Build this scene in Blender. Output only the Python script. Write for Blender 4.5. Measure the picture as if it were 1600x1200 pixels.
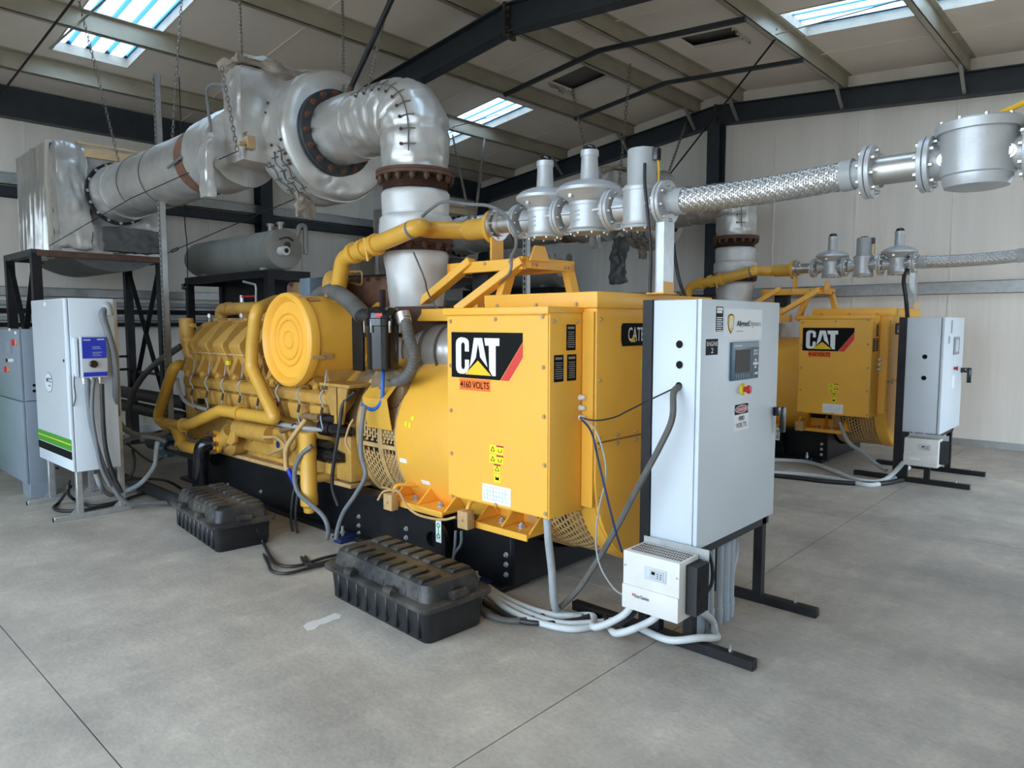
import bpy, bmesh, math, random
from mathutils import Vector as V, Matrix

for _o in list(bpy.data.objects):
    bpy.data.objects.remove(_o)
S = bpy.context.scene
C = S.collection
random.seed(7)

# ------------------------------------------------------------------ camera
# world: X runs across the gensets towards the gable wall, Y along the gensets towards the eave wall, Z up (metres)
F, CH, AZ, PT = 1105.0, 1.6, math.radians(42.65), math.atan(95 / 1105.0)
FW = V((math.cos(AZ) * math.cos(PT), math.sin(AZ) * math.cos(PT), -math.sin(PT)))
RT = V((math.sin(AZ), -math.cos(AZ), 0.0))
UP = RT.cross(FW)
EYE = V((0, 0, CH))
cam = bpy.data.cameras.new('camera')
cam.sensor_width = 36.0
cam.lens = 36.0 * F / 1600.0
cam.clip_start = 0.05
cam.clip_end = 200
co = bpy.data.objects.new('camera', cam)
co.matrix_world = Matrix(((RT.x, UP.x, -FW.x, 0), (RT.y, UP.y, -FW.y, 0), (RT.z, UP.z, -FW.z, CH), (0, 0, 0, 1)))
C.objects.link(co)
S.camera = co

# ------------------------------------------------------------------ sky and exposure
W = bpy.data.worlds.new('sky')
S.world = W
W.use_nodes = True
bg = W.node_tree.nodes['Background']
bg.inputs['Color'].default_value = (0.65, 0.815, 1.0, 1)
bg.inputs['Strength'].default_value = 2.6
S.view_settings.view_transform = 'Standard'
S.view_settings.look = 'None'
S.view_settings.gamma = 1.0
S.view_settings.exposure = 1.35
S.view_settings.use_curve_mapping = False
S.cycles.use_denoising = True
S.cycles.max_bounces = 8
S.cycles.diffuse_bounces = 6
S.cycles.sample_clamp_indirect = 6.0


def portal(name, loc, rot, sx, sy):            # guides sky light through an opening; gives off no light itself
    l = bpy.data.lights.new(name, 'AREA')
    l.shape = 'RECTANGLE'
    l.size, l.size_y = sx, sy
    l.cycles.is_portal = True
    o = bpy.data.objects.new(name, l)
    o.location = loc
    o.rotation_euler = rot
    C.objects.link(o)


PI = math.pi
X_OPEN, Y_OPEN = -2.6, -1.6                    # planes of the two open door sides, behind the photographer
portal('door_daylight', (X_OPEN, 3.2, 2.1), (0, -PI / 2, 0), 4.2, 8.0)
portal('side_door_daylight', (7.9, Y_OPEN, 1.35), (PI / 2, 0, 0), 3.0, 2.7)


def at(u, v, ax, val):                         # photo pixel -> point on the plane x|y|z = val
    d = FW + RT * ((u - 800) / F) - UP * ((v - 600) / F)
    i = 'xyz'.index(ax)
    return EYE + d * ((val - EYE[i]) / d[i])


# ------------------------------------------------------------------ materials
MATS = {}


def mat(name, col, rough=0.5, metal=0.0, var=0.0, dirt=None, dirt_amt=0.0, scale=6.0, bump=0.0, bscale=30.0, spec=0.5, bkind='noise', coat=0.0, stretch=(1, 1, 1), bdist=0.02):
    """procedural principled material: base colour mottled by noise, a dirt colour in soft patches, fine bump"""
    m = bpy.data.materials.new(name)
    m.use_nodes = True
    nt = m.node_tree
    N, L = nt.nodes, nt.links
    p = N['Principled BSDF']
    c = (col[0], col[1], col[2], 1)
    p.inputs['Base Color'].default_value = c
    p.inputs['Roughness'].default_value = rough
    p.inputs['Metallic'].default_value = metal
    p.inputs['Specular IOR Level'].default_value = spec
    p.inputs['Coat Weight'].default_value = coat
    if var or dirt_amt or bump:
        tc = N.new('ShaderNodeTexCoord')
        mp = N.new('ShaderNodeMapping')
        mp.inputs['Scale'].default_value = stretch
        L.new(tc.outputs['Object'], mp.inputs['Vector'])
    if var or dirt_amt:
        n1 = N.new('ShaderNodeTexNoise')
        n1.inputs['Scale'].default_value = scale
        n1.inputs['Detail'].default_value = 6
        n1.inputs['Roughness'].default_value = 0.6
        L.new(mp.outputs[0], n1.inputs['Vector'])
        r = N.new('ShaderNodeValToRGB')
        r.color_ramp.elements[0].position = 0.3
        r.color_ramp.elements[1].position = 0.7
        r.color_ramp.elements[0].color = (c[0] * (1 - var), c[1] * (1 - var), c[2] * (1 - var), 1)
        r.color_ramp.elements[1].color = (min(1, c[0] * (1 + var)), min(1, c[1] * (1 + var)), min(1, c[2] * (1 + var)), 1)
        L.new(n1.outputs['Fac'], r.inputs[0])
        out = r.outputs[0]
        if dirt_amt:
            n2 = N.new('ShaderNodeTexNoise')
            n2.inputs['Scale'].default_value = scale * 0.45
            n2.inputs['Detail'].default_value = 8
            n2.inputs['Roughness'].default_value = 0.7
            L.new(mp.outputs[0], n2.inputs['Vector'])
            r2 = N.new('ShaderNodeValToRGB')
            r2.color_ramp.elements[0].position = 0.45
            r2.color_ramp.elements[1].position = 0.72
            r2.color_ramp.elements[0].color = (0, 0, 0, 1)
            r2.color_ramp.elements[1].color = (dirt_amt, dirt_amt, dirt_amt, 1)
            L.new(n2.outputs['Fac'], r2.inputs[0])
            mx = N.new('ShaderNodeMix')
            mx.data_type = 'RGBA'
            L.new(r2.outputs[0], mx.inputs[0])
            L.new(out, mx.inputs[6])
            mx.inputs[7].default_value = (dirt[0], dirt[1], dirt[2], 1)
            out = mx.outputs[2]
        L.new(out, p.inputs['Base Color'])
    if bump:
        if bkind != 'voronoi':
            b1 = N.new('ShaderNodeTexNoise')
            if bkind == 'crease':
                b1.noise_type = 'RIDGED_MULTIFRACTAL'
                b1.normalize = True
            b1.inputs['Detail'].default_value = 5
        else:
            b1 = N.new('ShaderNodeTexVoronoi')
        b1.inputs['Scale'].default_value = bscale
        L.new(mp.outputs[0], b1.inputs['Vector'])
        bn = N.new('ShaderNodeBump')
        bn.inputs['Strength'].default_value = bump
        bn.inputs['Distance'].default_value = bdist
        L.new(b1.outputs[0], bn.inputs['Height'])
        L.new(bn.outputs[0], p.inputs['Normal'])
    MATS[name] = m
    return m


DUST = (0.34, 0.27, 0.18)
mat('concrete', (0.50, 0.45, 0.39), 0.55, 0, 0.13, (0.33, 0.305, 0.275), 0.8, 1.5, 0.10, 40, 0.5)
def floor_wear(m):
    """fine speckle and long trowel scuffs over the concrete colour"""
    nt = m.node_tree
    N, L = nt.nodes, nt.links
    p = N['Principled BSDF']
    src = p.inputs['Base Color'].links[0].from_socket
    tc = N.new('ShaderNodeTexCoord')
    for sc, st, lo, hi, a, b in ((38, (1, 1, 1), 0.35, 0.65, 0.90, 1.07), (2.2, (1.0, 0.5, 1), 0.38, 0.66, 0.82, 1.12), (6, (0.4, 1.0, 1), 0.48, 0.70, 0.95, 1.15)):
        mp = N.new('ShaderNodeMapping')
        mp.inputs['Scale'].default_value = st
        mp.inputs['Rotation'].default_value = (0, 0, sc * 0.13)
        L.new(tc.outputs['Object'], mp.inputs[0])
        n = N.new('ShaderNodeTexNoise')
        n.inputs['Scale'].default_value = sc
        n.inputs['Detail'].default_value = 9
        n.inputs['Roughness'].default_value = 0.72
        L.new(mp.outputs[0], n.inputs['Vector'])
        r = N.new('ShaderNodeValToRGB')
        r.color_ramp.elements[0].position, r.color_ramp.elements[1].position = lo, hi
        r.color_ramp.elements[0].color = (a, a, a, 1)
        r.color_ramp.elements[1].color = (b, b, b * 0.985, 1)
        L.new(n.outputs['Fac'], r.inputs[0])
        x = N.new('ShaderNodeMix')
        x.data_type = 'RGBA'
        x.blend_type = 'MULTIPLY'
        x.inputs[0].default_value = 1.0
        L.new(src, x.inputs[6])
        L.new(r.outputs[0], x.inputs[7])
        src = x.outputs[2]
    L.new(src, p.inputs['Base Color'])


floor_wear(MATS['concrete'])
mat('vapour_barrier', (0.87, 0.80, 0.715), 0.42, 0, 0.04, (0.60, 0.53, 0.45), 0.35, 1.2, 0.6, 2.2, 0.3, stretch=(3.5, 3.5, 0.25))
mat('ceiling_barrier', (0.80, 0.70, 0.61), 0.5, 0, 0.05, (0.55, 0.46, 0.37), 0.45, 0.8, 0.25, 1.6, 0.3)
mat('galvanised', (0.50, 0.51, 0.50), 0.42, 0.75, 0.12, (0.35, 0.34, 0.30), 0.3, 14)
mat('purlin_steel', (0.40, 0.36, 0.28), 0.42, 0.35, 0.10, (0.33, 0.29, 0.21), 0.5, 3)
mat('charcoal_steel', (0.028, 0.034, 0.042), 0.5, 0.0, 0.2, None, 0, 5)
mat('black_steel', (0.010, 0.010, 0.012), 0.45, 0.0, 0.3, (0.06, 0.05, 0.045), 0.3, 6, spec=0.3)
mat('black_paint', (0.006, 0.007, 0.009), 0.35, 0.0, 0.3, (0.05, 0.045, 0.04), 0.25, 5, spec=0.3)
mat('yellow_panel', (0.93, 0.47, 0.055), 0.42, 0.0, 0.03, (0.62, 0.36, 0.10), 0.25, 3, 0.03, 60, 0.45)
mat('yellow_engine', (0.58, 0.315, 0.06), 0.42, 0.0, 0.12, (0.26, 0.155, 0.06), 0.8, 7, 0.15, 45, 0.5)
mat('yellow_pipe', (0.72, 0.385, 0.05), 0.33, 0.0, 0.06, (0.42, 0.27, 0.08), 0.35, 6, 0.03, 50, 0.5)
mat('dusty_yellow', (0.58, 0.36, 0.14), 0.65, 0.0, 0.12, (0.25, 0.18, 0.10), 0.7, 9, 0.1, 40)
mat('grime_and_shade_brown', (0.20, 0.125, 0.06), 0.7, 0.0, 0.3, (0.40, 0.25, 0.06), 0.6, 12, 0.2, 40)  # brown grime; also paints the shade between the cylinder heads
mat('rust', (0.11, 0.055, 0.035), 0.8, 0.1, 0.3, (0.07, 0.04, 0.03), 0.6, 10, 0.3, 40)
mat('rusty_lagging', (0.17, 0.08, 0.05), 0.85, 0.0, 0.3, (0.28, 0.17, 0.12), 0.45, 7, 0.5, 22)
mat('silver_lagging', (0.58, 0.57, 0.55), 0.38, 0.6, 0.10, (0.42, 0.34, 0.25), 0.55, 3.2, 1.0, 4.5, bkind='crease', bdist=0.035)
mat('pale_lagging', (0.64, 0.64, 0.63), 0.5, 0.3, 0.08, (0.46, 0.38, 0.28), 0.55, 3.5, 0.8, 4.0, bkind='crease', bdist=0.03)
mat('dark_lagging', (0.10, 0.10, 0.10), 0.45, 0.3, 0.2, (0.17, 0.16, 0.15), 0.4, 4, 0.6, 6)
mat('cast_silver', (0.55, 0.56, 0.57), 0.42, 0.4, 0.06, (0.42, 0.38, 0.30), 0.4, 9, 0.06, 90)
mat('grey_paint', (0.42, 0.43, 0.43), 0.5, 0.1, 0.06, (0.32, 0.29, 0.24), 0.4, 8)
mat('stainless', (0.62, 0.60, 0.57), 0.34, 0.9, 0.08, (0.45, 0.38, 0.28), 0.3, 9)
mat('bolt_zinc', (0.50, 0.51, 0.52), 0.4, 0.7, 0.1, None, 0, 30)
mat('cabinet_white', (0.66, 0.71, 0.75), 0.38, 0.0, 0.02, (0.62, 0.63, 0.63), 0.2, 2)
mat('cabinet_grey', (0.50, 0.52, 0.54), 0.42, 0.0, 0.03, (0.4, 0.4, 0.4), 0.2, 3)
mat('slate_grey', (0.22, 0.26, 0.30), 0.42, 0.0, 0.04, (0.17, 0.19, 0.21), 0.3, 3)
mat('off_white', (0.74, 0.72, 0.68), 0.45, 0.0, 0.03, (0.55, 0.47, 0.36), 0.3, 9)
mat('white_print', (0.86, 0.86, 0.86), 0.45)
mat('black_print', (0.006, 0.006, 0.006), 0.55, spec=0.12)
mat('red_print', (0.72, 0.035, 0.02), 0.4)
mat('dark_red_print', (0.42, 0.02, 0.03), 0.4)
mat('orange_print', (0.90, 0.16, 0.012), 0.4)
mat('logo_yellow', (0.88, 0.56, 0.01), 0.4)
mat('hazard_yellow', (0.86, 0.72, 0.02), 0.4)
mat('green_print', (0.06, 0.30, 0.03), 0.4)
mat('sign_green', (0.03, 0.36, 0.12), 0.4)
mat('blue_print', (0.01, 0.035, 0.42), 0.35)
mat('grey_print', (0.24, 0.26, 0.30), 0.4)
mat('navy_panel', (0.03, 0.075, 0.13), 0.35)
mat('screen', (0.012, 0.014, 0.016), 0.15)
mat('red_plastic', (0.62, 0.02, 0.03), 0.35)
mat('black_rubber', (0.014, 0.014, 0.015), 0.5, 0, 0.2, (0.07, 0.065, 0.06), 0.4, 12)
mat('dusty_rubber', (0.11, 0.105, 0.095), 0.7, 0, 0.2, (0.2, 0.17, 0.13), 0.5, 12)
mat('grey_hose', (0.15, 0.16, 0.17), 0.5, 0, 0.1, (0.27, 0.25, 0.22), 0.4, 12)
mat('grey_conduit', (0.36, 0.38, 0.39), 0.5, 0, 0.08, (0.3, 0.27, 0.22), 0.4, 12)
mat('pale_conduit', (0.60, 0.63, 0.63), 0.45, 0, 0.06, (0.42, 0.38, 0.32), 0.4, 10)
mat('pvc_blue_grey', (0.40, 0.46, 0.52), 0.42, 0, 0.05, (0.36, 0.36, 0.34), 0.35, 10)
mat('blue_hose', (0.015, 0.14, 0.52), 0.4)
mat('blue_foot', (0.008, 0.022, 0.10), 0.45)
mat('case_plastic', (0.007, 0.008, 0.011), 0.36, 0, 0.25, (0.10, 0.09, 0.075), 0.22, 7, 0.08, 60, 0.5)
mat('case_lid', (0.018, 0.018, 0.019), 0.48, 0, 0.25, (0.16, 0.14, 0.11), 0.75, 6, 0.08, 60, 0.5)
mat('black_gloss', (0.008, 0.008, 0.009), 0.14, 0, 0, None, 0, coat=0.3)
mat('tank_grey', (0.30, 0.29, 0.26), 0.5, 0.2, 0.06, (0.22, 0.2, 0.17), 0.4, 4)
mat('yellow_hose', (0.80, 0.44, 0.01), 0.4)
mat('grille_dark', (0.015, 0.013, 0.01), 0.8)
mat('plywood', (0.55, 0.38, 0.20), 0.7, 0, 0.15, (0.3, 0.18, 0.08), 0.5, 4)
mat('chain_steel', (0.28, 0.26, 0.23), 0.45, 0.7, 0.15, (0.18, 0.12, 0.07), 0.4, 20)
mat('valve_blue_grey', (0.13, 0.19, 0.24), 0.5, 0.1, 0.1, (0.2, 0.19, 0.17), 0.4, 12)
mat('outside_ground', (0.40, 0.36, 0.30), 0.9, 0, 0.15, None, 0, 1)
mat('joint_filler', (0.06, 0.055, 0.05), 0.8)
mat('grey_wool', (0.27, 0.22, 0.18), 0.9, 0, 0.3, (0.42, 0.38, 0.33), 0.6, 9, 0.6, 14)
mat('deck_steel', (0.16, 0.15, 0.14), 0.6, 0.2, 0.1, None, 0, 3)
mat('insulation_paper', (0.50, 0.45, 0.38), 0.6, 0, 0.1, (0.4, 0.33, 0.25), 0.5, 6, 0.4, 12)


def glazing(name, col, fac):
    m = bpy.data.materials.new(name)
    m.use_nodes = True
    nt = m.node_tree
    nt.nodes.remove(nt.nodes['Principled BSDF'])
    t = nt.nodes.new('ShaderNodeBsdfTranslucent')
    t.inputs[0].default_value = (*col, 1)
    d = nt.nodes.new('ShaderNodeBsdfTransparent')
    d.inputs[0].default_value = (*col, 1)
    x = nt.nodes.new('ShaderNodeMixShader')
    x.inputs[0].default_value = fac
    nt.links.new(t.outputs[0], x.inputs[1])
    nt.links.new(d.outputs[0], x.inputs[2])
    nt.links.new(x.outputs[0], nt.nodes['Material Output'].inputs[0])
    MATS[name] = m


glazing('skylight_sheet', (0.93, 0.97, 1.0), 0.35)
glazing('skylight_rib', (0.28, 0.50, 0.62), 0.25)


# ------------------------------------------------------------------ mesh builder
class B:
    def __init__(s):
        s.v, s.f = [], []

    def add(s, vs, fs):
        k = len(s.v)
        s.v += [V(q) for q in vs]
        s.f += [tuple(i + k for i in f) for f in fs]
        return s

    def box(s, x0, x1, y0, y1, z0, z1):
        return s.add([(x0, y0, z0), (x1, y0, z0), (x1, y1, z0), (x0, y1, z0), (x0, y0, z1), (x1, y0, z1), (x1, y1, z1), (x0, y1, z1)],
                     [(0, 3, 2, 1), (4, 5, 6, 7), (0, 1, 5, 4), (1, 2, 6, 5), (2, 3, 7, 6), (3, 0, 4, 7)])

    def beam(s, p0, p1, w, h, up=(0, 0, 1)):
        p0, p1 = V(p0), V(p1)
        d = (p1 - p0).normalized()
        u = V(up)
        a = d.cross(u)
        if a.length < 1e-4:
            a = d.cross(V((1, 0, 0)))
        a.normalize()
        b = a.cross(d).normalized()
        vs = []
        for p in (p0, p1):
            for i, j in ((-1, -1), (1, -1), (1, 1), (-1, 1)):
                vs.append(p + a * (i * w / 2) + b * (j * h / 2))
        return s.add(vs, [(3, 2, 1, 0), (4, 5, 6, 7), (0, 1, 5, 4), (1, 2, 6, 5), (2, 3, 7, 6), (3, 0, 4, 7)])

    def rings(s, rs, cap=True, closed=False):
        n = len(rs[0])
        k = len(s.v)
        for r in rs:
            s.v += [V(q) for q in r]
        m = len(rs)
        for i in range(m if closed else m - 1):
            a, b = k + i * n, k + ((i + 1) % m) * n
            for j in range(n):
                s.f.append((a + j, a + (j + 1) % n, b + (j + 1) % n, b + j))
        if cap and not closed:
            s.f.append(tuple(k + j for j in range(n))[::-1])
            s.f.append(tuple(k + (m - 1) * n + j for j in range(n)))
        return s

    def lathe(s, o, ax, prof, n=24, cap=True, a0=0.0):
        o, ax = V(o), V(ax).normalized()
        t = V((0, 0, 1)) if abs(ax.z) < 0.9 else V((1, 0, 0))
        a = ax.cross(t).normalized()
        b = ax.cross(a)
        rs = []
        for d, r in prof:
            rs.append([o + ax * d + (a * math.cos(a0 + 2 * PI * j / n) + b * math.sin(a0 + 2 * PI * j / n)) * max(r, 1e-4) for j in range(n)])
        return s.rings(rs, cap)

    def cyl(s, p0, p1, r, r1=None, n=20):
        p0, p1 = V(p0), V(p1)
        return s.lathe(p0, p1 - p0, [(0, r), ((p1 - p0).length, r if r1 is None else r1)], n)

    def tube(s, pts, r, n=10, cap=True):
        pts = [V(q) for q in pts]
        m = len(pts)
        rr = r if isinstance(r, (list, tuple)) else [r] * m
        t0 = (pts[1] - pts[0]).normalized()
        a = t0.cross(V((0, 0, 1)))
        if a.length < 1e-3:
            a = t0.cross(V((1, 0, 0)))
        a.normalize()
        rs = []
        for i in range(m):
            t = (pts[min(i + 1, m - 1)] - pts[max(i - 1, 0)]).normalized()
            a = (a - t * a.dot(t)).normalized()
            b = t.cross(a)
            rs.append([pts[i] + (a * math.cos(2 * PI * j / n) + b * math.sin(2 * PI * j / n)) * rr[i] for j in range(n)])
        return s.rings(rs, cap)

    def prism(s, poly, ax, a, b):
        """polygon (two other axes in x,y,z order) extruded along ax from a to b"""
        def P(q, t):
            return {'x': (t, q[0], q[1]), 'y': (q[0], t, q[1]), 'z': (q[0], q[1], t)}[ax]
        n = len(poly)
        vs = [P(q, a) for q in poly] + [P(q, b) for q in poly]
        fs = [tuple(range(n))[::-1], tuple(range(n, 2 * n))] + [(i, (i + 1) % n, (i + 1) % n + n, i + n) for i in range(n)]
        return s.add(vs, fs)

    def sphere(s, c, r, n=12, sq=1.0):
        m = n // 2
        return s.lathe(V(c) - V((0, 0, r * sq)), (0, 0, 1), [(r * sq * (1 - math.cos(PI * i / m)), r * math.sin(PI * i / m)) for i in range(m + 1)], n)

    def ring(s, o, ax, r0, r1, d, n=28):
        """flat ring (washer) of inner r0, outer r1, thickness d along ax"""
        o, ax = V(o), V(ax).normalized()
        t = V((0, 0, 1)) if abs(ax.z) < 0.9 else V((1, 0, 0))
        a = ax.cross(t).normalized()
        b = ax.cross(a)
        rs = []
        for dd, r in ((0, r0), (0, r1), (d, r1), (d, r0)):
            rs.append([o + ax * dd + (a * math.cos(2 * PI * j / n) + b * math.sin(2 * PI * j / n)) * r for j in range(n)])
        return s.rings(rs, closed=True)


def cr(pts, k=6):
    """smooth curve through points"""
    p = [V(q) for q in pts]
    p = [p[0] * 2 - p[1]] + p + [p[-1] * 2 - p[-2]]
    out = []
    for i in range(1, len(p) - 2):
        for j in range(k):
            t = j / k
            a, b, c, d = p[i - 1:i + 3]
            out.append(0.5 * ((2 * b) + (c - a) * t + (2 * a - 5 * b + 4 * c - d) * t * t + (3 * b - a - 3 * c + d) * t ** 3))
    out.append(p[-2])
    return out


def bend(pts, r, k=7):
    """polyline with rounded corners of radius r"""
    p = [V(q) for q in pts]
    out = [p[0]]
    for i in range(1, len(p) - 1):
        a, b, c = p[i - 1], p[i], p[i + 1]
        d0, d1 = (a - b).normalized(), (c - b).normalized()
        ang = d0.angle(d1)
        t = min(r / math.tan(ang / 2), (a - b).length * 0.49, (c - b).length * 0.49)
        q0, q1 = b + d0 * t, b + d1 * t
        for j in range(k + 1):
            u = j / k
            out.append(q0 * (1 - u) ** 2 + b * 2 * u * (1 - u) + q1 * u * u)
    out.append(p[-1])
    return out


WL = {}                                        # world offset of each object's frame


def mesh_of(name, b, m, bev=0.0, seg=2, smooth=38):
    me = bpy.data.meshes.new(name)
    bm = bmesh.new()
    vs = [bm.verts.new(q) for q in b.v]
    for f in b.f:
        try:
            bm.faces.new([vs[i] for i in f])
        except ValueError:
            pass
    bmesh.ops.recalc_face_normals(bm, faces=bm.faces)
    if bev:
        es = [e for e in bm.edges if len(e.link_faces) == 2 and e.calc_face_angle(0) > 0.5]
        bmesh.ops.bevel(bm, geom=es, offset=bev, segments=seg, profile=0.5, affect='EDGES', clamp_overlap=True)
    bm.to_mesh(me)
    bm.free()
    for p in me.polygons:
        p.use_smooth = True
    me.set_sharp_from_angle(angle=math.radians(smooth))
    me.materials.append(MATS[m])
    return me


def tag(o, label=None, cat=None, group=None, kind=None):
    if label:
        o['label'] = label
    if cat:
        o['category'] = cat
    if group:
        o['group'] = group
    if kind:
        o['kind'] = kind
    return o


def obj(name, b, m, parent=None, bev=0.0, label=None, cat=None, group=None, kind=None, seg=2, smooth=38):
    """one mesh object from builder b (world coordinates)"""
    if parent is None:
        lo = V((min(q.x for q in b.v), min(q.y for q in b.v), min(q.z for q in b.v)))
        hi = V((max(q.x for q in b.v), max(q.y for q in b.v), max(q.z for q in b.v)))
        base = V(((lo.x + hi.x) / 2, (lo.y + hi.y) / 2, lo.z))
        for q in b.v:
            q -= base
    o = bpy.data.objects.new(name, mesh_of(name, b, m, bev, seg, smooth))
    C.objects.link(o)
    if parent is None:
        o.location = base
        WL[o.name] = base
    else:
        o.parent = parent
        o.location = -WL[parent.name]
        WL[o.name] = V((0, 0, 0))
    return tag(o, label, cat, group, kind)


def inst(name, me, parent, loc, rot=None, scale=None):
    """a piece sharing mesh data, placed at a world point"""
    o = bpy.data.objects.new(name, me)
    C.objects.link(o)
    o.parent = parent
    o.location = V(loc) - WL[parent.name]
    if rot is not None:
        o.rotation_euler = rot
    if scale is not None:
        o.scale = scale
    WL[o.name] = V(loc)
    return o


def thing(name, loc, label, cat, group=None, kind=None):
    o = bpy.data.objects.new(name, None)
    o.empty_display_size = 0.1
    C.objects.link(o)
    o.location = loc
    WL[o.name] = V(loc)
    return tag(o, label, cat, group, kind)


def kids(o):
    return [c for c in C.objects if c.parent == o]


KID = {}


def copy_tree(o, off, parent=None, skip=()):
    c = o.copy()
    C.objects.link(c)
    c.parent = parent
    if parent is None:
        c.location = o.location + V(off)
        WL[c.name] = WL[o.name] + V(off)
    for ch in KID.get(o.name, ()):
        if ch.name.split('.')[0] not in skip:
            copy_tree(ch, off, c, skip)
    return c


def index_kids():
    KID.clear()
    for o in C.objects:
        if o.parent:
            KID.setdefault(o.parent.name, []).append(o)


def orient(n):
    return V((0, 0, 1)).rotation_difference(V(n).normalized()).to_euler()


def hexbolt(r=0.012, h=0.012, m='bolt_zinc'):
    b = B().lathe((0, 0, 0), (0, 0, 1), [(-0.002, r * 1.45), (0.002, r * 1.45)], 12)
    b.lathe((0, 0, 0.002), (0, 0, 1), [(0, r), (h, r)], 6).lathe((0, 0, h), (0, 0, 1), [(0, r * 0.55), (h * 0.5, r * 0.55)], 8)
    return mesh_of('bolt', b, m)


BOLT = hexbolt()
BOLT_DARK = hexbolt(0.017, 0.02, 'rust')
BOLT_Y = hexbolt(0.009, 0.006, 'dusty_yellow')
BOLT_S = hexbolt(0.009, 0.009, 'stainless')


def bolts(parent, me, o, ax, r, n, a0=0.0, name='bolt', scale=None):
    o, ax = V(o), V(ax).normalized()
    t = V((0, 0, 1)) if abs(ax.z) < 0.9 else V((1, 0, 0))
    a = ax.cross(t).normalized()
    b = ax.cross(a)
    for j in range(n):
        t = a0 + 2 * PI * j / n
        inst(name, me, parent, o + (a * math.cos(t) + b * math.sin(t)) * r, orient(ax), scale)


# flat print on a face: origin, right and up directions, outward normal
class Face:
    def __init__(s, o, u, v):
        s.o, s.u, s.v = V(o), V(u).normalized(), V(v).normalized()
        s.n = s.u.cross(s.v)

    def p(s, a, b, d=0.0):
        return s.o + s.u * a + s.v * b + s.n * d

    def uv(s, q):
        q = V(q) - s.o
        return q.dot(s.u), q.dot(s.v)

    def px(s, x, y):                            # photo pixel -> coordinates on this face
        d = FW + RT * ((x - 800) / F) - UP * ((y - 600) / F)
        t = (s.o - EYE).dot(s.n) / d.dot(s.n)
        return s.uv(EYE + d * t)

    def poly(s, name, pts, m, parent, d=0.0015, th=0.0012, b=None):
        own = b is None
        b = b or B()
        n = len(pts)
        b.add([s.p(x, y, d - th) for x, y in pts] + [s.p(x, y, d) for x, y in pts],
              [tuple(range(n))[::-1], tuple(range(n, 2 * n))] + [(i, (i + 1) % n, (i + 1) % n + n, i + n) for i in range(n)])
        return obj(name, b, m, parent) if own else b

    def rect(s, name, a0, a1, b0, b1, m, parent, d=0.0015, th=0.0012, b=None):
        return s.poly(name, [(a0, b0), (a1, b0), (a1, b1), (a0, b1)], m, parent, d, th, b)

    def bx(s, b, a0, a1, b0, b1, d0, d1):       # solid block standing on the face
        q = [(a0, b0), (a1, b0), (a1, b1), (a0, b1)]
        return b.add([s.p(x, y, d0) for x, y in q] + [s.p(x, y, d1) for x, y in q],
                     [(3, 2, 1, 0), (4, 5, 6, 7), (0, 1, 5, 4), (1, 2, 6, 5), (2, 3, 7, 6), (3, 0, 4, 7)])

    def text(s, txt, a0, a1, b0, b1, m, parent, d=0.003, bold=0.0, name='lettering'):
        cu = bpy.data.curves.new('t', 'FONT')
        cu.body = txt
        cu.align_x = 'CENTER'
        cu.resolution_u = 3
        cu.offset = bold
        to = bpy.data.objects.new('t', cu)
        C.objects.link(to)
        bpy.context.view_layer.update()
        me = bpy.data.meshes.new_from_object(to.evaluated_get(bpy.context.evaluated_depsgraph_get()))
        bpy.data.objects.remove(to)
        x0, x1 = min(q.co.x for q in me.vertices), max(q.co.x for q in me.vertices)
        y0, y1 = min(q.co.y for q in me.vertices), max(q.co.y for q in me.vertices)
        for q in me.vertices:
            q.co = s.p(a0 + (q.co.x - x0) / (x1 - x0) * (a1 - a0), b0 + (q.co.y - y0) / (y1 - y0) * (b1 - b0), d)
        me.materials.clear()
        me.materials.append(MATS[m])
        me.name = name
        o = bpy.data.objects.new(name, me)
        C.objects.link(o)
        o.parent = parent
        o.location = -WL[parent.name]
        WL[o.name] = V((0, 0, 0))
        return o

# ================================================================== THE ROOM
RY, RZ, SL, SR = 5.43, 5.23, 0.12, 0.08        # ridge line, ceiling height there, slopes
XW, YW = 10.8, 11.0                            # gable wall, eave wall


def zc(y):
    return RZ - SL * (y - RY) if y > RY else RZ - SR * (RY - y)


def roofpt(u, v, dz, side):                    # photo pixel -> point on the roof slope lowered by dz
    s = SL if side == 'L' else -SR
    d = FW + RT * ((u - 800) / F) - UP * ((v - 600) / F)
    t = (RZ - dz + s * RY - CH) / (d.z + s * d.y)
    return EYE + d * t


# floor: ground slab below, cast concrete slabs with saw-cut joints on it
floor = obj('floor', B().box(X_OPEN, XW, Y_OPEN, YW, -0.14, -0.03), 'joint_filler', kind='structure')
xs = [X_OPEN, 0.83, 3.45, 6.07, 8.69, XW]
ys = [Y_OPEN, 1.80, 5.03, 8.26, YW]
for i in range(len(xs) - 1):
    for j in range(len(ys) - 1):
        g = 0.003
        obj('slab', B().box(xs[i] + g, xs[i + 1] - g, ys[j] + g, ys[j + 1] - g, -0.031, 0.0), 'concrete', floor)
obj('ground', B().box(-60, 60, -60, 60, -0.3, -0.145), 'outside_ground', kind='structure')

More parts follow.
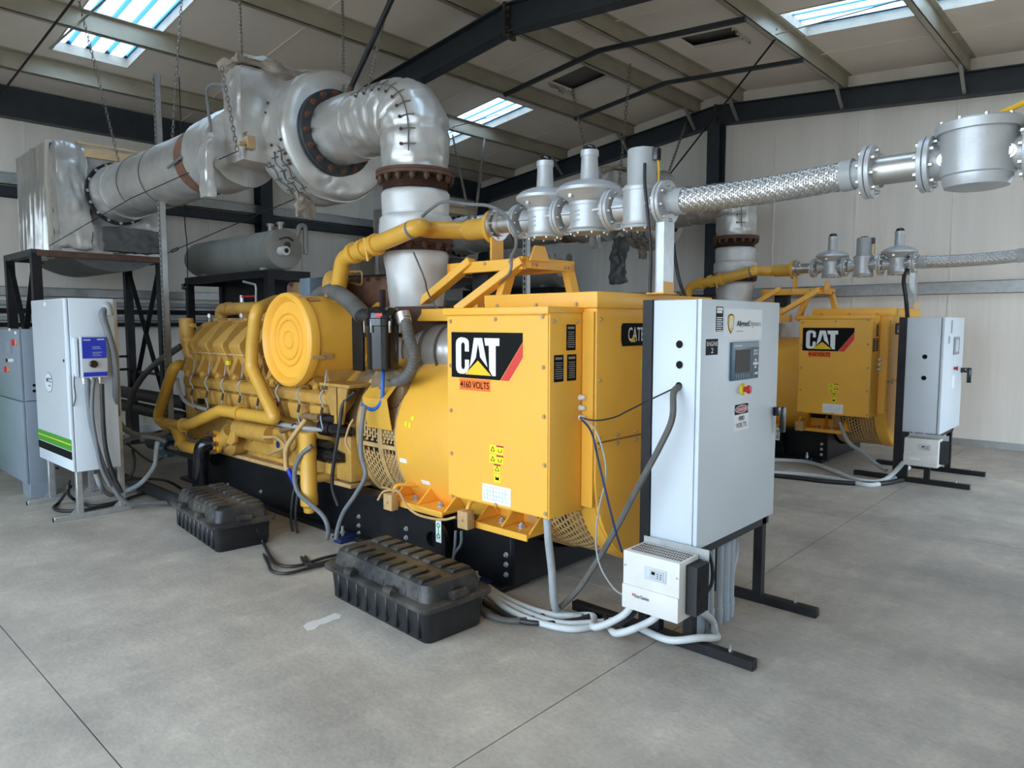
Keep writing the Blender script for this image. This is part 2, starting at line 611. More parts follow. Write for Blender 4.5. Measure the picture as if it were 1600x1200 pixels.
wr = obj('wall_right', B().box(XW, XW + 0.15, Y_OPEN, YW + 0.15, 0, 5.4), 'vapour_barrier', kind='structure')
wl = obj('wall_left', B().box(X_OPEN, XW, YW, YW + 0.15, 0, 4.7), 'vapour_barrier', kind='structure')
wn = B().box(X_OPEN, 6.4, Y_OPEN - 0.15, Y_OPEN, 0, 4.8).box(9.4, XW, Y_OPEN - 0.15, Y_OPEN, 0, 4.8).box(6.4, 9.4, Y_OPEN - 0.15, Y_OPEN, 2.7, 4.8)
obj('wall_near', wn, 'vapour_barrier', kind='structure')
wf = B().box(X_OPEN - 0.15, X_OPEN, Y_OPEN, -0.8, 0, 5.2).box(X_OPEN - 0.15, X_OPEN, 7.2, YW, 0, 5.2).box(X_OPEN - 0.15, X_OPEN, -0.8, 7.2, 4.2, 5.2)
obj('wall_front', wf, 'vapour_barrier', kind='structure')


def seams(parent, ax, vals, z1):               # lapped joints of the insulation facing
    for q in vals:
        if ax == 'y':
            b = B().box(XW - 0.008, XW + 0.01, q, q + 0.035, 0.02, z1)
        else:
            b = B().box(q, q + 0.035, YW - 0.008, YW + 0.01, 0.02, z1)
        obj('facing_seam', b, 'vapour_barrier', parent, bev=0.003, seg=1)


seams(wr, 'y', [0.9, 2.1, 3.3, 4.5, 6.4, 7.6, 8.8], 4.45)
seams(wl, 'x', [1.4, 2.6, 3.8, 5.0, 6.6, 7.8, 9.0], 4.2)


def c_girt(parent, name, m, ax, z0, z1, a, b, d=0.06):
    bb = B()
    if ax == 'y':                              # on the gable wall
        bb.box(XW - d, XW - d + 0.006, a, b, z0, z1).box(XW - d, XW, a, b, z1 - 0.006, z1).box(XW - d, XW, a, b, z0, z0 + 0.006)
    else:
        bb.box(a, b, YW - d, YW - d + 0.006, z0, z1).box(a, b, YW - d, YW, z1 - 0.006, z1).box(a, b, YW - d, YW, z0, z0 + 0.006)
    return obj(name, bb, m, parent)


c_girt(wr, 'girt', 'galvanised', 'y', 1.98, 2.14, Y_OPEN, 5.3)
c_girt(wr, 'girt', 'galvanised', 'y', 1.98, 2.14, 5.5, YW)
for q in [0.3 + 0.42 * i for i in range(11)]:
    inst('bolt', BOLT, wr, (XW - 0.061, q, 2.06), orient((-1, 0, 0)))
c_girt(wl, 'girt', 'galvanised', 'x', 1.95, 2.07, X_OPEN, XW, 0.1)
c_girt(wl, 'girt', 'galvanised', 'x', 3.36, 3.50, X_OPEN, XW, 0.1)
c_girt(wl, 'girt', 'charcoal_steel', 'x', 3.20, 3.34, X_OPEN, XW, 0.08)
for z, r, m in ((1.86, 0.035, 'grey_conduit'), (1.76, 0.035, 'black_steel'), (1.66, 0.03, 'grey_conduit'), (1.58, 0.03, 'black_steel')):
    obj('wall_conduit', B().cyl((X_OPEN + 0.1, YW - 0.09, z), (XW - 0.1, YW - 0.09, z), r, n=10), m, wl)
obj('baseboard_right', B().box(XW - 0.02, XW, Y_OPEN, YW, 0, 0.09), 'galvanised', kind='structure')
obj('baseboard_left', B().box(X_OPEN, XW, YW - 0.02, YW, 0, 0.09), 'galvanised', kind='structure')


def i_column(parent, x, y, z1, along):
    b = B()
    if along == 'x':                           # flanges face +-x
        b.box(x - 0.12, x - 0.106, y - 0.1, y + 0.1, 0, z1).box(x + 0.106, x + 0.12, y - 0.1, y + 0.1, 0, z1).box(x - 0.11, x + 0.11, y - 0.006, y + 0.006, 0, z1)
    else:
        b.box(x - 0.1, x + 0.1, y - 0.12, y - 0.106, 0, z1).box(x - 0.1, x + 0.1, y + 0.106, y + 0.12, 0, z1).box(x - 0.006, x + 0.006, y - 0.11, y + 0.11, 0, z1)
    return obj('column', b, 'charcoal_steel', parent)


i_column(wr, XW - 0.14, 5.41, 4.72, 'x')
i_column(wl, 5.85, YW - 0.14, 4.25, 'y')
i_column(wl, XW - 0.14, YW - 0.3, 4.1, 'y')

# ceiling: white-faced insulation with openings cut for skylights and two torn bays
sky_holes = [(2.60, 3.42, 6.60, 9.57), (7.88, 8.72, 7.55, 9.75), (8.12, 8.95, 0.6, 3.40), (2.85, 3.66, 0.6, 3.40)]  # last skylight is out of view, added to let in more light
torn = []
for pts, sd in ((((848, 130), (894, 145), (961, 119), (934, 103)), 'L'), (((1059, 66), (1081, 80), (1175, 62), (1147, 39)), 'R')):
    q = [roofpt(u, v, 0, sd) for u, v in pts]
    torn.append((min(a.x for a in q) + 0.05, max(a.x for a in q) - 0.05, min(a.y for a in q) + 0.05, max(a.y for a in q) - 0.05))
vent = (7.0, 10.1, RY - 0.16, RY - 0.001)


def roof_mesh(y0, y1, holes, dz=0.0, th=0.05):
    X = sorted({X_OPEN, XW} | {h[k] for h in holes for k in (0, 1)})
    Y = sorted({y0, y1} | {h[k] for h in holes for k in (2, 3)})
    b = B()
    for i in range(len(X) - 1):
        for j in range(len(Y) - 1):
            cx, cy = (X[i] + X[i + 1]) / 2, (Y[j] + Y[j + 1]) / 2
            if any(h[0] < cx < h[1] and h[2] < cy < h[3] for h in holes):
                continue
            a, c = Y[j], Y[j + 1]
            za, zb = zc(a + 1e-6) + dz, zc(c - 1e-6) + dz
            b.add([(X[i], a, za), (X[i + 1], a, za), (X[i + 1], c, zb), (X[i], c, zb), (X[i], a, za + th), (X[i + 1], a, za + th), (X[i + 1], c, zb + th), (X[i], c, zb + th)],
                  [(0, 3, 2, 1), (4, 5, 6, 7), (0, 1, 5, 4), (1, 2, 6, 5), (2, 3, 7, 6), (3, 0, 4, 7)])
    return b


ceil = obj('ceiling', roof_mesh(RY, YW, [h for h in sky_holes + torn if h[3] > RY]), 'ceiling_barrier', kind='structure')
obj('ceiling_slope', roof_mesh(Y_OPEN, RY, [h for h in sky_holes + torn + [vent] if h[3] <= RY]), 'ceiling_barrier', ceil)
obj('roof_deck', roof_mesh(RY, YW, [h for h in sky_holes if h[3] > RY], 0.12, 0.02), 'deck_steel', ceil)
obj('roof_deck', roof_mesh(Y_OPEN, RY, [h for h in sky_holes if h[3] <= RY], 0.12, 0.02), 'deck_steel', ceil)
for h in torn:                                 # hanging flaps of facing at the torn bays
    b = B()
    n = 14
    lo, hi = [], []
    for i in range(n + 1):
        x = h[0] + (h[1] - h[0]) * i / n
        y = h[3] if h[3] > RY else h[2]
        lo.append((x, y + random.uniform(-0.05, 0.02), zc(y) - random.uniform(0.02, 0.10)))
        hi.append((x, y, zc(y) + 0.02))
    for i in range(n):
        b.add([lo[i], lo[i + 1], hi[i + 1], hi[i]], [(0, 1, 2, 3)])
    for i in range(n):
        b.add([(q[0], q[1] + 0.006, q[2]) for q in (lo[i], lo[i + 1], hi[i + 1], hi[i])], [(3, 2, 1, 0)])
    obj('torn_facing', b, 'insulation_paper', ceil)
# faint lapped seams across the slopes
for x in (1.7, 4.6, 7.3, 9.7):
    for a, c in ((RY + 0.1, YW), (Y_OPEN, RY - 0.2)):
        b = B().beam((x, a, zc(a) - 0.004), (x, c, zc(c) - 0.004), 0.03, 0.012)
        obj('facing_seam', b, 'ceiling_barrier', ceil)

# purlins (channel section) and rafters (I section)
for y in (5.78, 7.05, 8.52, 9.88, 5.05, 3.50, 2.02, 0.54, -0.95):
    z = zc(y)
    b = B().box(X_OPEN, XW, y - 0.004, y + 0.004, z - 0.2, z)
    b.box(X_OPEN, XW, y - 0.004, y + 0.065, z - 0.2, z - 0.193).box(X_OPEN, XW, y - 0.065, y + 0.004, z - 0.008, z)
    b.box(X_OPEN, XW, y + 0.06, y + 0.065, z - 0.2, z - 0.18)
    obj('purlin', b, 'purlin_steel', ceil)
    for x in (6.6, 8.3, 9.8, 3.6, 2.4):
        if random.random() < 0.6:
            inst('bolt', BOLT, ceil, (x, y - 0.005, z - 0.1), orient((0, -1, 0)))
obj('eave_strut', B().box(X_OPEN, XW, YW - 0.16, YW - 0.15, zc(YW) - 0.36, zc(YW)).box(X_OPEN, XW, YW - 0.16, YW, zc(YW) - 0.37, zc(YW) - 0.36), 'charcoal_steel', ceil)


def rafter(x, dep=0.30):
    for a, c in ((RY, YW - 0.05), (RY, Y_OPEN)):
        za, zb = zc(a + (1e-4 if c > a else -1e-4)) - 0.2, zc(c) - 0.2
        b = B()
        for w, h, dz in ((0.16, 0.014, -0.007), (0.16, 0.014, -dep + 0.007), (0.012, dep - 0.02, -dep / 2)):
            b.beam((x, a, za + dz), (x, c, zb + dz), w, h)
        obj('rafter', b, 'charcoal_steel', ceil)
    b = B().box(x - 0.09, x + 0.09, RY - 0.018, RY + 0.018, zc(RY) - 0.2 - dep - 0.05, zc(RY) - 0.19)
    obj('ridge_plate', b, 'charcoal_steel', ceil)
    for sx in (-0.05, 0.05):
        for z in (4.70, 4.78, 4.9, 4.98):
            inst('bolt', BOLT_DARK, ceil, (x + sx, RY - 0.019, z), orient((0, -1, 0)))


for x in (0.9, 5.85, XW - 0.09):
    rafter(x)
# sloping strap members between purlins
for u, v in ((800, 140), (925, 173)):
    x = roofpt(u, v, 0.2, 'L').x
    for a, c in ((7.05, RY), (RY, 3.5)):
        obj('strap', B().beam((x, a, zc(a) - 0.225), (x, c, zc(c) - 0.225), 0.05, 0.05), 'charcoal_steel', ceil)
# fly braces from purlins down to the rafters
for y in (5.05, 5.78, 7.05, 8.52, 3.5, 2.02):
    for x, s in ((XW - 0.09, -1), (5.85, 1)):
        z = zc(y)
        if s < 0 or y in (7.05, 8.52):
            obj('fly_brace', B().beam((x + s * 0.42, y + 0.02, z - 0.15), (x + s * 0.02, y + 0.02, z - 0.48), 0.04, 0.04), 'galvanised', ceil)
# ridge ventilator cradle
vb = B()
for k in range(7):
    x = 7.3 + 0.42 * k
    vb.box(x, x + 0.03, vent[2], vent[3], zc(RY) - 0.02, zc(RY) + 0.1)
vb.box(7.1, 10.0, RY - 0.05, RY - 0.03, zc(RY) + 0.0, zc(RY) + 0.03)
obj('ridge_vent', vb, 'galvanised', ceil)


# skylights: translucent ribbed sheets
def skylight(n, h):
    y0, y1 = h[2] - 0.03, h[3] + 0.03
    w = obj('window_%d' % n, B().box(h[0] - 0.02, h[0] + 0.006, y0, y1, min(zc(y0), zc(y1)) - 0.0, min(zc(y0), zc(y1)) + 0.004), 'galvanised', kind='structure')
    k = 4
    p = (h[1] - h[0]) / k
    for i in range(k):
        x = h[0] + i * p
        pr = [(x, 0), (x + p * 0.72, 0), (x + p * 0.72, 0.004), (x, 0.004)]
        rb = [(x + p * 0.72, 0), (x + p * 0.78, 0.05), (x + p * 0.94, 0.05), (x + p, 0), (x + p, 0.004), (x + p * 0.94, 0.055), (x + p * 0.78, 0.055), (x + p * 0.72, 0.004)]
        for nm, pf, m in (('pane', pr, 'skylight_sheet'), ('rib', rb, 'skylight_rib')):
            c = len(pf)
            b = B().add([(a, y0, zc(y0) + 0.1 + z) for a, z in pf] + [(a, y1, zc(y1) + 0.1 + z) for a, z in pf],
                        [tuple(range(c))[::-1], tuple(range(c, 2 * c))] + [(i2, (i2 + 1) % c, (i2 + 1) % c + c, i2 + c) for i2 in range(c)])
            obj(nm, b, m, w)
    # white upstand where the insulation is turned up round the opening
    b = B()
    for x in (h[0] + 0.003, h[1] - 0.013):
        b.add([(x, y0, zc(y0) - 0.01), (x, y1, zc(y1) - 0.01), (x, y1, zc(y1) + 0.1), (x, y0, zc(y0) + 0.1), (x + 0.01, y0, zc(y0) - 0.01), (x + 0.01, y1, zc(y1) - 0.01), (x + 0.01, y1, zc(y1) + 0.1), (x + 0.01, y0, zc(y0) + 0.1)],
              [(0, 1, 2, 3), (7, 6, 5, 4), (0, 4, 5, 1), (1, 5, 6, 2), (2, 6, 7, 3), (3, 7, 4, 0)])
    for y in (h[2], h[3]):
        b.box(h[0], h[1], y - 0.005, y + 0.005, zc(y) - 0.01, zc(y) + 0.1)
    obj('upstand', b, 'insulation_paper', w)
    ym = (h[2] + h[3]) / 2
    portal('skylight_daylight', ((h[0] + h[1]) / 2, ym, zc(ym) + 0.3), (0, 0, 0), h[1] - h[0], h[3] - h[2])


for i, h in enumerate(sky_holes):
    skylight(i + 1, h)


# roof bracing rods
def rod(p0, p1, r, label, m='black_steel'):
    return obj('brace_rod', B().cyl(p0, p1, r, n=8), m, None, label=label, cat='rod', group='roof bracing rods')


rod((8.32, 3.52, zc(3.52) - 0.2), (XW - 0.05, 6.64, 3.75), 0.012, 'long thin black bracing rod crossing the dark column at the gable wall')
rod(roofpt(118, -5, 0.25, 'L'), roofpt(-12, 165, 0.25, 'L'), 0.012, 'thin black bracing rod crossing the purlins at the top left corner')

# ================================================================== GENERATOR SET
AXX, AXZ, RB = 3.63, 0.80, 0.615               # shaft axis and barrel radius
GEN = thing('generator_set', (AXX, 5.0, 0), 'large yellow gas engine generator set on black base, nearest the camera', 'generator', 'yellow engine generator sets')


def arc(cx, cz, r, a0, a1, n):
    return [(cx + r * math.cos(a0 + (a1 - a0) * i / n), cz + r * math.sin(a0 + (a1 - a0) * i / n)) for i in range(n + 1)]


# ---- base frame
bs = B().box(3.03, 3.17, 2.80, 7.35, 0.03, 0.35).box(4.09, 4.23, 2.80, 7.35, 0.03, 0.35)
bs.box(2.95, 3.2, 2.80, 7.35, 0.0, 0.035).box(4.06, 4.31, 2.80, 7.35, 0.0, 0.035)
for y in (3.9, 5.0, 6.1, 7.2):
    bs.box(3.17, 4.09, y, y + 0.12, 0.05, 0.3)
base = obj('base_frame', bs, 'black_paint', GEN, bev=0.006, seg=1)
ep = [(3.03, 0.03), (4.23, 0.03), (4.23, 0.35)] + arc(AXX, AXZ, 0.65, math.radians(-44), math.radians(-136), 16) + [(3.03, 0.35)]
obj('end_plate', B().prism(ep, 'y', 2.77, 2.80), 'black_paint', base)
for u, v in ((561, 807), (561, 821), (561, 833), (569, 841), (597, 849), (635, 826), (635, 840), (635, 854), (626, 858), (791, 867), (791, 882), (791, 898), (356, 757), (358, 766), (408, 768)):
    inst('bolt', BOLT, base, at(u, v, 'x', 3.029), orient((-1, 0, 0)))
# lifting lug
lug = arc(3.37, 0.215, 0.13, 0, PI, 12)
hole = arc(3.37, 0.215, 0.055, PI, 0, 12)
lb = B()
pr = [(y, z) for y, z in lug] + [(3.24, 0.03), (3.31, 0.03)] + [(3.37 - 0.055, 0.215)]
# plate with a round hole, built as two rings of points
outer = [(3.37 + 0.13 * math.cos(t), 0.215 + 0.13 * math.sin(t)) if math.sin(t) > -0.3 else (3.37 + 0.13 * math.cos(t) * 1.15, 0.05) for t in [2 * PI * i / 28 for i in range(28)]]
inner = [(3.37 + 0.05 * math.cos(2 * PI * i / 28), 0.225 + 0.05 * math.sin(2 * PI * i / 28)) for i in range(28)]
lb.rings([[(2.90, y, z) for y, z in outer], [(2.90, y, z) for y, z in inner], [(2.94, y, z) for y, z in inner], [(2.94, y, z) for y, z in outer]], closed=True)
obj('lifting_lug', lb, 'black_paint', base)
obj('lug_neck', B().box(2.94, 3.04, 3.30, 3.44, 0.1, 0.33), 'black_paint', base)
fs = Face((2.899, 3.345, 0.21), (0, -1, 0), (0, 0, 1))
tagp = fs.rect('lug_sign', 0.02, 0.07, 0.01, 0.16, 'white_print', base)
sg = B().ring(fs.p(0.045, 0.12, 0.002), fs.n, 0.008, 0.017, 0.0012, 14).ring(fs.p(0.045, 0.05, 0.002), fs.n, 0.008, 0.017, 0.0012, 14)
fs.rect('', 0.041, 0.049, 0.06, 0.105, '', None, 0.0032, b=sg)
obj('lug_symbol', sg, 'sign_green', tagp)
# levelling feet with studs
for y in (2.95, 4.35, 5.9):
    f = obj('levelling_foot', B().box(2.84, 2.96, y - 0.045, y + 0.045, 0.0, 0.035).box(2.83, 2.98, y - 0.05, y + 0.05, 0.035, 0.05), 'blue_foot', GEN, bev=0.004, seg=1)
    obj('stud', B().cyl((2.89, y, 0.05), (2.89, y, 0.12), 0.011, n=8).lathe((2.89, y, 0.065), (0, 0, 1), [(0, 0.019), (0.018, 0.019)], 6), 'bolt_zinc', f)

# ---- generator: barrel, vented bands, end housing, terminal box
barrel = B().lathe((AXX, 3.02, AXZ), (0, 1, 0), [(0, RB), (0.02, RB + 0.008), (0.83, RB + 0.008), (0.85, RB)], 56)
bar = obj('generator_barrel', barrel, 'yellow_panel', GEN)
obj('end_band', B().lathe((AXX, 2.20, AXZ), (0, 1, 0), [(0, RB), (0.10, RB), (0.10, RB - 0.05), (0.28, RB - 0.05)], 48), 'yellow_panel', GEN)


def grille(name, y0, y1, r, a0, a1, rows, per, slot, parent, m='dusty_yellow'):
    """perforated cylindrical sheet: bars between real slots; dark core behind"""
    b = B()
    dy = (y1 - y0) / rows
    n = per
    for i in range(rows):
        for j in range(n):
            sh = 0.5 if i % 2 else 0.0
            t0 = a0 + (a1 - a0) * (j + sh) / n
            t1 = t0 + (a1 - a0) / n * slot
            t2 = a0 + (a1 - a0) * (j + 1 + sh) / n
            if t2 > a1 + 1e-6:
                continue
            yy0, yy1 = y0 + i * dy, y0 + (i + 1) * dy
            for (ta, tb, ya, yb) in ((t1, t2, yy0, yy1), (t0, t1, yy0, yy0 + dy * 0.48)):
                q = []
                for rr in (r - 0.004, r):
                    for t, y in ((ta, ya), (tb, ya), (tb, yb), (ta, yb)):
                        q.append((AXX + rr * math.cos(t), y, AXZ + rr * math.sin(t)))
                b.add(q, [(0, 1, 2, 3), (7, 6, 5, 4), (0, 4, 5, 1), (1, 5, 6, 2), (2, 6, 7, 3), (3, 7, 4, 0)])
    o = obj(name, b, m, parent)
    o['kind'] = 'stuff'
    return o


gv = obj('vent_core', B().lathe((AXX, 2.3, AXZ), (0, 1, 0), [(0, RB - 0.06), (0.72, RB - 0.06)], 40), 'grille_dark', GEN)
grille('end_grille', 2.29, 2.66, RB - 0.005, math.radians(170), math.radians(290), 12, 26, 0.72, gv)
obj('grille_rim', B().ring((AXX, 2.66, AXZ), (0, 1, 0), RB - 0.05, RB + 0.01, 0.09, 56), 'dusty_yellow', GEN)
gc = obj('vent_core', B().lathe((AXX, 3.86, AXZ), (0, 1, 0), [(0, RB - 0.06), (0.47, RB - 0.06)], 40), 'grille_dark', GEN)
for y0, y1 in ((3.89, 4.03), (4.08, 4.30)):
    for d0, d1 in ((100, 184), (189, 225), (228, 260)):
        grille('drive_grille', y0, y1, RB - 0.01, math.radians(d0), math.radians(d1), 7, max(6, int((d1 - d0) / 4.5)), 0.75, gc)
for y in (3.86, 4.03, 4.29):
    obj('grille_band', B().ring((AXX, y, AXZ), (0, 1, 0), RB - 0.06, RB, 0.05 if y > 3.9 else 0.03, 56), 'dusty_yellow', GEN)
for d in (186.5, 226.5):
    t = math.radians(d)
    obj('grille_bar', B().beam((AXX + (RB - 0.006) * math.cos(t), 3.88, AXZ + (RB - 0.006) * math.sin(t)), (AXX + (RB - 0.006) * math.cos(t), 4.32, AXZ + (RB - 0.006) * math.sin(t)), 0.03, 0.014, (math.cos(t), 0, math.sin(t))), 'dusty_yellow', GEN)
# bent splash cover over the drive-end grille
cv = B()
pts = [(3.0, 0.86), (2.96, 1.08), (3.12, 1.24), (3.36, 1.42), (3.63, 1.50), (3.90, 1.42), (4.14, 1.24), (4.30, 1.08)]
for i in range(len(pts) - 1):
    (xa, za), (xb, zb) = pts[i], pts[i + 1]
    n = V((za - zb, 0, xb - xa)).normalized() * 0.004
    q = [(xa, 3.89, za), (xb, 3.89, zb), (xb, 4.17, zb), (xa, 4.17, za)]
    cv.add([V(p) for p in q] + [V(p) + n for p in q], [(3, 2, 1, 0), (4, 5, 6, 7), (0, 1, 5, 4), (1, 2, 6, 5), (2, 3, 7, 6), (3, 0, 4, 7)])
cvo = obj('splash_cover', cv, 'yellow_pipe', GEN)
# rating stickers on the barrel
for a, y, w, h, m in ((193, 3.80, 0.075, 0.03, 'white_print'), (206, 3.62, 0.085, 0.03, 'white_print'), (165, 3.70, 0.035, 0.03, 'hazard_yellow'), (169, 3.76, 0.03, 0.035, 'hazard_yellow'), (169.5, 3.72, 0.03, 0.035, 'hazard_yellow')):
    t = math.radians(a)
    n = V((math.cos(t), 0, math.sin(t)))
    f = Face(V((AXX, y, AXZ)) + n * (RB + 0.0085), (0, -1, 0), V((0, -1, 0)).cross(n) * -1)
    st = f.rect('sticker', -w / 2, w / 2, -h / 2, h / 2, m, bar, 0.002, 0.002)

# end housing: flat top, rounded below, with overhanging lid
ehp = [(3.02, AXZ), (3.02, 1.70), (4.24, 1.70), (4.24, AXZ)] + arc(AXX, AXZ, 0.61, 0, -PI, 28)[1:-1]
eh = obj('end_cover', B().prism(ehp, 'y', 2.18, 2.30), 'yellow_panel', GEN, bev=0.012)
obj('upper_housing', B().box(3.02, 4.24, 2.29, 2.98, AXZ, 1.70), 'yellow_panel', GEN, bev=0.006, seg=1)
obj('housing_lid', B().box(3.0, 4.26, 2.165, 2.99, 1.68, 1.765), 'yellow_panel', GEN, bev=0.006)
obj('cover_seam', B().box(3.03, 4.23, 2.176, 2.18, 0.962, 0.97), 'grime_and_shade_brown', eh)
obj('corner_flange', B().box(3.005, 3.02, 2.19, 2.262, 0.62, 1.66), 'yellow_panel', eh)
for x in (3.05, 3.22, 3.4):
    for z in ((0.945, 0.99) if x < 3.3 else (0.945, 0.99)):
        inst('bolt', BOLT_Y, eh, (x, 2.178, z), orient((0, -1, 0)))
for z in (0.66, 1.3, 1.62):
    inst('bolt', BOLT_Y, eh, (3.05, 2.178, z), orient((0, -1, 0)))
fe = Face((3.02, 2.1785, 0), (1, 0, 0), (0, 0, 1))
n0, n1, n2 = fe.px(971, 500)[0], fe.px(981, 500)[0], fe.px(1013, 500)[0]
nw = (n2 - n1) / 5.75 * 11
pl = fe.poly('name_plate', [(n0, 1.505), (n0 + 0.012, 1.475), (n1 + nw + 0.05, 1.475), (n1 + nw + 0.05, 1.60), (n0 + 0.012, 1.60), (n0, 1.585)], 'black_print', eh)
fe.text('CATERPILLAR', n1, n1 + nw, 1.50, 1.578, 'white_print', pl, 0.004, 0.012)
lw = nw / 11
fe.poly('logo_triangle', [(n1 + lw * 0.75, 1.495), (n1 + lw * 2.05, 1.495), (n1 + lw * 1.4, 1.535)], 'logo_yellow', pl, 0.005)
for z in (1.37, 1.31):
    h = fe.rect('warning_label', 0.42, 0.56, z - 0.025, z + 0.028, 'hazard_yellow', eh)
    fe.poly('warning_symbol', [(0.435, z - 0.015), (0.485, z - 0.015), (0.46, z + 0.02)], 'black_print', h, 0.0025)

# terminal box
TX, TY0, TY1, TZ0, TZ1 = 2.74, 2.265, 3.03, 0.595, 1.66
tb = obj('terminal_box', B().box(TX, 3.02, TY0, TY1, TZ0, TZ1), 'yellow_panel', GEN, bev=0.006)
obj('box_lid', B().box(TX - 0.018, 3.02, TY0 + 0.0, TY1 + 0.02, 1.645, 1.685), 'yellow_panel', tb, bev=0.005)
ft = Face((TX, TY1, TZ0), (0, -1, 0), (0, 0, 1))
door = obj('front_panel', ft.bx(B(), 0.008, TY1 - TY0 - 0.008, 0.008, 1.045, 0.0, 0.006), 'yellow_panel', tb, bev=0.002, seg=1)
ft = Face((TX - 0.006, TY1, TZ0), (0, -1, 0), (0, 0, 1))
for u, v in ((704, 502), (774, 499), (848, 495), (704, 571), (849, 574), (705, 641), (850, 651), (706, 708), (851, 727), (707, 775), (775, 789), (852, 803)):
    inst('bolt', BOLT_Y, tb, ft.p(*ft.px(u, v), 0.001), orient((-1, 0, 0)))
# CAT emblem
x0, yb = ft.px(706, 575)
x1, yt = ft.px(817, 502)
yt = 0.955
yb = 0.700
wd, hg = x1 - x0, yt - yb


def lg(a, b):                                   # emblem coordinates: a from left, b from top (0..1)
    return (x0 + wd * a, yt - hg * b)


em = ft.poly('emblem', [lg(0, 0), lg(1, 0), lg(1, 0.18), lg(0.70, 1), lg(0, 1)], 'black_print', tb)
ft.poly('emblem_stripe', [lg(1, 0.20), lg(1, 0.5), lg(0.82, 1), lg(0.71, 1)], 'red_print', em, 0.002)
cb = B()
cs = [lg(a, b) for a, b in ((0.20, 0.12), (0.235, 0.14), (0.26, 0.19), (0.265, 0.26), (0.265, 0.42), (0.205, 0.42), (0.205, 0.27), (0.19, 0.225), (0.165, 0.225), (0.15, 0.27), (0.15, 0.76), (0.165, 0.81), (0.19, 0.81), (0.205, 0.76), (0.205, 0.60), (0.265, 0.60), (0.265, 0.78), (0.24, 0.86), (0.19, 0.915), (0.13, 0.915), (0.095, 0.89), (0.075, 0.83), (0.07, 0.76), (0.07, 0.25), (0.08, 0.18), (0.11, 0.13), (0.15, 0.11))]
ft.poly('letter_c', cs, 'white_print', em, 0.003)
ft.poly('letter_a', [lg(0.34, 0.12), lg(0.455, 0.12), lg(0.53, 0.74), lg(0.46, 0.60), lg(0.425, 0.53), lg(0.42, 0.44), lg(0.397, 0.24), lg(0.372, 0.47), lg(0.365, 0.55), lg(0.33, 0.64), lg(0.275, 0.76)], 'white_print', em, 0.003)
ft.poly('letter_t', [lg(0.485, 0.12), lg(0.695, 0.12), lg(0.695, 0.28), lg(0.645, 0.28), lg(0.645, 0.92), lg(0.60, 0.92), lg(0.555, 0.80), lg(0.55, 0.28), lg(0.50, 0.28)], 'white_print', em, 0.003)
ft.poly('logo_triangle', [lg(0.205, 0.92), lg(0.395, 0.605), lg(0.585, 0.92)], 'logo_yellow', em, 0.0035)
vx0, vx1 = x0 + wd * 0.12, x0 + wd * 0.565
vl = ft.rect('voltage_label', vx0, vx1, 0.632, 0.695, 'orange_print', tb)
ft.text('4160 VOLTS', vx0 + 0.008, vx1 - 0.008, 0.645, 0.683, 'black_print', vl, 0.003, 0.01)
# pictogram stickers and wiring diagram


def pict(x, y, w, h, bar=True, parent=None):
    s = ft.rect('warning_label', x, x + w, y, y + h, 'hazard_yellow', tb)
    if bar:
        ft.rect('label_header', x + w * 0.5 if w > 0.06 else x, x + w, y + h * 0.82, y + h, 'dark_red_print', s, 0.002)
    k = B()
    c = x + (w * 0.25 if w > 0.06 else w * 0.5)
    t = h * 0.36
    for a in range(3):
        t0, t1 = PI / 2 + a * 2 * PI / 3, PI / 2 + (a + 1) * 2 * PI / 3
        p, q = (c + t * math.cos(t0), y + h * 0.42 + t * math.sin(t0)), (c + t * math.cos(t1), y + h * 0.42 + t * math.sin(t1))
        k.beam(ft.p(*p, 0.0022), ft.p(*q, 0.0022), 0.003, 0.0008, ft.n)
    if w > 0.06:
        c2 = x + w * 0.75
        k.beam(ft.p(c2 - 0.012, y + h * 0.25, 0.0022), ft.p(c2 + 0.012, y + h * 0.25, 0.0022), 0.003, 0.0008, ft.n)
        k.beam(ft.p(c2 - 0.012, y + h * 0.25, 0.0022), ft.p(c2 - 0.012, y + h * 0.6, 0.0022), 0.003, 0.0008, ft.n)
        k.beam(ft.p(c2 + 0.012, y + h * 0.25, 0.0022), ft.p(c2 + 0.012, y + h * 0.6, 0.0022), 0.003, 0.0008, ft.n)
    obj('label_symbol', k, 'black_print', s)


pc, py = ft.px(765, 707)
pict(pc, py, 0.105, 0.046)
pc, py = ft.px(765, 722)
pict(pc, py, 0.105, 0.046)
pc, py = ft.px(772, 738)
pict(pc, py, 0.05, 0.048)
pc, py = ft.px(772, 753)
s_ = ft.rect('warning_label', pc, pc + 0.05, py, py + 0.046, 'hazard_yellow', tb)
ft.bx(B(), 0, 0, 0, 0, 0, 0)
ft.poly('label_symbol', [(pc + 0.012, py + 0.014), (pc + 0.038, py + 0.014), (pc + 0.038, py + 0.034), (pc + 0.025, py + 0.026), (pc + 0.012, py + 0.034)], 'black_print', s_, 0.002)
dx0, dy0 = ft.px(754, 782)
dx1, dy1 = ft.px(798, 757)
dg = ft.rect('wiring_diagram', dx0, dx1, dy0, dy0 + 0.10, 'white_print', tb)
k = B()
for i in range(9):
    x = dx0 + 0.015 + (dx1 - dx0 - 0.03) * i / 8
    ft.rect('', x, x + 0.0018, dy0 + 0.012 + 0.01 * (i % 3), dy0 + 0.05 + 0.035 * ((i * 5) % 4) / 3, '', None, 0.002, b=k)
for j in range(4):
    ft.rect('', dx0 + 0.012, dx1 - 0.012 - 0.03 * (j % 2), dy0 + 0.018 + 0.022 * j, dy0 + 0.0195 + 0.022 * j, '', None, 0.002, b=k)
obj('diagram_lines', k, 'grey_print', dg)
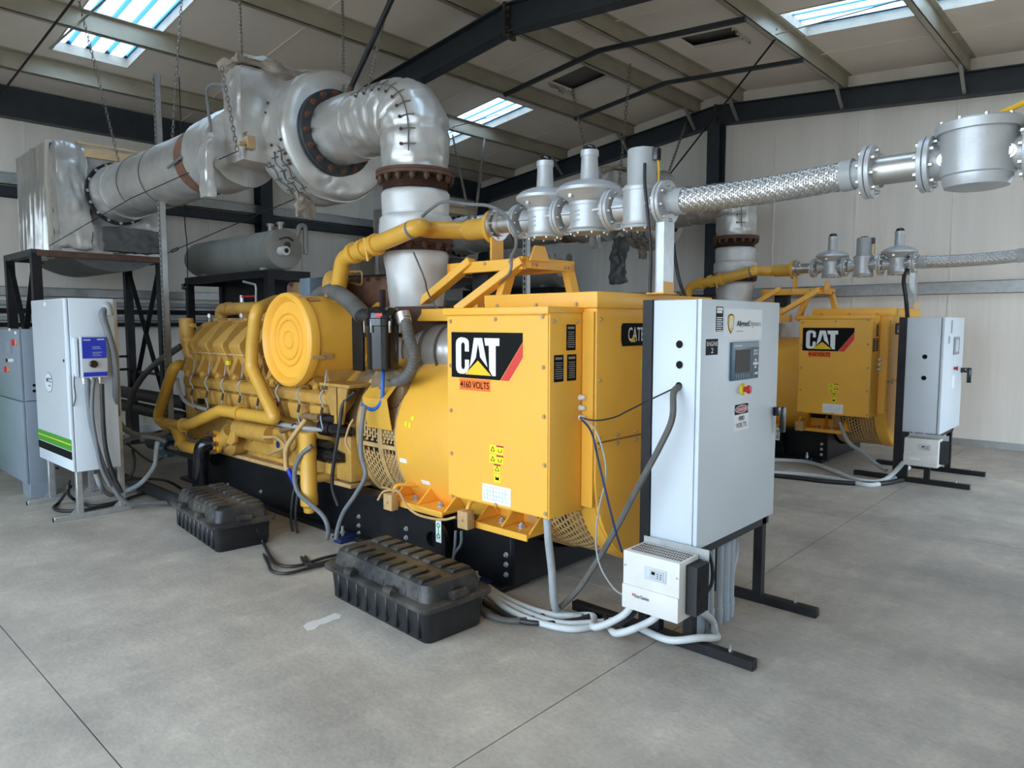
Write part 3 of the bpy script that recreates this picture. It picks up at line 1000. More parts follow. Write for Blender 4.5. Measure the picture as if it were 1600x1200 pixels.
# nameplates and cable glands on the side of the terminal box
fr = Face((TX, TY0, 0), (1, 0, 0), (0, 0, 1))
for (u0, v0), (u1, v1) in (((885, 507), (899, 547)), ((865.5, 555), (880, 596)), ((886, 554), (900, 594))):
    a0, b1 = fr.px(u0, v0)
    a1, b0 = fr.px(u1, v1)
    np_ = fr.rect('rating_plate', a0, a1, b0, b1, 'black_print', tb)
    k = B()
    n = 10
    for i in range(n):
        if i == 1:
            continue
        w = (a1 - a0) * (0.36 if i == 0 else random.uniform(0.3, 0.42))
        c = (a0 + a1) / 2
        z = b1 - (b1 - b0) * (0.13 + 0.82 * i / n)
        fr.rect('', c - w, c + w, z - (0.006 if i == 0 else 0.0022), z + (0.006 if i == 0 else 0.0022), '', None, 0.002, b=k)
    obj('plate_print', k, 'grey_print', np_)
glands = []
for v in (621, 637, 652):
    a, b_ = fr.px(906, v)
    q = fr.p(a, b_)
    glands.append(q)
    obj('cable_gland', B().lathe(q, fr.n, [(0, 0.016), (0.014, 0.016), (0.014, 0.012), (0.034, 0.012), (0.034, 0.009)], 8), 'off_white', tb)
inst('bolt', BOLT_Y, tb, fr.p(0.03, 1.61, 0.001), orient((0, -1, 0)))
inst('bolt', BOLT_Y, tb, fr.p(0.22, 1.61, 0.001), orient((0, -1, 0)))
for y in (2.3, 2.58, 2.88):
    inst('bolt', BOLT_Y, GEN, (2.999, y, 1.70), orient((-1, 0, 0)))

# generator feet: gusseted brackets on the base
for ya, yb_ in ((2.60, 3.04), (3.32, 3.86)):
    b = B().box(2.96, 3.22, ya, yb_, 0.375, 0.395)
    b.box(2.945, 2.96, ya, yb_, 0.36, 0.40)
    for y in (ya, (ya + yb_) / 2, yb_ - 0.014):
        b.prism([(2.97, 0.395), (3.24, 0.395), (3.24, 0.56), (3.17, 0.56)], 'y', y, y + 0.014)
    b.box(3.17, 3.25, ya, yb_, 0.36, 0.62)
    ftb = obj('mounting_foot', b, 'yellow_panel', GEN, bev=0.003, seg=1)
    inst('bolt', BOLT, ftb, (3.06, ya + 0.14, 0.396), None, (1.6, 1.6, 1.6))
    inst('bolt', BOLT, ftb, (3.06, yb_ - 0.14, 0.396), None, (1.6, 1.6, 1.6))
    obj('shim_block', B().box(3.03, 3.2, ya + 0.02, yb_ - 0.02, 0.35, 0.376), 'black_paint', GEN)
# junction blocks on bent brackets
for u, v in ((605, 785), (722, 813)):
    q = at(u, v, 'x', 2.86)
    jb = obj('junction_block', B().box(2.86, 2.92, q.y - 0.045, q.y + 0.045, q.z - 0.055, q.z + 0.055), 'dusty_yellow', GEN, bev=0.006)
    inst('bolt', BOLT_Y, jb, (2.859, q.y, q.z), orient((-1, 0, 0)))
    obj('bracket_arm', B().tube(bend([(2.92, q.y + 0.02, q.z + 0.04), (2.95, q.y + 0.02, q.z + 0.10), (3.10, q.y - 0.02, q.z + 0.08)], 0.04), 0.014, 8), 'yellow_panel', jb)

# ---- engine
fly = obj('flywheel_housing', B().lathe((AXX, 4.31, AXZ), (0, 1, 0), [(0, 0.56), (0.05, 0.60), (0.22, 0.60), (0.28, 0.56)], 40), 'grime_and_shade_brown', GEN)
obj('housing_box', B().box(2.98, 3.3, 4.36, 4.56, 0.42, 0.86), 'yellow_engine', GEN, bev=0.02)
obj('front_box', B().box(2.96, 3.2, 4.57, 4.70, 0.45, 0.62), 'yellow_engine', GEN, bev=0.012)
# block and sump
blk = [(3.06, 0.44), (4.20, 0.44), (4.20, 0.80), (4.27, 0.98), (4.27, 1.06), (3.95, 1.30), (3.85, 1.46), (3.41, 1.46), (3.31, 1.30), (2.99, 1.06), (2.99, 0.98), (3.06, 0.80)]
obj('engine_block', B().prism(blk, 'y', 4.56, 7.16), 'yellow_engine', GEN, bev=0.012)
obj('sump', B().box(3.12, 4.14, 4.58, 7.20, 0.345, 0.45), 'yellow_engine', GEN, bev=0.02)
obj('sump_rail', B().box(3.035, 4.22, 4.45, 7.25, 0.352, 0.385), 'dusty_yellow', GEN, bev=0.004, seg=1)
obj('front_gear_case', B().box(3.02, 4.24, 7.16, 7.34, 0.42, 1.28), 'yellow_engine', GEN, bev=0.03)
obj('ledge', B().prism([(2.945, 0.99), (3.05, 0.99), (3.05, 1.09), (2.97, 1.085), (2.945, 1.06)], 'y', 4.55, 7.16), 'yellow_engine', GEN, bev=0.006)
# cylinder heads, valve covers, side doors along both banks (mesh data shared)
PITCH, YC0 = 0.322, 6.97


def bank_piece(prof, w, bev, m='yellow_engine', nm='valve_cover'):
    return mesh_of(nm, B().prism(prof, 'y', -w / 2, w / 2), m, bev)


vb_ = B()
rs = []
for z, xa, xb, w, w2 in ((1.325, -0.69, -0.33, 0.10, 0.10), (1.385, -0.72, -0.32, 0.10, 0.10), (1.42, -0.715, -0.31, 0.096, 0.08), (1.56, -0.58, -0.34, 0.062, 0.045), (1.60, -0.53, -0.38, 0.045, 0.035)):
    rs.append([(xa, -w, z), (xa, w, z), (xb, w2, z), (xb, -w2, z)])
vc_me = mesh_of('valve_cover', vb_.rings(rs), 'yellow_engine', 0.006, 1, 25)
rb_ = B()
for s_ in (-1, 1):
    rb_.prism([(-0.66, 1.425), (-0.545, 1.572), (-0.50, 1.572), (-0.50, 1.45)], 'y', s_ * 0.085 - 0.007, s_ * 0.085 + 0.007)
rib_me = mesh_of('cover_rib', B().prism([(-0.66, 1.44), (-0.55, 1.60), (-0.42, 1.625), (-0.42, 1.58), (-0.55, 1.55)], 'y', -0.012, 0.012), 'yellow_engine', 0.004, 1)
hd_me = bank_piece([(-0.625, 1.06), (-0.655, 1.15), (-0.685, 1.315), (-0.34, 1.33), (-0.25, 1.15)], 0.21, 0.01, nm='cylinder_head')
fl_me = bank_piece([(-0.705, 1.312), (-0.705, 1.33), (-0.32, 1.34), (-0.32, 1.322)], 0.295, 0.004, 'dusty_yellow', 'head_gasket')
dr_me = bank_piece([(-0.655, 0.83), (-0.675, 0.845), (-0.700, 0.955), (-0.685, 0.975), (-0.60, 0.975), (-0.58, 0.83)], 0.25, 0.014, nm='side_door')
sp = B().beam((-0.64, 0.02, 1.27), (-0.735, -0.05, 1.13), 0.10, 0.06, (0, 1, 0)).cyl((-0.72, -0.04, 1.15), (-0.75, -0.065, 1.10), 0.026, n=12)
sp_me = mesh_of('plug_tube', sp, 'yellow_engine')
wp = [(-0.72, -0.11, 0.80), (-0.735, -0.10, 0.90), (-0.73, -0.13, 0.98), (-0.75, -0.12, 1.05), (-0.735, -0.16, 1.13), (-0.715, -0.155, 1.22), (-0.70, -0.14, 1.25)]
wire_me = mesh_of('ignition_lead', B().tube(cr(wp, 4), 0.0065, 6), 'grey_conduit')
brd_me = mesh_of('lead_connector', B().cyl((-0.737, -0.105, 0.91), (-0.733, -0.125, 0.975), 0.011, n=8), 'rust')
ck_me = mesh_of('clamp', B().box(-0.765, -0.70, -0.165, -0.145, 1.11, 1.14), 'grime_and_shade_brown', 0.003)
for i in range(8):
    y = YC0 - PITCH * i
    for s in (1, -1):
        rot = None if s == 1 else (0, 0, PI)
        h = inst('cylinder_head', hd_me, GEN, (AXX, y, 0), rot)
        v = inst('valve_cover', vc_me, GEN, (AXX, y, 0), rot)
        inst('cover_rib', rib_me, v, (AXX, y, 0))
        v.children[0].location = (0, 0.0, 0) if v.children else (0, 0, 0)
        inst('gasket_flange', fl_me, GEN, (AXX, y, 0), rot)
        if s == 1:
            inst('side_door', dr_me, GEN, (AXX, y, 0), rot)
            inst('plug_tube', sp_me, GEN, (AXX, y, 0), rot)
            w = inst('ignition_lead', wire_me, GEN, (AXX, y, 0), rot)
            inst('lead_connector', brd_me, GEN, (AXX, y, 0), rot)
            inst('lead_clamp', ck_me, GEN, (AXX, y, 0), rot)
obj('wiring_harness', B().tube(cr([(2.90, 7.2, 1.05), (2.89, 7.1, 0.90), (2.90, 6.9, 0.81), (2.905, 6.2, 0.79), (2.90, 5.6, 0.785), (2.90, 4.9, 0.79), (2.92, 4.62, 0.80)], 6), 0.018, 8), 'grey_conduit', GEN)
for y in (6.75, 6.5, 6.25, 6.0, 5.75, 5.5, 5.2, 5.0):
    obj('harness_tie', B().ring((2.904, y, 0.793), (0, 1, 0), 0.017, 0.022, 0.02, 10), 'black_rubber', GEN)
obj('gap_shade_block', B().prism([(3.06, 1.06), (3.30, 1.06), (3.34, 1.40), (3.16, 1.34)], 'y', 4.70, 7.10), 'grime_and_shade_brown', GEN)  # dark block: shade painted into the gaps between heads and covers
fh = Face((2.93, 6.4, 1.2), (0, -1, 0), (0, 0, 1))
for u, v, w_, h_, m_ in ((357, 567, 0.06, 0.035, 'hazard_yellow'), (314, 627, 0.10, 0.05, 'black_print')):
    a_, b_ = fh.px(u, v)
    fh.rect('sticker', a_ - w_ / 2, a_ + w_ / 2, b_ - h_ / 2, b_ + h_ / 2, m_, GEN, 0.012, 0.02)
# valley: air manifold boxes and crossover pipe
obj('air_manifold', B().box(3.36, 3.90, 5.0, 6.75, 1.45, 1.70), 'yellow_engine', GEN, bev=0.04)
obj('valley_rail', B().box(3.25, 3.34, 4.7, 7.1, 1.59, 1.63), 'yellow_engine', GEN, bev=0.008)
for i in range(9):
    obj('rail_boss', B().box(3.23, 3.36, 7.02 - PITCH * i * 0.98, 7.09 - PITCH * i * 0.98, 1.58, 1.65), 'dusty_yellow', GEN, bev=0.008)
q = at(345, 483, 'x', 3.45)
obj('air_crossover_pipe', B().tube(bend([(3.45, q.y, 1.58), (3.45, q.y, q.z), (3.45, 5.3, q.z)], 0.10), 0.062, 16), 'yellow_engine', GEN)
obj('pipe_collar', B().cyl((3.45, q.y - 0.22, q.z), (3.45, q.y - 0.15, q.z), 0.07, n=18), 'yellow_engine', GEN)
for dy in (0.5, 1.2):
    obj('sensor_fitting', B().cyl((3.3, q.y + 0.45 - dy, 1.60), (3.3, q.y + 0.45 - dy, 1.70), 0.014, n=8).cyl((3.3, q.y + 0.45 - dy, 1.66), (3.3, q.y + 0.45 - dy, 1.69), 0.022, n=6), 'stainless', GEN)
obj('breather_pipe', B().tube(bend([at(400, 480, 'x', 3.7), at(400, 445, 'x', 3.7), at(380, 440, 'x', 3.7)], 0.05), 0.012, 8), 'galvanised', GEN)
# oil filler
o = V((2.93, 7.0, 0))
fil = obj('oil_filler', B().lathe(o, (0, 0, 1), [(1.38, 0.052), (1.43, 0.058), (1.43, 0.068), (1.455, 0.068), (1.455, 0.056), (1.485, 0.056), (1.485, 0.074), (1.497, 0.074), (1.497, 0.064), (1.63, 0.067), (1.65, 0.06)], 22), 'yellow_engine', GEN)
obj('filler_neck', B().tube(bend([(2.93, 7.0, 1.42), (2.93, 7.0, 1.30), (3.08, 6.92, 1.16)], 0.08), 0.045, 14), 'yellow_engine', fil)
obj('filler_spout', B().cyl((2.93, 6.95, 1.58), (2.95, 6.86, 1.58), 0.02, n=10), 'yellow_engine', fil)
obj('dipstick_bracket', B().box(2.98, 3.05, 7.16, 7.19, 1.28, 1.50), 'yellow_engine', GEN, bev=0.005, seg=1)

# coolant piping on the near side
PX = 2.83


def ppath(*uv, x=PX):
    return [at(u, v, 'x', x) for u, v in uv]


obj('coolant_pipe', B().tube(bend([at(432, 470, 'x', 3.15)] + ppath((400, 484), (394, 540), (393, 573), (424, 640), (430, 655), (345, 641), (300, 662), (284, 664)), 0.09), 0.052, 16), 'yellow_pipe', GEN)
obj('coolant_pipe', B().tube(bend([(3.05, 7.3, 1.16)] + ppath((273, 568), (245, 655), (262, 664), (285, 664)), 0.10), 0.052, 16), 'yellow_pipe', GEN)
obj('coolant_pipe', B().tube(bend(ppath((270, 662), (276, 672), (287, 697), (315, 703)) + [at(345, 690, 'x', 2.92)], 0.09), 0.055, 16), 'yellow_pipe', GEN)
for u, v, du in ((287, 664, 1), (262, 664, 1), (376, 645, 1), (282, 690, 0)):
    c = at(u, v, 'x', PX)
    obj('pipe_clamp', B().ring(c - V((0, 0.02, 0)), (0, 1, 0) if du else (0, -0.5, -1), 0.05, 0.066, 0.04, 20), 'yellow_pipe', GEN)
pc = at(352, 688, 'x', 2.95)
pump = obj('water_pump', B().lathe((2.98, pc.y, pc.z), (-1, 0, 0), [(-0.15, 0.15), (0.0, 0.15), (0.05, 0.11), (0.10, 0.07)], 24), 'yellow_engine', GEN)
obj('pump_volute', B().tube(bend([(2.93, pc.y + 0.20, pc.z - 0.02), (2.92, pc.y, pc.z - 0.03), (2.94, pc.y - 0.14, pc.z + 0.10)], 0.12), [0.075] * 9 + [0.07], 14), 'yellow_engine', pump)
obj('pump_bracket', B().prism([(pc.y - 0.22, pc.z - 0.02), (pc.y - 0.28, pc.z + 0.02), (pc.y - 0.28, pc.z + 0.11), (pc.y - 0.20, pc.z + 0.11), (pc.y - 0.17, pc.z + 0.06), (pc.y - 0.1, pc.z + 0.1), (pc.y - 0.05, pc.z)], 'x', 2.90, 2.94), 'yellow_engine', pump, bev=0.006, seg=1)
obj('pump_flange', B().lathe((2.86, pc.y + 0.02, pc.z - 0.01), (-1, 0.1, 0), [(-0.03, 0.105), (0.0, 0.105), (0.0, 0.08), (0.03, 0.08)], 24), 'yellow_pipe', pump)
b = bend([(2.86, pc.y + 0.02, pc.z - 0.01), (2.76, pc.y + 0.05, pc.z - 0.02), at(314, 712, 'x', 2.76), at(313, 800, 'x', 2.76) + V((0, 0, 0.0))], 0.10)
zlow = at(313, 775, 'x', 2.76).z
obj('black_inlet_pipe', B().tube([q for q in b if q.z > 0.015] + [V((b[-1].x, b[-1].y, 0.01))], 0.068, 16), 'black_gloss', GEN)
bolts(GEN, BOLT_DARK, (2.83, pc.y + 0.02, pc.z - 0.01), (-1, 0.1, 0), 0.09, 6)
# front inlet: butterfly valve and black elbow
fq = at(262, 697, 'x', 3.0)
vlv = obj('butterfly_valve', B().lathe((fq.x, fq.y + 0.02, fq.z), (0, -1, 0), [(-0.06, 0.11), (-0.035, 0.11), (-0.035, 0.085), (0.0, 0.085), (0.0, 0.12), (0.05, 0.12), (0.05, 0.09), (0.075, 0.09), (0.075, 0.115), (0.10, 0.115)], 26), 'valve_blue_grey', GEN)
bolts(vlv, BOLT, (fq.x, fq.y - 0.085, fq.z), (0, -1, 0), 0.098, 6)
obj('black_suction_pipe', B().cyl((fq.x, fq.y - 0.08, fq.z), (3.0, pc.y + 0.3, fq.z + 0.01), 0.068, n=18), 'black_gloss', GEN)
obj('black_suction_pipe', B().tube(bend([(fq.x, fq.y + 0.06, fq.z), (fq.x, fq.y + 0.45, fq.z), (fq.x + 0.2, fq.y + 0.7, fq.z)], 0.2), 0.08, 14), 'black_rubber', GEN)
# crankcase side details below the doors
for i in range(5):
    y = 6.4 - 0.36 * i
    obj('crankcase_cover', B().lathe((3.06, y, 0.62), (-1, 0, 0), [(0, 0.085), (0.02, 0.085), (0.03, 0.06)], 20), 'yellow_engine', GEN)
    for t in range(4):
        inst('bolt', BOLT_Y, GEN, (3.04, y + 0.07 * math.cos(t * PI / 2 + 0.7), 0.62 + 0.07 * math.sin(t * PI / 2 + 0.7)), orient((-1, 0, 0)))
cq = at(435, 692, 'x', 3.0)
cov = obj('oil_cooler_end', B().lathe((3.06, cq.y, cq.z), (-1, 0, 0), [(0, 0.135), (0.06, 0.135), (0.075, 0.12)], 26), 'yellow_engine', GEN)
obj('round_sticker', B().lathe((2.984, cq.y - 0.02, cq.z - 0.01), (-1, 0, 0), [(0, 0.03), (0.002, 0.03)], 18), 'blue_foot', cov)
obj('oil_cooler', B().cyl((2.98, 6.1, 0.66), (2.98, 5.5, 0.66), 0.08, n=18), 'yellow_engine', GEN)
obj('oil_line', B().tube(bend(ppath((440, 672), (470, 662), (475, 650), (500, 652), x=2.94), 0.05), 0.028, 12), 'grime_and_shade_brown', GEN)
obj('oil_line', B().tube(bend(ppath((462, 676), (446, 700), (447, 733), x=2.86), 0.05), 0.02, 10), 'dusty_yellow', GEN)
obj('drain_pipe', B().tube(bend(ppath((412, 683), (432, 683), (448, 697), (420, 710), x=2.9), 0.05), 0.013, 8), 'dusty_yellow', GEN)
# lube oil filter bottle
oq = at(482, 730, 'x', 2.85)
ofl = obj('oil_filter', B().lathe((2.85, oq.y, 0), (0, 0, 1), [(0.155, 0.03), (0.165, 0.042), (0.20, 0.045), (0.22, 0.066), (0.30, 0.068), (0.31, 0.062), (0.60, 0.062), (0.60, 0.068), (0.66, 0.068), (0.66, 0.064), (0.77, 0.064), (0.78, 0.055)], 24), 'yellow_pipe', GEN)
obj('filter_arm', B().cyl((2.86, oq.y + 0.02, 0.62), (3.06, oq.y + 0.06, 0.62), 0.035, n=12).cyl((2.86, oq.y, 0.42), (3.06, oq.y - 0.05, 0.42), 0.04, n=12), 'yellow_engine', ofl)
# starter motors
for u, v in ((522, 670), (512, 710)):
    q = at(u, v, 'x', 2.97)
    st = obj('starter_motor', B().lathe((2.97, q.y + 0.16, q.z), (0, -1, 0), [(0, 0.05), (0.02, 0.066), (0.16, 0.066), (0.16, 0.058), (0.22, 0.058), (0.22, 0.066), (0.30, 0.05), (0.38, 0.035)], 20), 'black_gloss', GEN)
    obj('solenoid', B().cyl((2.94, q.y + 0.1, q.z + 0.085), (2.94, q.y - 0.08, q.z + 0.085), 0.035, n=14), 'black_gloss', st)
# mounting bracket of the air cleaner
q0, q1 = at(506, 598, 'x', 2.93), at(548, 600, 'x', 2.93)
ym = (q0.y + q1.y) / 2
obj('air_cleaner_bracket', B().box(2.90, 3.3, q1.y - 0.02, q0.y + 0.02, 1.135, 1.16).prism([(q0.y, 1.14), (q1.y + 0.03, 1.14), (ym - 0.07, 0.86), (ym + 0.05, 0.86)], 'x', 2.92, 2.94).prism([(2.92, 0.86), (2.92, 1.14), (3.2, 1.14)], 'y', ym - 0.02, ym + 0.0), 'yellow_engine', GEN, bev=0.004, seg=1)
# magneto drive housing
mg = at(595, 606, 'x', 3.0)
obj('drive_cover', B().lathe((3.12, mg.y, mg.z), (-1, -0.2, 0), [(0, 0.165), (0.06, 0.165), (0.08, 0.15), (0.08, 0.06), (0.10, 0.06)], 28), 'grime_and_shade_brown', GEN)

# ---- air cleaner drum
AC = V((2.75, 4.86, 1.475))
dprof = [(0.60, 0.335), (0.085, 0.335), (0.085, 0.356), (0.05, 0.358), (0.02, 0.352), (0.004, 0.336), (0.0, 0.325), (0.006, 0.314), (0.035, 0.295), (0.048, 0.286), (0.050, 0.278), (0.044, 0.205), (0.030, 0.197), (0.044, 0.188), (0.044, 0.155), (0.030, 0.147), (0.044, 0.138), (0.044, 0.075), (0.030, 0.066), (0.044, 0.057), (0.044, 0.0)]
drum = obj('air_cleaner_drum', B().lathe(AC, (1, 0, 0), dprof, 64), 'yellow_panel', GEN, smooth=30)
obj('drum_rear_band', B().ring(AC + V((0.52, 0, 0)), (1, 0, 0), 0.33, 0.345, 0.05, 56), 'yellow_panel', drum)
for a in (62, -20, 150, 215, 285):
    t = math.radians(a)
    n = V((0, -math.cos(t), math.sin(t)))
    tg = V((0, math.sin(t), math.cos(t)))
    lt = B().beam(AC + n * 0.352 + V((0.03, 0, 0)), AC + n * 0.36 + V((0.13, 0, 0)), 0.028, 0.012, n)
    lt.beam(AC + n * 0.345 + V((0.11, 0, 0)), AC + n * 0.345 + V((0.21, 0, 0)), 0.04, 0.012, n)
    obj('latch', lt, 'dusty_yellow', drum, bev=0.002, seg=1)
obj('drum_outlet', B().tube(bend([AC + V((0.42, -0.02, 0.30)), AC + V((0.42, 0.0, 0.47)), AC + V((0.75, 0.25, 0.50))], 0.12), 0.075, 16), 'yellow_engine', drum)
obj('drum_clamp_bracket', B().prism([(4.42, 1.76), (4.36, 1.62), (4.31, 1.46), (4.38, 1.46), (4.45, 1.60), (4.5, 1.72)], 'x', 3.28, 3.33), 'yellow_panel', drum, bev=0.004, seg=1)
obj('drum_outlet_ring', B().tube(cr([AC + V((0.60, -0.30, 0.18)), AC + V((0.62, -0.42, 0.05)), AC + V((0.60, -0.40, -0.12))], 6), 0.02, 8), 'yellow_engine', drum)

# ---- black crankcase-vent canister with bracket and hoses
cq = at(598, 530, 'x', 3.0)
can = obj('vent_canister', B().lathe((3.0, cq.y, 0), (0, 0, 1), [(1.265, 0.03), (1.275, 0.085), (1.29, 0.108), (1.58, 0.112), (1.585, 0.128), (1.63, 0.128), (1.635, 0.118), (1.68, 0.115), (1.705, 0.10), (1.715, 0.04)], 32), 'black_gloss', GEN)
for a in (150, 195, 255, 300):
    t = math.radians(a)
    obj('clip', B().box(-0.008, 0.008, -0.008, 0.002, 1.535, 1.615), 'stainless', can, bev=0.003).matrix_parent_inverse = Matrix.Translation((3.0 + 0.124 * math.cos(t), cq.y + 0.124 * math.sin(t), 0))
fc = Face((3.0 - 0.119 * math.cos(0.6), cq.y - 0.119 * math.sin(0.6), 1.655), (math.sin(0.6), -math.cos(0.6), 0), (0, 0, 1))
fc.rect('canister_label', -0.005, 0.04, -0.01, 0.012, 'red_print', can, 0.006, 0.006)
plq = [at(u, v, 'x', 3.05) for u, v in ((551, 495), (567, 495), (568, 580), (551, 580))]
obj('canister_bracket', B().box(3.04, 3.065, plq[1].y, plq[0].y, plq[2].z, plq[0].z).box(3.05, 3.16, cq.y - 0.02, plq[1].y + 0.02, 1.5, 1.53), 'black_paint', GEN, bev=0.003, seg=1)
obj('canister_post', B().box(2.99, 3.02, cq.y - 0.015, cq.y + 0.015, 1.70, 1.83), 'black_steel', can)
obj('canister_inlet', B().cyl((3.0, cq.y + 0.1, 1.64), (2.99, cq.y + 0.24, 1.655), 0.05, n=16), 'black_rubber', can)


def corrugated(pts, r, pitch=0.014, n=14):
    p = cr(pts, 14)
    out, rr = [p[0]], [r]
    acc, k = 0.0, 0
    for i in range(1, len(p)):
        seg = (p[i] - p[i - 1]).length
        m = max(1, int(seg / (pitch / 2)))
        for j in range(1, m + 1):
            k += 1
            out.append(p[i - 1].lerp(p[i], j / m))
            rr.append(r * (1.0 if k % 2 else 0.86))
    return B().tube(out, rr, n)


obj('breather_hose', corrugated([V((2.99, cq.y + 0.22, 1.655)), at(545, 470, 'x', 3.02), at(520, 456, 'x', 3.1), at(498, 462, 'x', 3.3), at(488, 480, 'x', 3.4)], 0.062), 'dusty_rubber', GEN)
obj('breather_hose', corrugated([at(632, 497, 'x', 3.03), at(640, 530, 'x', 3.0), at(647, 560, 'x', 3.0), at(636, 588, 'x', 3.02), at(608, 598, 'x', 3.1), at(585, 588, 'x', 3.2)], 0.042), 'dusty_rubber', GEN)
obj('hose_cuff', B().cyl(at(629, 488, 'x', 3.03), at(633, 505, 'x', 3.03), 0.048, n=14), 'stainless', GEN)
obj('canister_drain_hose', B().tube(cr([(3.0, cq.y, 1.27)] + ppath((598, 600), (596, 628), (582, 640), (566, 632), x=2.97), 6), 0.014, 8), 'blue_hose', GEN)

# ---- exhaust manifold lagging and turbo wraps
obj('manifold_lagging', B().box(3.42, 3.95, 4.35, 6.0, 1.70, 1.98), 'rusty_lagging', GEN, bev=0.05, seg=3)
for i in range(12):
    inst('bolt', BOLT_DARK, GEN, (3.419, 4.45 + 0.13 * i, 1.95), orient((-1, 0, 0)))
obj('lagging_wire', B().tube(cr([(3.41, 5.95, 1.99), (3.40, 5.4, 1.985), (3.40, 4.9, 1.98), (3.41, 4.4, 1.97)], 6), 0.007, 6), 'black_steel', GEN)
obj('valve_actuator_box', B().box(3.25, 3.45, 5.30, 5.46, 1.78, 1.98), 'valve_blue_grey', GEN, bev=0.006)
obj('actuator_flange', B().box(3.28, 3.42, 5.46, 5.62, 1.80, 1.95), 'grime_and_shade_brown', GEN, bev=0.01)
obj('lagging_handle', B().tube(bend([at(538, 425, 'x', 3.40), at(566, 424, 'x', 3.40), at(566, 446, 'x', 3.40), at(540, 440, 'x', 3.40)], 0.03), 0.008, 6), 'yellow_engine', GEN)
obj('turbo_wrap', B().lathe((3.45, 3.62, 1.40), (0, 1, 0), [(0, 0.17), (0.03, 0.19), (0.25, 0.20), (0.28, 0.18), (0.30, 0.205), (0.62, 0.21), (0.66, 0.18)], 28), 'silver_lagging', GEN)
for k_, dy in enumerate((0.1, 0.27, 0.45)):
    obj('wrap_strap', B().ring((3.45, 3.62 + dy, 1.40), (0, 1, 0), 0.19, 0.212, 0.012, 28), 'dusty_rubber', GEN)
obj('turbo_wrap', B().lathe((3.85, 3.62, 1.40), (0, 1, 0), [(0, 0.17), (0.03, 0.2), (0.62, 0.21), (0.66, 0.18)], 28), 'silver_lagging', GEN)
obj('turbo_casing', B().lathe((3.45, 4.05, 1.62), (0, 0, 1), [(-0.25, 0.17), (0.0, 0.2), (0.05, 0.23), (0.10, 0.23)], 24), 'rust', GEN)
obj('frame_bar', B().box(3.28, 3.34, 3.35, 4.45, 1.615, 1.70), 'yellow_panel', GEN, bev=0.004, seg=1)
for u in (652, 668):
    q = at(u, 575, 'x', 3.30)
    obj('hook_bracket', B().tube(bend([(3.3, q.y, 1.33), (3.3, q.y, 1.22), (3.22, q.y - 0.04, 1.18)], 0.03), 0.012, 6), 'yellow_panel', GEN)

# ---- platform carrying the gas train
PZ = 2.0
plat = obj('gas_train_platform', B().box(3.42, 3.46, 3.06, 3.78, PZ - 0.055, PZ + 0.02).box(3.93, 3.97, 3.06, 3.78, PZ - 0.045, PZ + 0.02).box(3.42, 3.97, 3.06, 3.10, PZ - 0.045, PZ + 0.03).box(3.42, 3.97, 3.74, 3.78, PZ - 0.045, PZ + 0.02).box(3.44, 3.95, 3.08, 3.76, PZ - 0.03, PZ - 0.015), 'yellow_panel', GEN, bev=0.006)
for x, y in ((3.419, 3.12), (3.419, 3.17), (3.419, 3.4)):
    inst('bolt', BOLT_Y, plat, (x, y, PZ), orient((-1, 0, 0)))
for x in (3.52, 3.56, 3.86, 3.9):
    inst('bolt', BOLT_Y, plat, (x, 3.059, PZ - 0.02), orient((0, -1, 0)))
for p0, p1 in ((at(636, 494, 'x', 3.36), at(738, 408, 'x', 3.44)), (at(716, 485, 'x', 3.30), at(818, 408, 'x', 3.44)), ((3.94, 4.2, 1.63), (3.94, 3.66, 1.98)), ((3.94, 3.02, 1.70), (3.94, 3.10, 1.98)), ((3.45, 3.32, 1.63), (3.45, 3.20, 1.95))):
    obj('strut', B().beam(p0, p1, 0.055, 0.085, (1, 0, 0)), 'yellow_panel', plat, bev=0.004, seg=1)
obj('platform_box', B().box(3.55, 3.68, 3.50, 3.66, 1.80, 1.96), 'black_steel', plat, bev=0.005, seg=1)
obj('platform_post', B().box(3.5, 3.56, 3.55, 3.61, 1.62, 1.80), 'yellow_panel', plat)
obj('pipe_saddle', B().box(3.47, 3.59, 3.385, 3.40, PZ, 2.20).box(3.45, 3.62, 3.30, 3.44, PZ, PZ + 0.015), 'yellow_panel', plat, bev=0.003, seg=1)
obj('pipe_saddle', B().prism([(3.44, PZ), (3.64, PZ), (3.59, PZ + 0.10), (3.49, PZ + 0.10)], 'y', 3.01, 3.025), 'yellow_panel', plat, bev=0.003, seg=1)
# yellow gas pipe from the train down to the engine
GX, GZ = 3.53, 2.255
gp = [V((GX, 3.42, GZ)), V((GX, 3.70, GZ)), V((3.30, 3.86, GZ + 0.0)), at(655, 353, 'x', 3.10), at(612, 372, 'x', 3.08), at(573, 388, 'x', 3.08), at(536, 404, 'x', 3.10), at(530, 440, 'x', 3.12), at(527, 475, 'x', 3.14)]
gas = obj('gas_pipe', B().tube(bend(gp, 0.13), 0.060, 18), 'yellow_pipe', GEN)
obj('gas_pipe_sleeve', B().cyl((GX, 3.43, GZ), (GX, 3.66, GZ), 0.074, n=20), 'yellow_pipe', gas)
for a, b_ in (((590, 381), (584, 384)), ((572, 388), (566, 391)), ((556, 394), (551, 397))):
    obj('coupling', B().cyl(at(*a, 'x', 3.085), at(*b_, 'x', 3.085), 0.078, n=20), 'yellow_pipe', gas)
obj('coupling_bolts', B().cyl(at(569, 372, 'x', 3.03), at(575, 408, 'x', 3.03), 0.01, n=8), 'yellow_pipe', gas)
q = at(527, 464, 'x', 3.14)
obj('pipe_flange', B().cyl(q, q + V((0, 0, 0.025)), 0.095, n=24), 'yellow_pipe', gas)
obj('yellow_flange', B().cyl((GX, 3.40, GZ), (GX, 3.43, GZ), 0.115, n=28), 'yellow_pipe', gas)
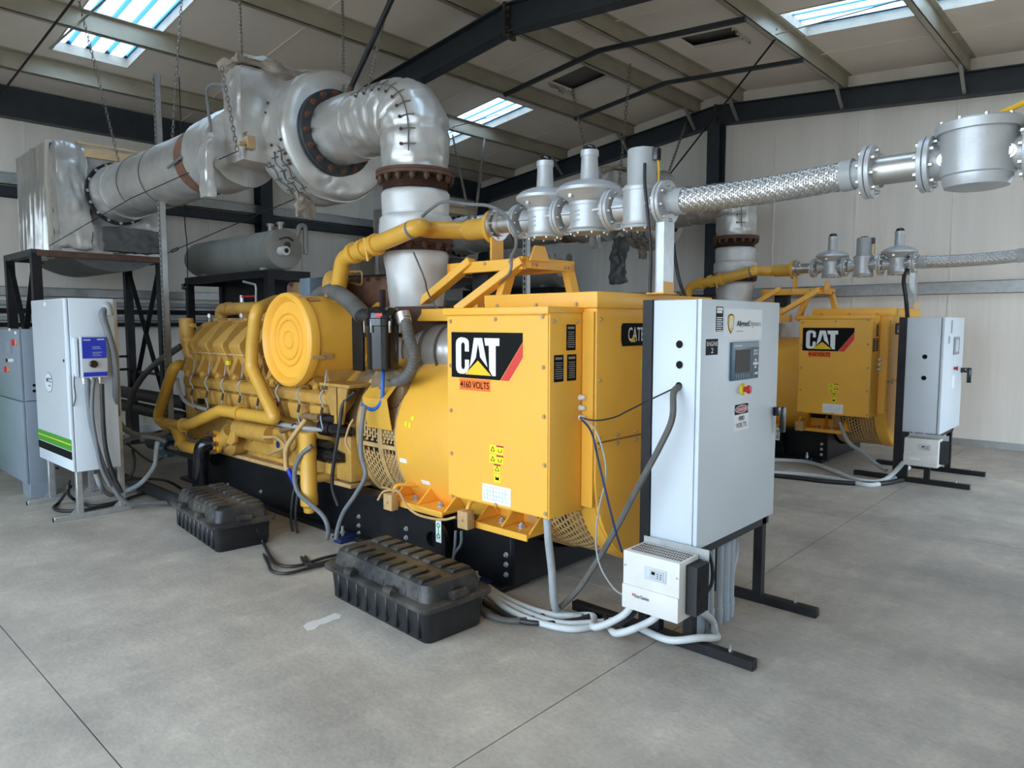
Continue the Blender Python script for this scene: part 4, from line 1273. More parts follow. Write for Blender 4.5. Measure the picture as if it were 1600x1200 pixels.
obj('hose_band', B().ring(at(645, 358, 'x', 3.10), (0.0, 1, -0.3), 0.059, 0.064, 0.02, 18), 'grey_hose', gas)

# ================================================================== EXHAUST, DUCTS, TANK
from mathutils import noise as NZ


def lumpy(path, rad, n=36, amp=0.02, f=5.0, seed=0.0, cap=True, pucker=0.0, pk=0.1):
    """quilted insulation sleeve round a path: radius varied by noise and by tied bands"""
    pts = [V(q) for q in path]
    m = len(pts)
    rr = rad if isinstance(rad, (list, tuple)) else [rad] * m
    t0 = (pts[1] - pts[0]).normalized()
    a = t0.cross(V((0, 0, 1)))
    if a.length < 1e-3:
        a = t0.cross(V((1, 0, 0)))
    a.normalize()
    rs, L = [], 0.0
    for i in range(m):
        if i:
            L += (pts[i] - pts[i - 1]).length
        t = (pts[min(i + 1, m - 1)] - pts[max(i - 1, 0)]).normalized()
        a = (a - t * a.dot(t)).normalized()
        b = t.cross(a)
        r = []
        for j in range(n):
            d = a * math.cos(2 * PI * j / n) + b * math.sin(2 * PI * j / n)
            k = 1 + amp * NZ.noise(d * f * 0.6 + V((L * f, seed, L * f * 0.7))) * 2
            k += amp * 0.9 * (0.35 - abs(NZ.noise(d * 3.2 + V((L * 11, seed + 7, L * 8)))) * 1.5)
            if pucker:
                k -= pucker * max(0, 1 - abs(((L / pk) % 1) - 0.5) * 6)
            r.append(pts[i] + d * rr[i] * k)
        rs.append(r)
    return B().rings(rs, cap)


def dens(pts, step=0.03):
    out = [V(pts[0])]
    for i in range(1, len(pts)):
        a, b = V(pts[i - 1]), V(pts[i])
        k = max(1, int((b - a).length / step))
        out += [a.lerp(b, j / k) for j in range(1, k + 1)]
    return out


RX, RYY = 3.45, 4.15
EXH = thing('exhaust_riser', (RX, RYY, 1.6), 'silver lagged exhaust riser with laced elbow above the near engine', 'exhaust pipe', 'lagged exhaust risers')


def vseg(name, z0, z1, r0, r1, m, amp=0.02, seed=0.0):
    p = dens([(RX, RYY, z0), (RX, RYY, z1)], 0.025)
    k = len(p)
    rr = []
    for i in range(k):
        t = i / (k - 1)
        e = min(t, 1 - t)
        rr.append((r0 + (r1 - r0) * t) * (0.93 if e < 0.03 else 1.0))
    return obj(name, lumpy(p, rr, 36, amp, 4.0, seed), m, EXH, smooth=60)


vseg('lower_wrap', 1.66, 2.125, 0.19, 0.245, 'pale_lagging', 0.022, 1.0)
obj('rust_flange', B().lathe((RX, RYY, 0), (0, 0, 1), [(2.10, 0.2), (2.16, 0.2), (2.16, 0.235), (2.18, 0.235), (2.18, 0.275), (2.215, 0.275), (2.215, 0.2), (2.24, 0.2)], 40), 'rust', EXH)
bolts(EXH, BOLT_DARK, (RX, RYY, 2.18), (0, 0, -1), 0.25, 14, scale=(1.3, 1.3, 1.6))
vseg('middle_wrap', 2.23, 2.39, 0.27, 0.265, 'pale_lagging', 0.03, 3.0)
vseg('upper_wrap', 2.37, 2.57, 0.245, 0.25, 'pale_lagging', 0.018, 5.0)
bw = [(2.54, 0.2)]
for i in range(6):
    bw += [(2.56 + i * 0.018, 0.215), (2.569 + i * 0.018, 0.24)]
obj('bellows', B().lathe((RX, RYY, 0), (0, 0, 1), bw + [(2.675, 0.2)], 40), 'rust', EXH)
fl = obj('upper_flange', B().lathe((RX, RYY, 0), (0, 0, 1), [(2.665, 0.2), (2.665, 0.29), (2.685, 0.29), (2.685, 0.284), (2.69, 0.284), (2.69, 0.29), (2.71, 0.29), (2.71, 0.2)], 44), 'rust', EXH)
bolts(EXH, BOLT_DARK, (RX, RYY, 2.665), (0, 0, -1), 0.262, 16, scale=(1.3, 1.3, 1.6))
ep = bend([(RX, RYY, 2.70), (RX, RYY, 3.17), (RX, 5.20, 3.17)], 0.46, 26)
ep = dens(ep, 0.025)
obj('elbow_wrap', lumpy(ep[:-16], 0.252, 56, 0.028, 6.0, 7.0, pucker=0.06, pk=0.115), 'silver_lagging', EXH, smooth=60)
obj('end_sleeve', lumpy(ep[-18:], 0.262, 56, 0.018, 5.0, 9.0), 'silver_lagging', EXH, smooth=60)
# lacing along the outside of the elbow
lace = B()
side = V((-1, 0, 0))
pts = []
for i in range(4, len(ep) - 20, 2):
    t = (ep[i + 1] - ep[i - 1]).normalized()
    o = t.cross(side).normalized()
    ang = math.radians(40)
    d = side * math.cos(ang) + o * math.sin(ang)
    pts.append(ep[i] + d * 0.258)
obj('lacing_wire', B().tube(cr(pts, 3), 0.005, 6), 'dusty_rubber', EXH)
for i in range(1, len(pts) - 1, 2):
    t = (pts[i + 1] - pts[i - 1]).normalized()
    n = (pts[i] - ep[4 + 2 * i]).normalized()
    s = t.cross(n)
    obj('lacing_tie', B().tube([pts[i] - s * 0.05 - n * 0.008, pts[i] + n * 0.006, pts[i] + s * 0.05 - n * 0.008], 0.004, 5), 'dusty_rubber', EXH)
    inst('bolt', BOLT_DARK, EXH, pts[i] - s * 0.055 - n * 0.006, orient(n), (0.5, 0.5, 0.5))
obj('muffler_flange', B().lathe((RX, 5.13, 3.17), (0, 1, 0), [(0, 0.24), (0, 0.345), (0.035, 0.345), (0.035, 0.338), (0.045, 0.338), (0.045, 0.345), (0.08, 0.345), (0.08, 0.24)], 48), 'charcoal_steel', EXH)
bolts(EXH, BOLT_DARK, (RX, 5.13, 3.17), (0, -1, 0), 0.31, 16, 0.1, scale=(1.4, 1.4, 1.6))

# muffler drum and box
MUF = thing('muffler', (3.4, 5.6, 2.7), 'bulky silver quilted muffler with boxy back hung on chains near roof', 'muffler', 'silver lagged mufflers')
MX, MZ, MR = 3.53, 3.18, 0.53
mp = dens([(MX, 5.20, MZ), (MX, 5.68, MZ)], 0.02)
k = len(mp)
obj('drum_wrap', lumpy(mp, [MR * (0.86 if i == 0 else 0.96 if i in (1, k - 1) else 1.0) for i in range(k)], 64, 0.014, 4.0, 11.0), 'silver_lagging', MUF, smooth=60)
obj('drum_belly_wrap', lumpy(dens([(MX, 5.30, MZ - 0.012), (MX, 5.58, MZ - 0.012)], 0.02), MR + 0.006, 64, 0.02, 6.0, 13.0), 'silver_lagging', MUF, smooth=60)


def padbox(x0, x1, y0, y1, z0, z1, amp, seed, n=22):
    """soft quilted box"""
    bm = bmesh.new()
    bmesh.ops.create_cube(bm, size=1.0)
    bmesh.ops.subdivide_edges(bm, edges=bm.edges, cuts=n, use_grid_fill=True)
    b = B()
    c, h = V(((x0 + x1) / 2, (y0 + y1) / 2, (z0 + z1) / 2)), V(((x1 - x0), (y1 - y0), (z1 - z0)))
    for v in bm.verts:
        p = V((v.co.x * h.x, v.co.y * h.y, v.co.z * h.z))
        e = [abs(v.co.x), abs(v.co.y), abs(v.co.z)]
        bulge = 1 + 0.02 * sum(1 - 4 * t * t for t in e)
        q = p * bulge + V(v.co).normalized() * (NZ.noise(p * 5 + V((seed, seed, 0))) + 0.8 * (0.3 - abs(NZ.noise(p * 11 + V((0, seed, 3)))) * 1.4)) * amp
        b.v.append(c + q)
    bm.verts.index_update()
    for f in bm.faces:
        b.f.append(tuple(v.index for v in f.verts))
    bm.free()
    return b


obj('box_wrap', padbox(2.83, 3.98, 5.55, 5.86, 2.92, 3.66, 0.02, 3.0), 'silver_lagging', MUF, smooth=60)
obj('torn_top_pad', padbox(2.78, 3.85, 5.48, 5.80, 3.66, 3.72, 0.06, 5.0), 'grey_wool', MUF, smooth=60)
obj('top_pad', padbox(2.86, 3.95, 5.50, 5.82, 3.70, 3.75, 0.035, 8.0, 14), 'silver_lagging', MUF, smooth=60)
obj('hanger_bracket', B().box(2.80, 2.87, 5.42, 5.50, 2.98, 3.08).box(2.74, 2.80, 5.44, 5.48, 3.0, 3.03), 'plywood', MUF, bev=0.005, seg=1)
obj('loose_flap', padbox(2.60, 2.66, 5.70, 5.86, 2.62, 3.12, 0.03, 9.0), 'silver_lagging', MUF, smooth=60)
for u, v in ((413, 157), (407, 180), (415, 176), (438, 218), (452, 238), (460, 250), (423, 227), (425, 240), (445, 262), (405, 258)):
    d = (at(u, v, 'x', 3.0) - EYE).normalized()
    q = at(u, v, 'x', 3.0)
    w = q - V((MX, q.y, MZ))
    w.y = 0
    q = V((MX, min(max(q.y, 5.27), 5.6), MZ)) + w.normalized() * (MR + 0.01)
    inst('bolt', BOLT_DARK, MUF, q, orient(w), (0.55, 0.55, 0.5))
for k_, (a0_, a1_) in enumerate(((196, 246), (200, 250), (206, 254))):   # stitched seams on the drum belly
    yy = 5.32 + 0.10 * k_
    sp_ = [V((MX + (MR + 0.016) * math.cos(math.radians(a)), yy + 0.02 * math.sin(a * 0.4), MZ - 0.012 + (MR + 0.016) * math.sin(math.radians(a)))) for a in range(a0_, a1_, 4)]
    obj('stitch_seam', B().tube(cr(sp_, 3), 0.006, 6), 'dusty_rubber', MUF)
    for q in sp_[1::3]:
        obj('stitch', B().tube([q + V((0, -0.05, 0)), q + V((-0.004, 0, -0.004)), q + V((0, 0.05, 0))], 0.005, 5), 'dark_lagging', MUF)
obj('hanging_scrap', padbox(3.24, 3.42, 5.44, 5.47, 2.50, 2.70, 0.05, 4.0), 'grey_wool', MUF, smooth=60)

# long duct to the heat recovery box
DX0, DZ0 = 3.0, 3.06
DCT = thing('exhaust_duct', (DX0, 7.3, 2.7), 'long straight silver lagged duct with rust band running to box', 'duct', 'silver lagged ducts')
obj('duct_wrap', lumpy(dens([(DX0, 5.84, DZ0 + 0.03), (DX0, 8.55, DZ0)], 0.03), 0.295, 44, 0.010, 3.0, 17.0), 'silver_lagging', DCT, smooth=60)
obj('near_collar', lumpy(dens([(DX0 - 0.02, 5.82, DZ0 + 0.02), (DX0 - 0.02, 6.30, DZ0 + 0.02)], 0.03), 0.325, 44, 0.02, 4.0, 16.0), 'silver_lagging', DCT, smooth=60)
obj('rust_band', lumpy(dens([(DX0, 6.44, DZ0 + 0.02), (DX0, 6.60, DZ0 + 0.02)], 0.02), 0.299, 44, 0.008, 3.0, 18.0), 'rusty_lagging', DCT, smooth=60)
obj('end_wrap', lumpy(dens([(DX0, 8.50, DZ0), (DX0, 8.84, DZ0)], 0.03), 0.311, 44, 0.02, 4.0, 19.0), 'silver_lagging', DCT, smooth=60)
obj('duct_flange', B().lathe((DX0, 8.82, DZ0), (0, 1, 0), [(0, 0.28), (0, 0.345), (0.05, 0.345), (0.05, 0.28)], 40), 'black_steel', DCT)
bolts(DCT, BOLT, (DX0, 8.82, DZ0), (0, -1, 0), 0.325, 16)
for y in (7.4, 8.0):
    obj('tie_wire', B().ring((DX0, y, DZ0 + 0.01), (0.06, 1, 0.1), 0.297, 0.304, 0.008, 40), 'dusty_rubber', DCT)
obj('sensing_tube', B().tube(cr([at(262, 262, 'x', 2.68), at(300, 233, 'x', 2.68), at(327, 210, 'x', 2.68), at(326, 175, 'x', 2.7), at(323, 142, 'x', 2.72), at(332, 132, 'x', 2.75), at(352, 134, 'x', 2.82)], 6), 0.012, 8), 'grey_hose', DCT)

# heat recovery box on its trestle
HX0, HX1, HY0, HZ0, HZ1 = 2.45, 3.47, 8.96, 2.38, 3.57
HRB = thing('heat_recovery_box', (2.96, 9.7, 2.3), 'big square silver lagged box with pleated cover atop black trestle', 'duct box', 'silver lagged heat boxes')
obj('rear_cover', padbox(HX0 - 0.03, HX1 + 0.02, HY0 + 0.34, HY0 + 1.5, HZ0 - 0.02, HZ1 + 0.04, 0.02, 21.0), 'silver_lagging', HRB, smooth=60)
pl = B()                                       # pleated curtain on the camera side
n = 60
cols = []
for i in range(n + 1):
    y = HY0 + 0.29 + 1.2 * i / n
    w = 0.024 * math.sin(i * 1.1) + 0.012 * math.sin(i * 2.9)
    cols.append([(HX0 - 0.045 + w * s, y, z) for z, s in ((3.60, 0.2), (3.2, 0.3), (3.08, 0.6), (2.75, 1.0), (2.40, 1.4))])
pl.rings([[(x - 0.006, y, z) for x, y, z in c] + [(x + 0.006, y, z) for x, y, z in c[::-1]] for c in cols])
obj('pleated_cover', pl, 'silver_lagging', HRB, smooth=60)
obj('gap_strip', B().box(HX0 - 0.01, HX1, HY0 + 0.21, HY0 + 0.35, HZ0 + 0.02, HZ1 + 0.02), 'black_steel', HRB)
obj('gap_edge', padbox(HX0 - 0.045, HX1 + 0.02, HY0 + 0.275, HY0 + 0.33, HZ0 - 0.02, HZ1 + 0.05, 0.015, 33.0), 'insulation_paper', HRB, smooth=60)
obj('front_cover', padbox(HX0 - 0.02, HX1 + 0.02, HY0, HY0 + 0.21, HZ0, HZ1, 0.03, 23.0), 'silver_lagging', HRB, smooth=60)
obj('side_flap', padbox(HX0 - 0.04, HX0 + 0.27, HY0 - 0.05, HY0, HZ0 + 0.06, HZ1 - 0.03, 0.03, 25.0), 'silver_lagging', HRB, smooth=60)
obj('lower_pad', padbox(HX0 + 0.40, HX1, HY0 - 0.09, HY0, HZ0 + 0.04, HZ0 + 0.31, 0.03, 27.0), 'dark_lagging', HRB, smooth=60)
obj('top_board', B().box(HX0 + 0.18, HX1, HY0 - 0.03, HY0 + 0.28, HZ1 + 0.005, HZ1 + 0.028), 'plywood', HRB)
obj('top_batten', B().box(HX0 + 0.24, HX1 - 0.05, HY0 - 0.045, HY0 - 0.02, HZ1 - 0.13, HZ1 - 0.03), 'plywood', HRB)
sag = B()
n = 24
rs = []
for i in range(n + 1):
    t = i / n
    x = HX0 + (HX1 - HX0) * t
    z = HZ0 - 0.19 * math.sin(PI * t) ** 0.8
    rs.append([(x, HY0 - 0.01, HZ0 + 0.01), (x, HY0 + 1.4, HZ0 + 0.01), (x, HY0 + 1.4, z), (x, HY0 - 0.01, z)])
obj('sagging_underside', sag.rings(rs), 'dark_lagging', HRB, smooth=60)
TX0, TX1, TYA, TYB, TZ_ = 2.18, 3.47, 8.96, 10.05, 2.35
TRS = thing('trestle_stand', (2.82, 9.5, 0), 'tall black steel trestle with crossed braces under silver box', 'stand', 'black trestle stands')
for x in (TX0, TX1):
    for y in (TYA, TYB):
        obj('post', B().box(x - 0.045, x + 0.045, y - 0.045, y + 0.045, 0.0, TZ_), 'black_steel', TRS)
        obj('foot_plate', B().box(x - 0.09, x + 0.09, y - 0.09, y + 0.09, 0.0, 0.012), 'black_steel', TRS)
for x in (TX0, TX1):
    obj('side_beam', B().box(x - 0.045, x + 0.045, TYA - 0.045, TYB + 0.045, TZ_ - 0.03, TZ_ + 0.04), 'charcoal_steel', TRS)
    for z0, z1 in ((0.65, 2.3), (2.3, 0.65)):
        obj('cross_brace', B().beam((x, TYA + 0.03, z0), (x, TYB - 0.03, z1), 0.01, 0.055, (1, 0, 0)), 'black_steel', TRS)
    for z in (0.95, 0.6):
        obj('tie_bar', B().box(x - 0.015, x + 0.015, TYA, TYB, z, z + 0.035), 'black_steel', TRS)
obj('front_beam', B().box(TX0, TX1 + 0.04, TYA - 0.065, TYA + 0.02, TZ_ - 0.03, TZ_ + 0.035), 'rust', TRS)
obj('rear_beam', B().box(TX0, TX1 + 0.04, TYB - 0.02, TYB + 0.045, TZ_ - 0.03, TZ_ + 0.04), 'black_steel', TRS)
for z in (1.15, 0.98):
    obj('tie_bar', B().box(TX0, TX1, TYB - 0.02, TYB + 0.02, z, z + 0.03), 'black_steel', TRS)

# coolant tank on black frame
TNK = thing('coolant_tank', (4.5, 9.0, 2.25), 'grey horizontal cylindrical tank with white sensor head on black frame', 'tank', 'grey coolant tanks')
obj('tank_shell', B().lathe((4.5, 7.86, 2.49), (0, 1, 0), [(0, 0.2), (0.012, 0.236), (0.03, 0.242), (2.28, 0.242), (2.36, 0.22), (2.42, 0.16), (2.44, 0.05)], 44), 'tank_grey', TNK)
for y in (7.98, 8.45, 9.7):
    obj('tank_seam', B().ring((4.5, y, 2.49), (0, 1, 0), 0.24, 0.246, 0.012, 44), 'tank_grey', TNK)
obj('sensor_head', B().cyl((4.44, 7.86, 2.46), (4.44, 7.74, 2.46), 0.055, n=16).cyl((4.44, 7.74, 2.46), (4.44, 7.735, 2.46), 0.03, n=12), 'off_white', TNK)
obj('sensor_eye', B().cyl((4.44, 7.736, 2.46), (4.44, 7.728, 2.46), 0.028, n=14), 'black_gloss', TNK)
obj('sight_gauge', B().lathe((4.52, 7.86, 2.54), (0, -1, 0), [(0, 0.035), (0.03, 0.035), (0.03, 0.02), (0.05, 0.02)], 14), 'rust', TNK)
obj('gauge_arc', B().tube(cr([(4.42, 7.85, 2.60), (4.52, 7.84, 2.63), (4.60, 7.85, 2.60)], 5), 0.012, 6), 'rust', TNK)
for y in (7.97, 8.2):
    obj('filler_neck', B().lathe((4.5, y, 2.72), (0, 0, 1), [(0, 0.035), (0.07, 0.035), (0.07, 0.05), (0.10, 0.05)], 16), 'stainless', TNK)
obj('vent_elbow', B().tube(bend([(4.68, 7.9, 2.62), (4.72, 7.9, 2.80), (4.80, 7.9, 2.80), (4.80, 7.9, 2.45)], 0.05), 0.03, 10), 'tank_grey', TNK)
for y in (8.15, 9.8):
    obj('tank_saddle', B().box(4.36, 4.64, y, y + 0.08, 2.23, 2.28), 'grey_paint', TNK)
FRM = thing('tank_frame', (4.5, 9.0, 0), 'black square tube frame holding the grey tank over radiator pipes', 'stand', 'black tank frames')
for y in (7.85, 10.05):
    for x in (4.27, 4.75):
        obj('post', B().box(x - 0.045, x + 0.045, y - 0.045, y + 0.045, 0, 2.23), 'black_steel', FRM)
    obj('end_beam', B().box(4.23, 4.80, y - 0.04, y + 0.04, 2.12, 2.23), 'black_steel', FRM)
    obj('end_beam', B().box(4.23, 4.80, y - 0.04, y + 0.04, 1.4, 1.48), 'black_steel', FRM)
for x in (4.27, 4.75):
    obj('long_beam', B().box(x - 0.04, x + 0.04, 7.8, 10.1, 2.14, 2.23), 'black_steel', FRM)
    obj('long_beam', B().box(x - 0.03, x + 0.03, 7.8, 10.1, 1.40, 1.46), 'black_steel', FRM)
obj('back_panel', B().box(4.74, 4.76, 7.85, 10.05, 1.46, 2.14), 'black_steel', FRM)
obj('pipe_stub', B().cyl((4.30, 8.6, 1.5), (4.30, 8.6, 1.95), 0.03, n=10), 'stainless', FRM)
obj('red_valve_handle', B().beam((4.28, 8.55, 1.93), (4.28, 8.25, 1.93), 0.03, 0.02), 'red_plastic', FRM)

# ================================================================== GAS TRAIN (flanged valves in line)


def flange(parent, y, r=0.105, th=0.022, m='cast_silver', nb=8, both=True, x=GX, z=GZ + 0.012, gap=True):
    """bolted flange pair at y, axis along Y"""
    f = obj('flange', B().cyl((x, y + 0.002, z), (x, y + th, z), r, n=32).cyl((x, y - 0.002, z), (x, y - th, z), r, n=32).cyl((x, y - 0.003, z), (x, y + 0.003, z), r * 0.9, n=24), m, parent, bev=0.002, seg=1)
    for s in ((1, -1) if both else (-1,)):
        bolts(f, BOLT_S, (x, y + s * th, z), (0, s, 0), r * 0.78, nb, 0.2, scale=(1.1, 1.1, 1.3))
    return f


def body(parent, name, y, r, x=GX, z=GZ + 0.012, h0=-0.13, h1=0.09, arm=0.155):
    o = obj(name, B().lathe((x, y, z), (0, 0, 1), [(h0, r * 0.96), (h0 + 0.012, r * 1.04), (h0 + 0.03, r * 1.04), (h0 + 0.03, r), (h1 - 0.02, r), (h1 - 0.02, r * 1.06), (h1, r * 1.06)], 36), 'cast_silver', parent)
    obj('neck', B().lathe((x, y - arm, z), (0, 1, 0), [(0, 0.075), (0.04, 0.058), (0.10, 0.07), (2 * arm - 0.10, 0.07), (2 * arm - 0.04, 0.058), (2 * arm, 0.075)], 26), 'cast_silver', o)
    for s in (-1, 1):
        obj('stiffener', B().prism([(y + s * 0.07, z - 0.008), (y + s * arm, z - 0.008), (y + s * arm, z + 0.008), (y + s * 0.07, z + 0.008)], 'x', x - 0.085, x + 0.085), 'cast_silver', o, bev=0.003, seg=1)
    obj('bottom_plate', B().lathe((x, y, z + h0), (0, 0, 1), [(-0.014, r * 1.05), (0, r * 1.05)], 32), 'grey_paint', o)
    bolts(o, BOLT_S, (x, y, z + h0 - 0.014), (0, 0, -1), r * 0.94, 8, scale=(0.7, 0.7, 0.8))
    mk = Face((x - r * 0.98, y + 0.02, z), (0, -1, 0), (0, 0, 1))
    return o


def regulator(parent, y, r, rb, zt, x=GX, z=GZ + 0.012):
    o = body(parent, 'regulator_body', y, r, x, z, -0.108, 0.058)
    z -= 0.027
    bn = obj('diaphragm_cover', B().lathe((x, y, z + 0.085), (0, 0, 1), [(0, r * 0.98), (0.02, r * 1.15), (0.055, rb * 0.96), (0.06, rb), (0.078, rb), (0.082, rb * 0.97), (0.105, rb * 0.84), (0.125, rb * 0.55), (0.135, 0.06)], 40), 'cast_silver', o)
    bolts(bn, BOLT_S, (x, y, z + 0.163), (0, 0, 1), rb * 0.92, 12, scale=(0.6, 0.6, 0.6))
    tw = obj('spring_tower', B().lathe((x, y, z + 0.215), (0, 0, 1), [(0, 0.058), (0.01, 0.055), (zt - 0.035, 0.049), (zt - 0.035, 0.055), (zt, 0.055), (zt, 0.05)], 28), 'cast_silver', o)
    obj('tower_cap', B().lathe((x, y, z + 0.215 + zt), (0, 0, 1), [(0, 0.048), (0.012, 0.046), (0.03, 0.034), (0.038, 0.012)], 18), 'black_gloss', o)
    obj('breather_plug', B().cyl((x - r * 1.25, y + 0.02, z + 0.115), (x - r * 1.4, y + 0.02, z + 0.115), 0.013, n=8), 'stainless', o)
    # cast size marks
    k = B()
    f = Face((x - r * 1.002, y, z), (0, -1, 0), (0, 0, 1))
    for a, b0 in ((-0.03, 0.025), (-0.03, 0.0), (-0.03, -0.03)):
        f.bx(k, a, a + 0.045, b0, b0 + 0.006, -0.008, 0.003)
    obj('cast_mark', k, 'grey_paint', o)
    return o


def solenoid(parent, y, r, x=GX, z=GZ + 0.012):
    o = body(parent, 'valve_body', y, r, x, z, -0.115, 0.10)
    obj('coil_housing', B().lathe((x, y, z + 0.10), (0, 0, 1), [(0, 0.10), (0.012, 0.10), (0.012, 0.083), (0.21, 0.083), (0.216, 0.078)], 36), 'grey_paint', o)
    obj('coil_cap', B().lathe((x, y, z + 0.316), (0, 0, 1), [(0, 0.045), (0.012, 0.042), (0.018, 0.02)], 18), 'black_gloss', o)
    obj('plug_socket', B().box(x - 0.02, x + 0.02, y - 0.112, y - 0.075, z + 0.24, z + 0.31), 'black_gloss', o, bev=0.004, seg=1)
    obj('yellow_lead', B().tube(cr([(x, y - 0.10, z + 0.25), (x - 0.01, y - 0.115, z + 0.20), (x, y - 0.11, z + 0.12)], 5), 0.006, 6), 'yellow_hose', o)
    return o


def gas_train(root, order, x=GX):
    z = GZ + 0.012
    obj('stub_pipe', B().cyl((x, 3.40, z), (x, 3.19, z), 0.062, n=24).cyl((x, 3.40, z), (x, 3.375, z), 0.108, n=30), 'stainless', root)
    obj('clamp_ring', B().ring((x, 3.33, z), (0, 1, 0), 0.06, 0.082, 0.03, 26), 'stainless', root)
    bolts(root, BOLT_S, (x, 3.375, z), (0, -1, 0), 0.088, 8)
    flange(root, 3.175, 0.112, x=x)
    for y, kind in zip((2.965, 2.615, 2.245), order):
        if kind == 'r':
            regulator(root, y, 0.108, 0.185, 0.17, x)
        elif kind == 'R':
            regulator(root, y, 0.118, 0.20, 0.18, x)
        else:
            solenoid(root, y, 0.105, x)
    flange(root, 2.815, 0.12, x=x)
    flange(root, 2.435, 0.122, x=x)
    flange(root, 2.09, 0.124, x=x)


TRN = thing('gas_valve_train', (GX, 2.75, 2.1), 'row of silver gas regulators and shutoff valve above near generator', 'gas valve', 'gas valve trains')
gas_train(TRN, 'rRs')
TR2 = thing('gas_valve_train', (GX, 2.75, 2.1), 'small distant row of silver gas regulators above the farther generator', 'gas valve', 'gas valve trains')
gas_train(TR2, 'rsr')


def support_post(label):
    t = thing('pipe_support_post', (GX, 2.09, 1.765), label, 'post', 'gas pipe support posts')
    obj('channel', B().box(GX - 0.055, GX + 0.055, 2.062, 2.07, 1.765, 2.16).box(GX - 0.055, GX - 0.049, 2.07, 2.115, 1.765, 2.16).box(GX + 0.049, GX + 0.055, 2.07, 2.115, 1.765, 2.16), 'galvanised', t)
    obj('yellow_foot', B().box(GX - 0.056, GX + 0.056, 2.058, 2.063, 1.765, 1.83).box(GX - 0.07, GX + 0.07, 2.05, 2.16, 1.763, 1.772), 'yellow_panel', t)
    return t


POST = support_post('flat galvanised post under first flange of the thick braided hose')


def braided_hose(label, y0, y1, x=GX, z0=GZ + 0.012, rise=0.02, r=0.066):
    t = thing('braided_hose', (x, (y0 + y1) / 2, z0 - r), label, 'hose', 'braided metal gas hoses')
    L = y0 - y1

    def cen(s):                                # gentle sag
        return V((x, y0 - L * s, z0 + rise * s - 0.012 * math.sin(PI * s)))
    obj('hose_core', B().tube([cen(i / 24) for i in range(25)], r - 0.005, 24), 'charcoal_steel', t)
    b = B()
    m, turns = 18, L / 0.42
    seg = int(turns * m * 6)
    cs = [(-1.0, -0.0012), (-0.5, 0.0004), (0.0, 0.0010), (0.5, 0.0004), (1.0, -0.0012)]
    for sg in (1, -1):
        for k in range(m):
            k0 = len(b.v)
            for i in range(seg + 1):
                s = i / seg
                a = sg * 2 * PI * turns * s + 2 * PI * k / m
                rad = r - 0.002 + 0.0022 * math.sin(2 * PI * turns * m * s + (0 if sg > 0 else PI) + k * PI)
                c = cen(s)
                for wv, hv in cs:
                    ta = a + wv * 0.155
                    b.v.append(c + V((math.cos(ta), 0, math.sin(ta))) * (rad + hv))
            for i in range(seg):
                for j in range(4):
                    o = k0 + i * 5 + j
                    b.f.append((o, o + 1, o + 6, o + 5))
    w = obj('wire_braid', b, 'stainless', t)
    w['kind'] = 'stuff'
    for s0, s1 in ((-0.0, 0.055), (0.945, 1.0)):
        obj('end_ferrule', B().cyl(cen(s0), cen(s1), r + 0.006, n=26), 'grey_paint', t)
    return t


HOSE = braided_hose('thick woven steel braided hose in front, running to the large filter', 2.02, 1.10)
obj('end_neck', B().cyl((GX, 2.068, GZ + 0.012), (GX, 2.0, GZ + 0.012), 0.062, n=24), 'grey_paint', HOSE)
obj('end_neck', B().cyl((GX, 1.12, GZ + 0.03), (GX, 1.04, GZ + 0.03), 0.062, n=24), 'grey_paint', HOSE)

FLT = thing('gas_filter', (GX, 0.62, 2.1), 'large silver bowl shaped gas filter at the right picture edge', 'gas filter')
FZ = GZ + 0.03
flange(FLT, 1.03, 0.118, x=GX, z=FZ)
obj('spool_pipe', B().cyl((GX, 1.01, FZ), (GX, 0.82, FZ), 0.062, n=26), 'stainless', FLT)
flange(FLT, 0.80, 0.118, x=GX, z=FZ)
obj('filter_bowl', B().lathe((GX, 0.615, FZ), (0, 0, 1), [(-0.125, 0.09), (-0.118, 0.118), (-0.09, 0.128), (-0.075, 0.128), (-0.07, 0.137), (0.10, 0.142), (0.10, 0.16), (0.135, 0.162), (0.145, 0.15)], 44), 'cast_silver', FLT)
obj('filter_neck', B().lathe((GX, 0.785, FZ), (0, -1, 0), [(0, 0.075), (0.05, 0.06), (0.29, 0.06), (0.34, 0.075)], 28), 'cast_silver', FLT)
for y in (0.725, 0.50):
    obj('test_point', B().lathe((GX - 0.055, y, FZ), (-1, 0, 0), [(0, 0.028), (0.012, 0.028), (0.012, 0.016), (0.02, 0.016)], 16), 'stainless', FLT)
bolts(FLT, BOLT_S, (GX, 0.615, FZ + 0.137), (0, 0, 1), 0.148, 10)
flange(FLT, 0.43, 0.118, x=GX, z=FZ)
obj('outlet_pipe', B().cyl((GX, 0.41, FZ), (GX, -0.3, FZ), 0.062, n=26), 'stainless', FLT)
obj('gas_hose', B().tube(cr([at(1515, 194, 'x', GX), at(1560, 178, 'x', GX), at(1605, 158, 'x', GX), at(1700, 110, 'x', GX)], 6), 0.011, 8), 'yellow_hose', None, label='thin bright yellow hose rising above the large gas filter', cat='hose')

# ================================================================== CABINETS


def rect_px(f, u0, v0, u1, v1):
    a0, b1 = f.px(u0, v0)
    a1, b0 = f.px(u1, v1)
    return a0, a1, b0, b1


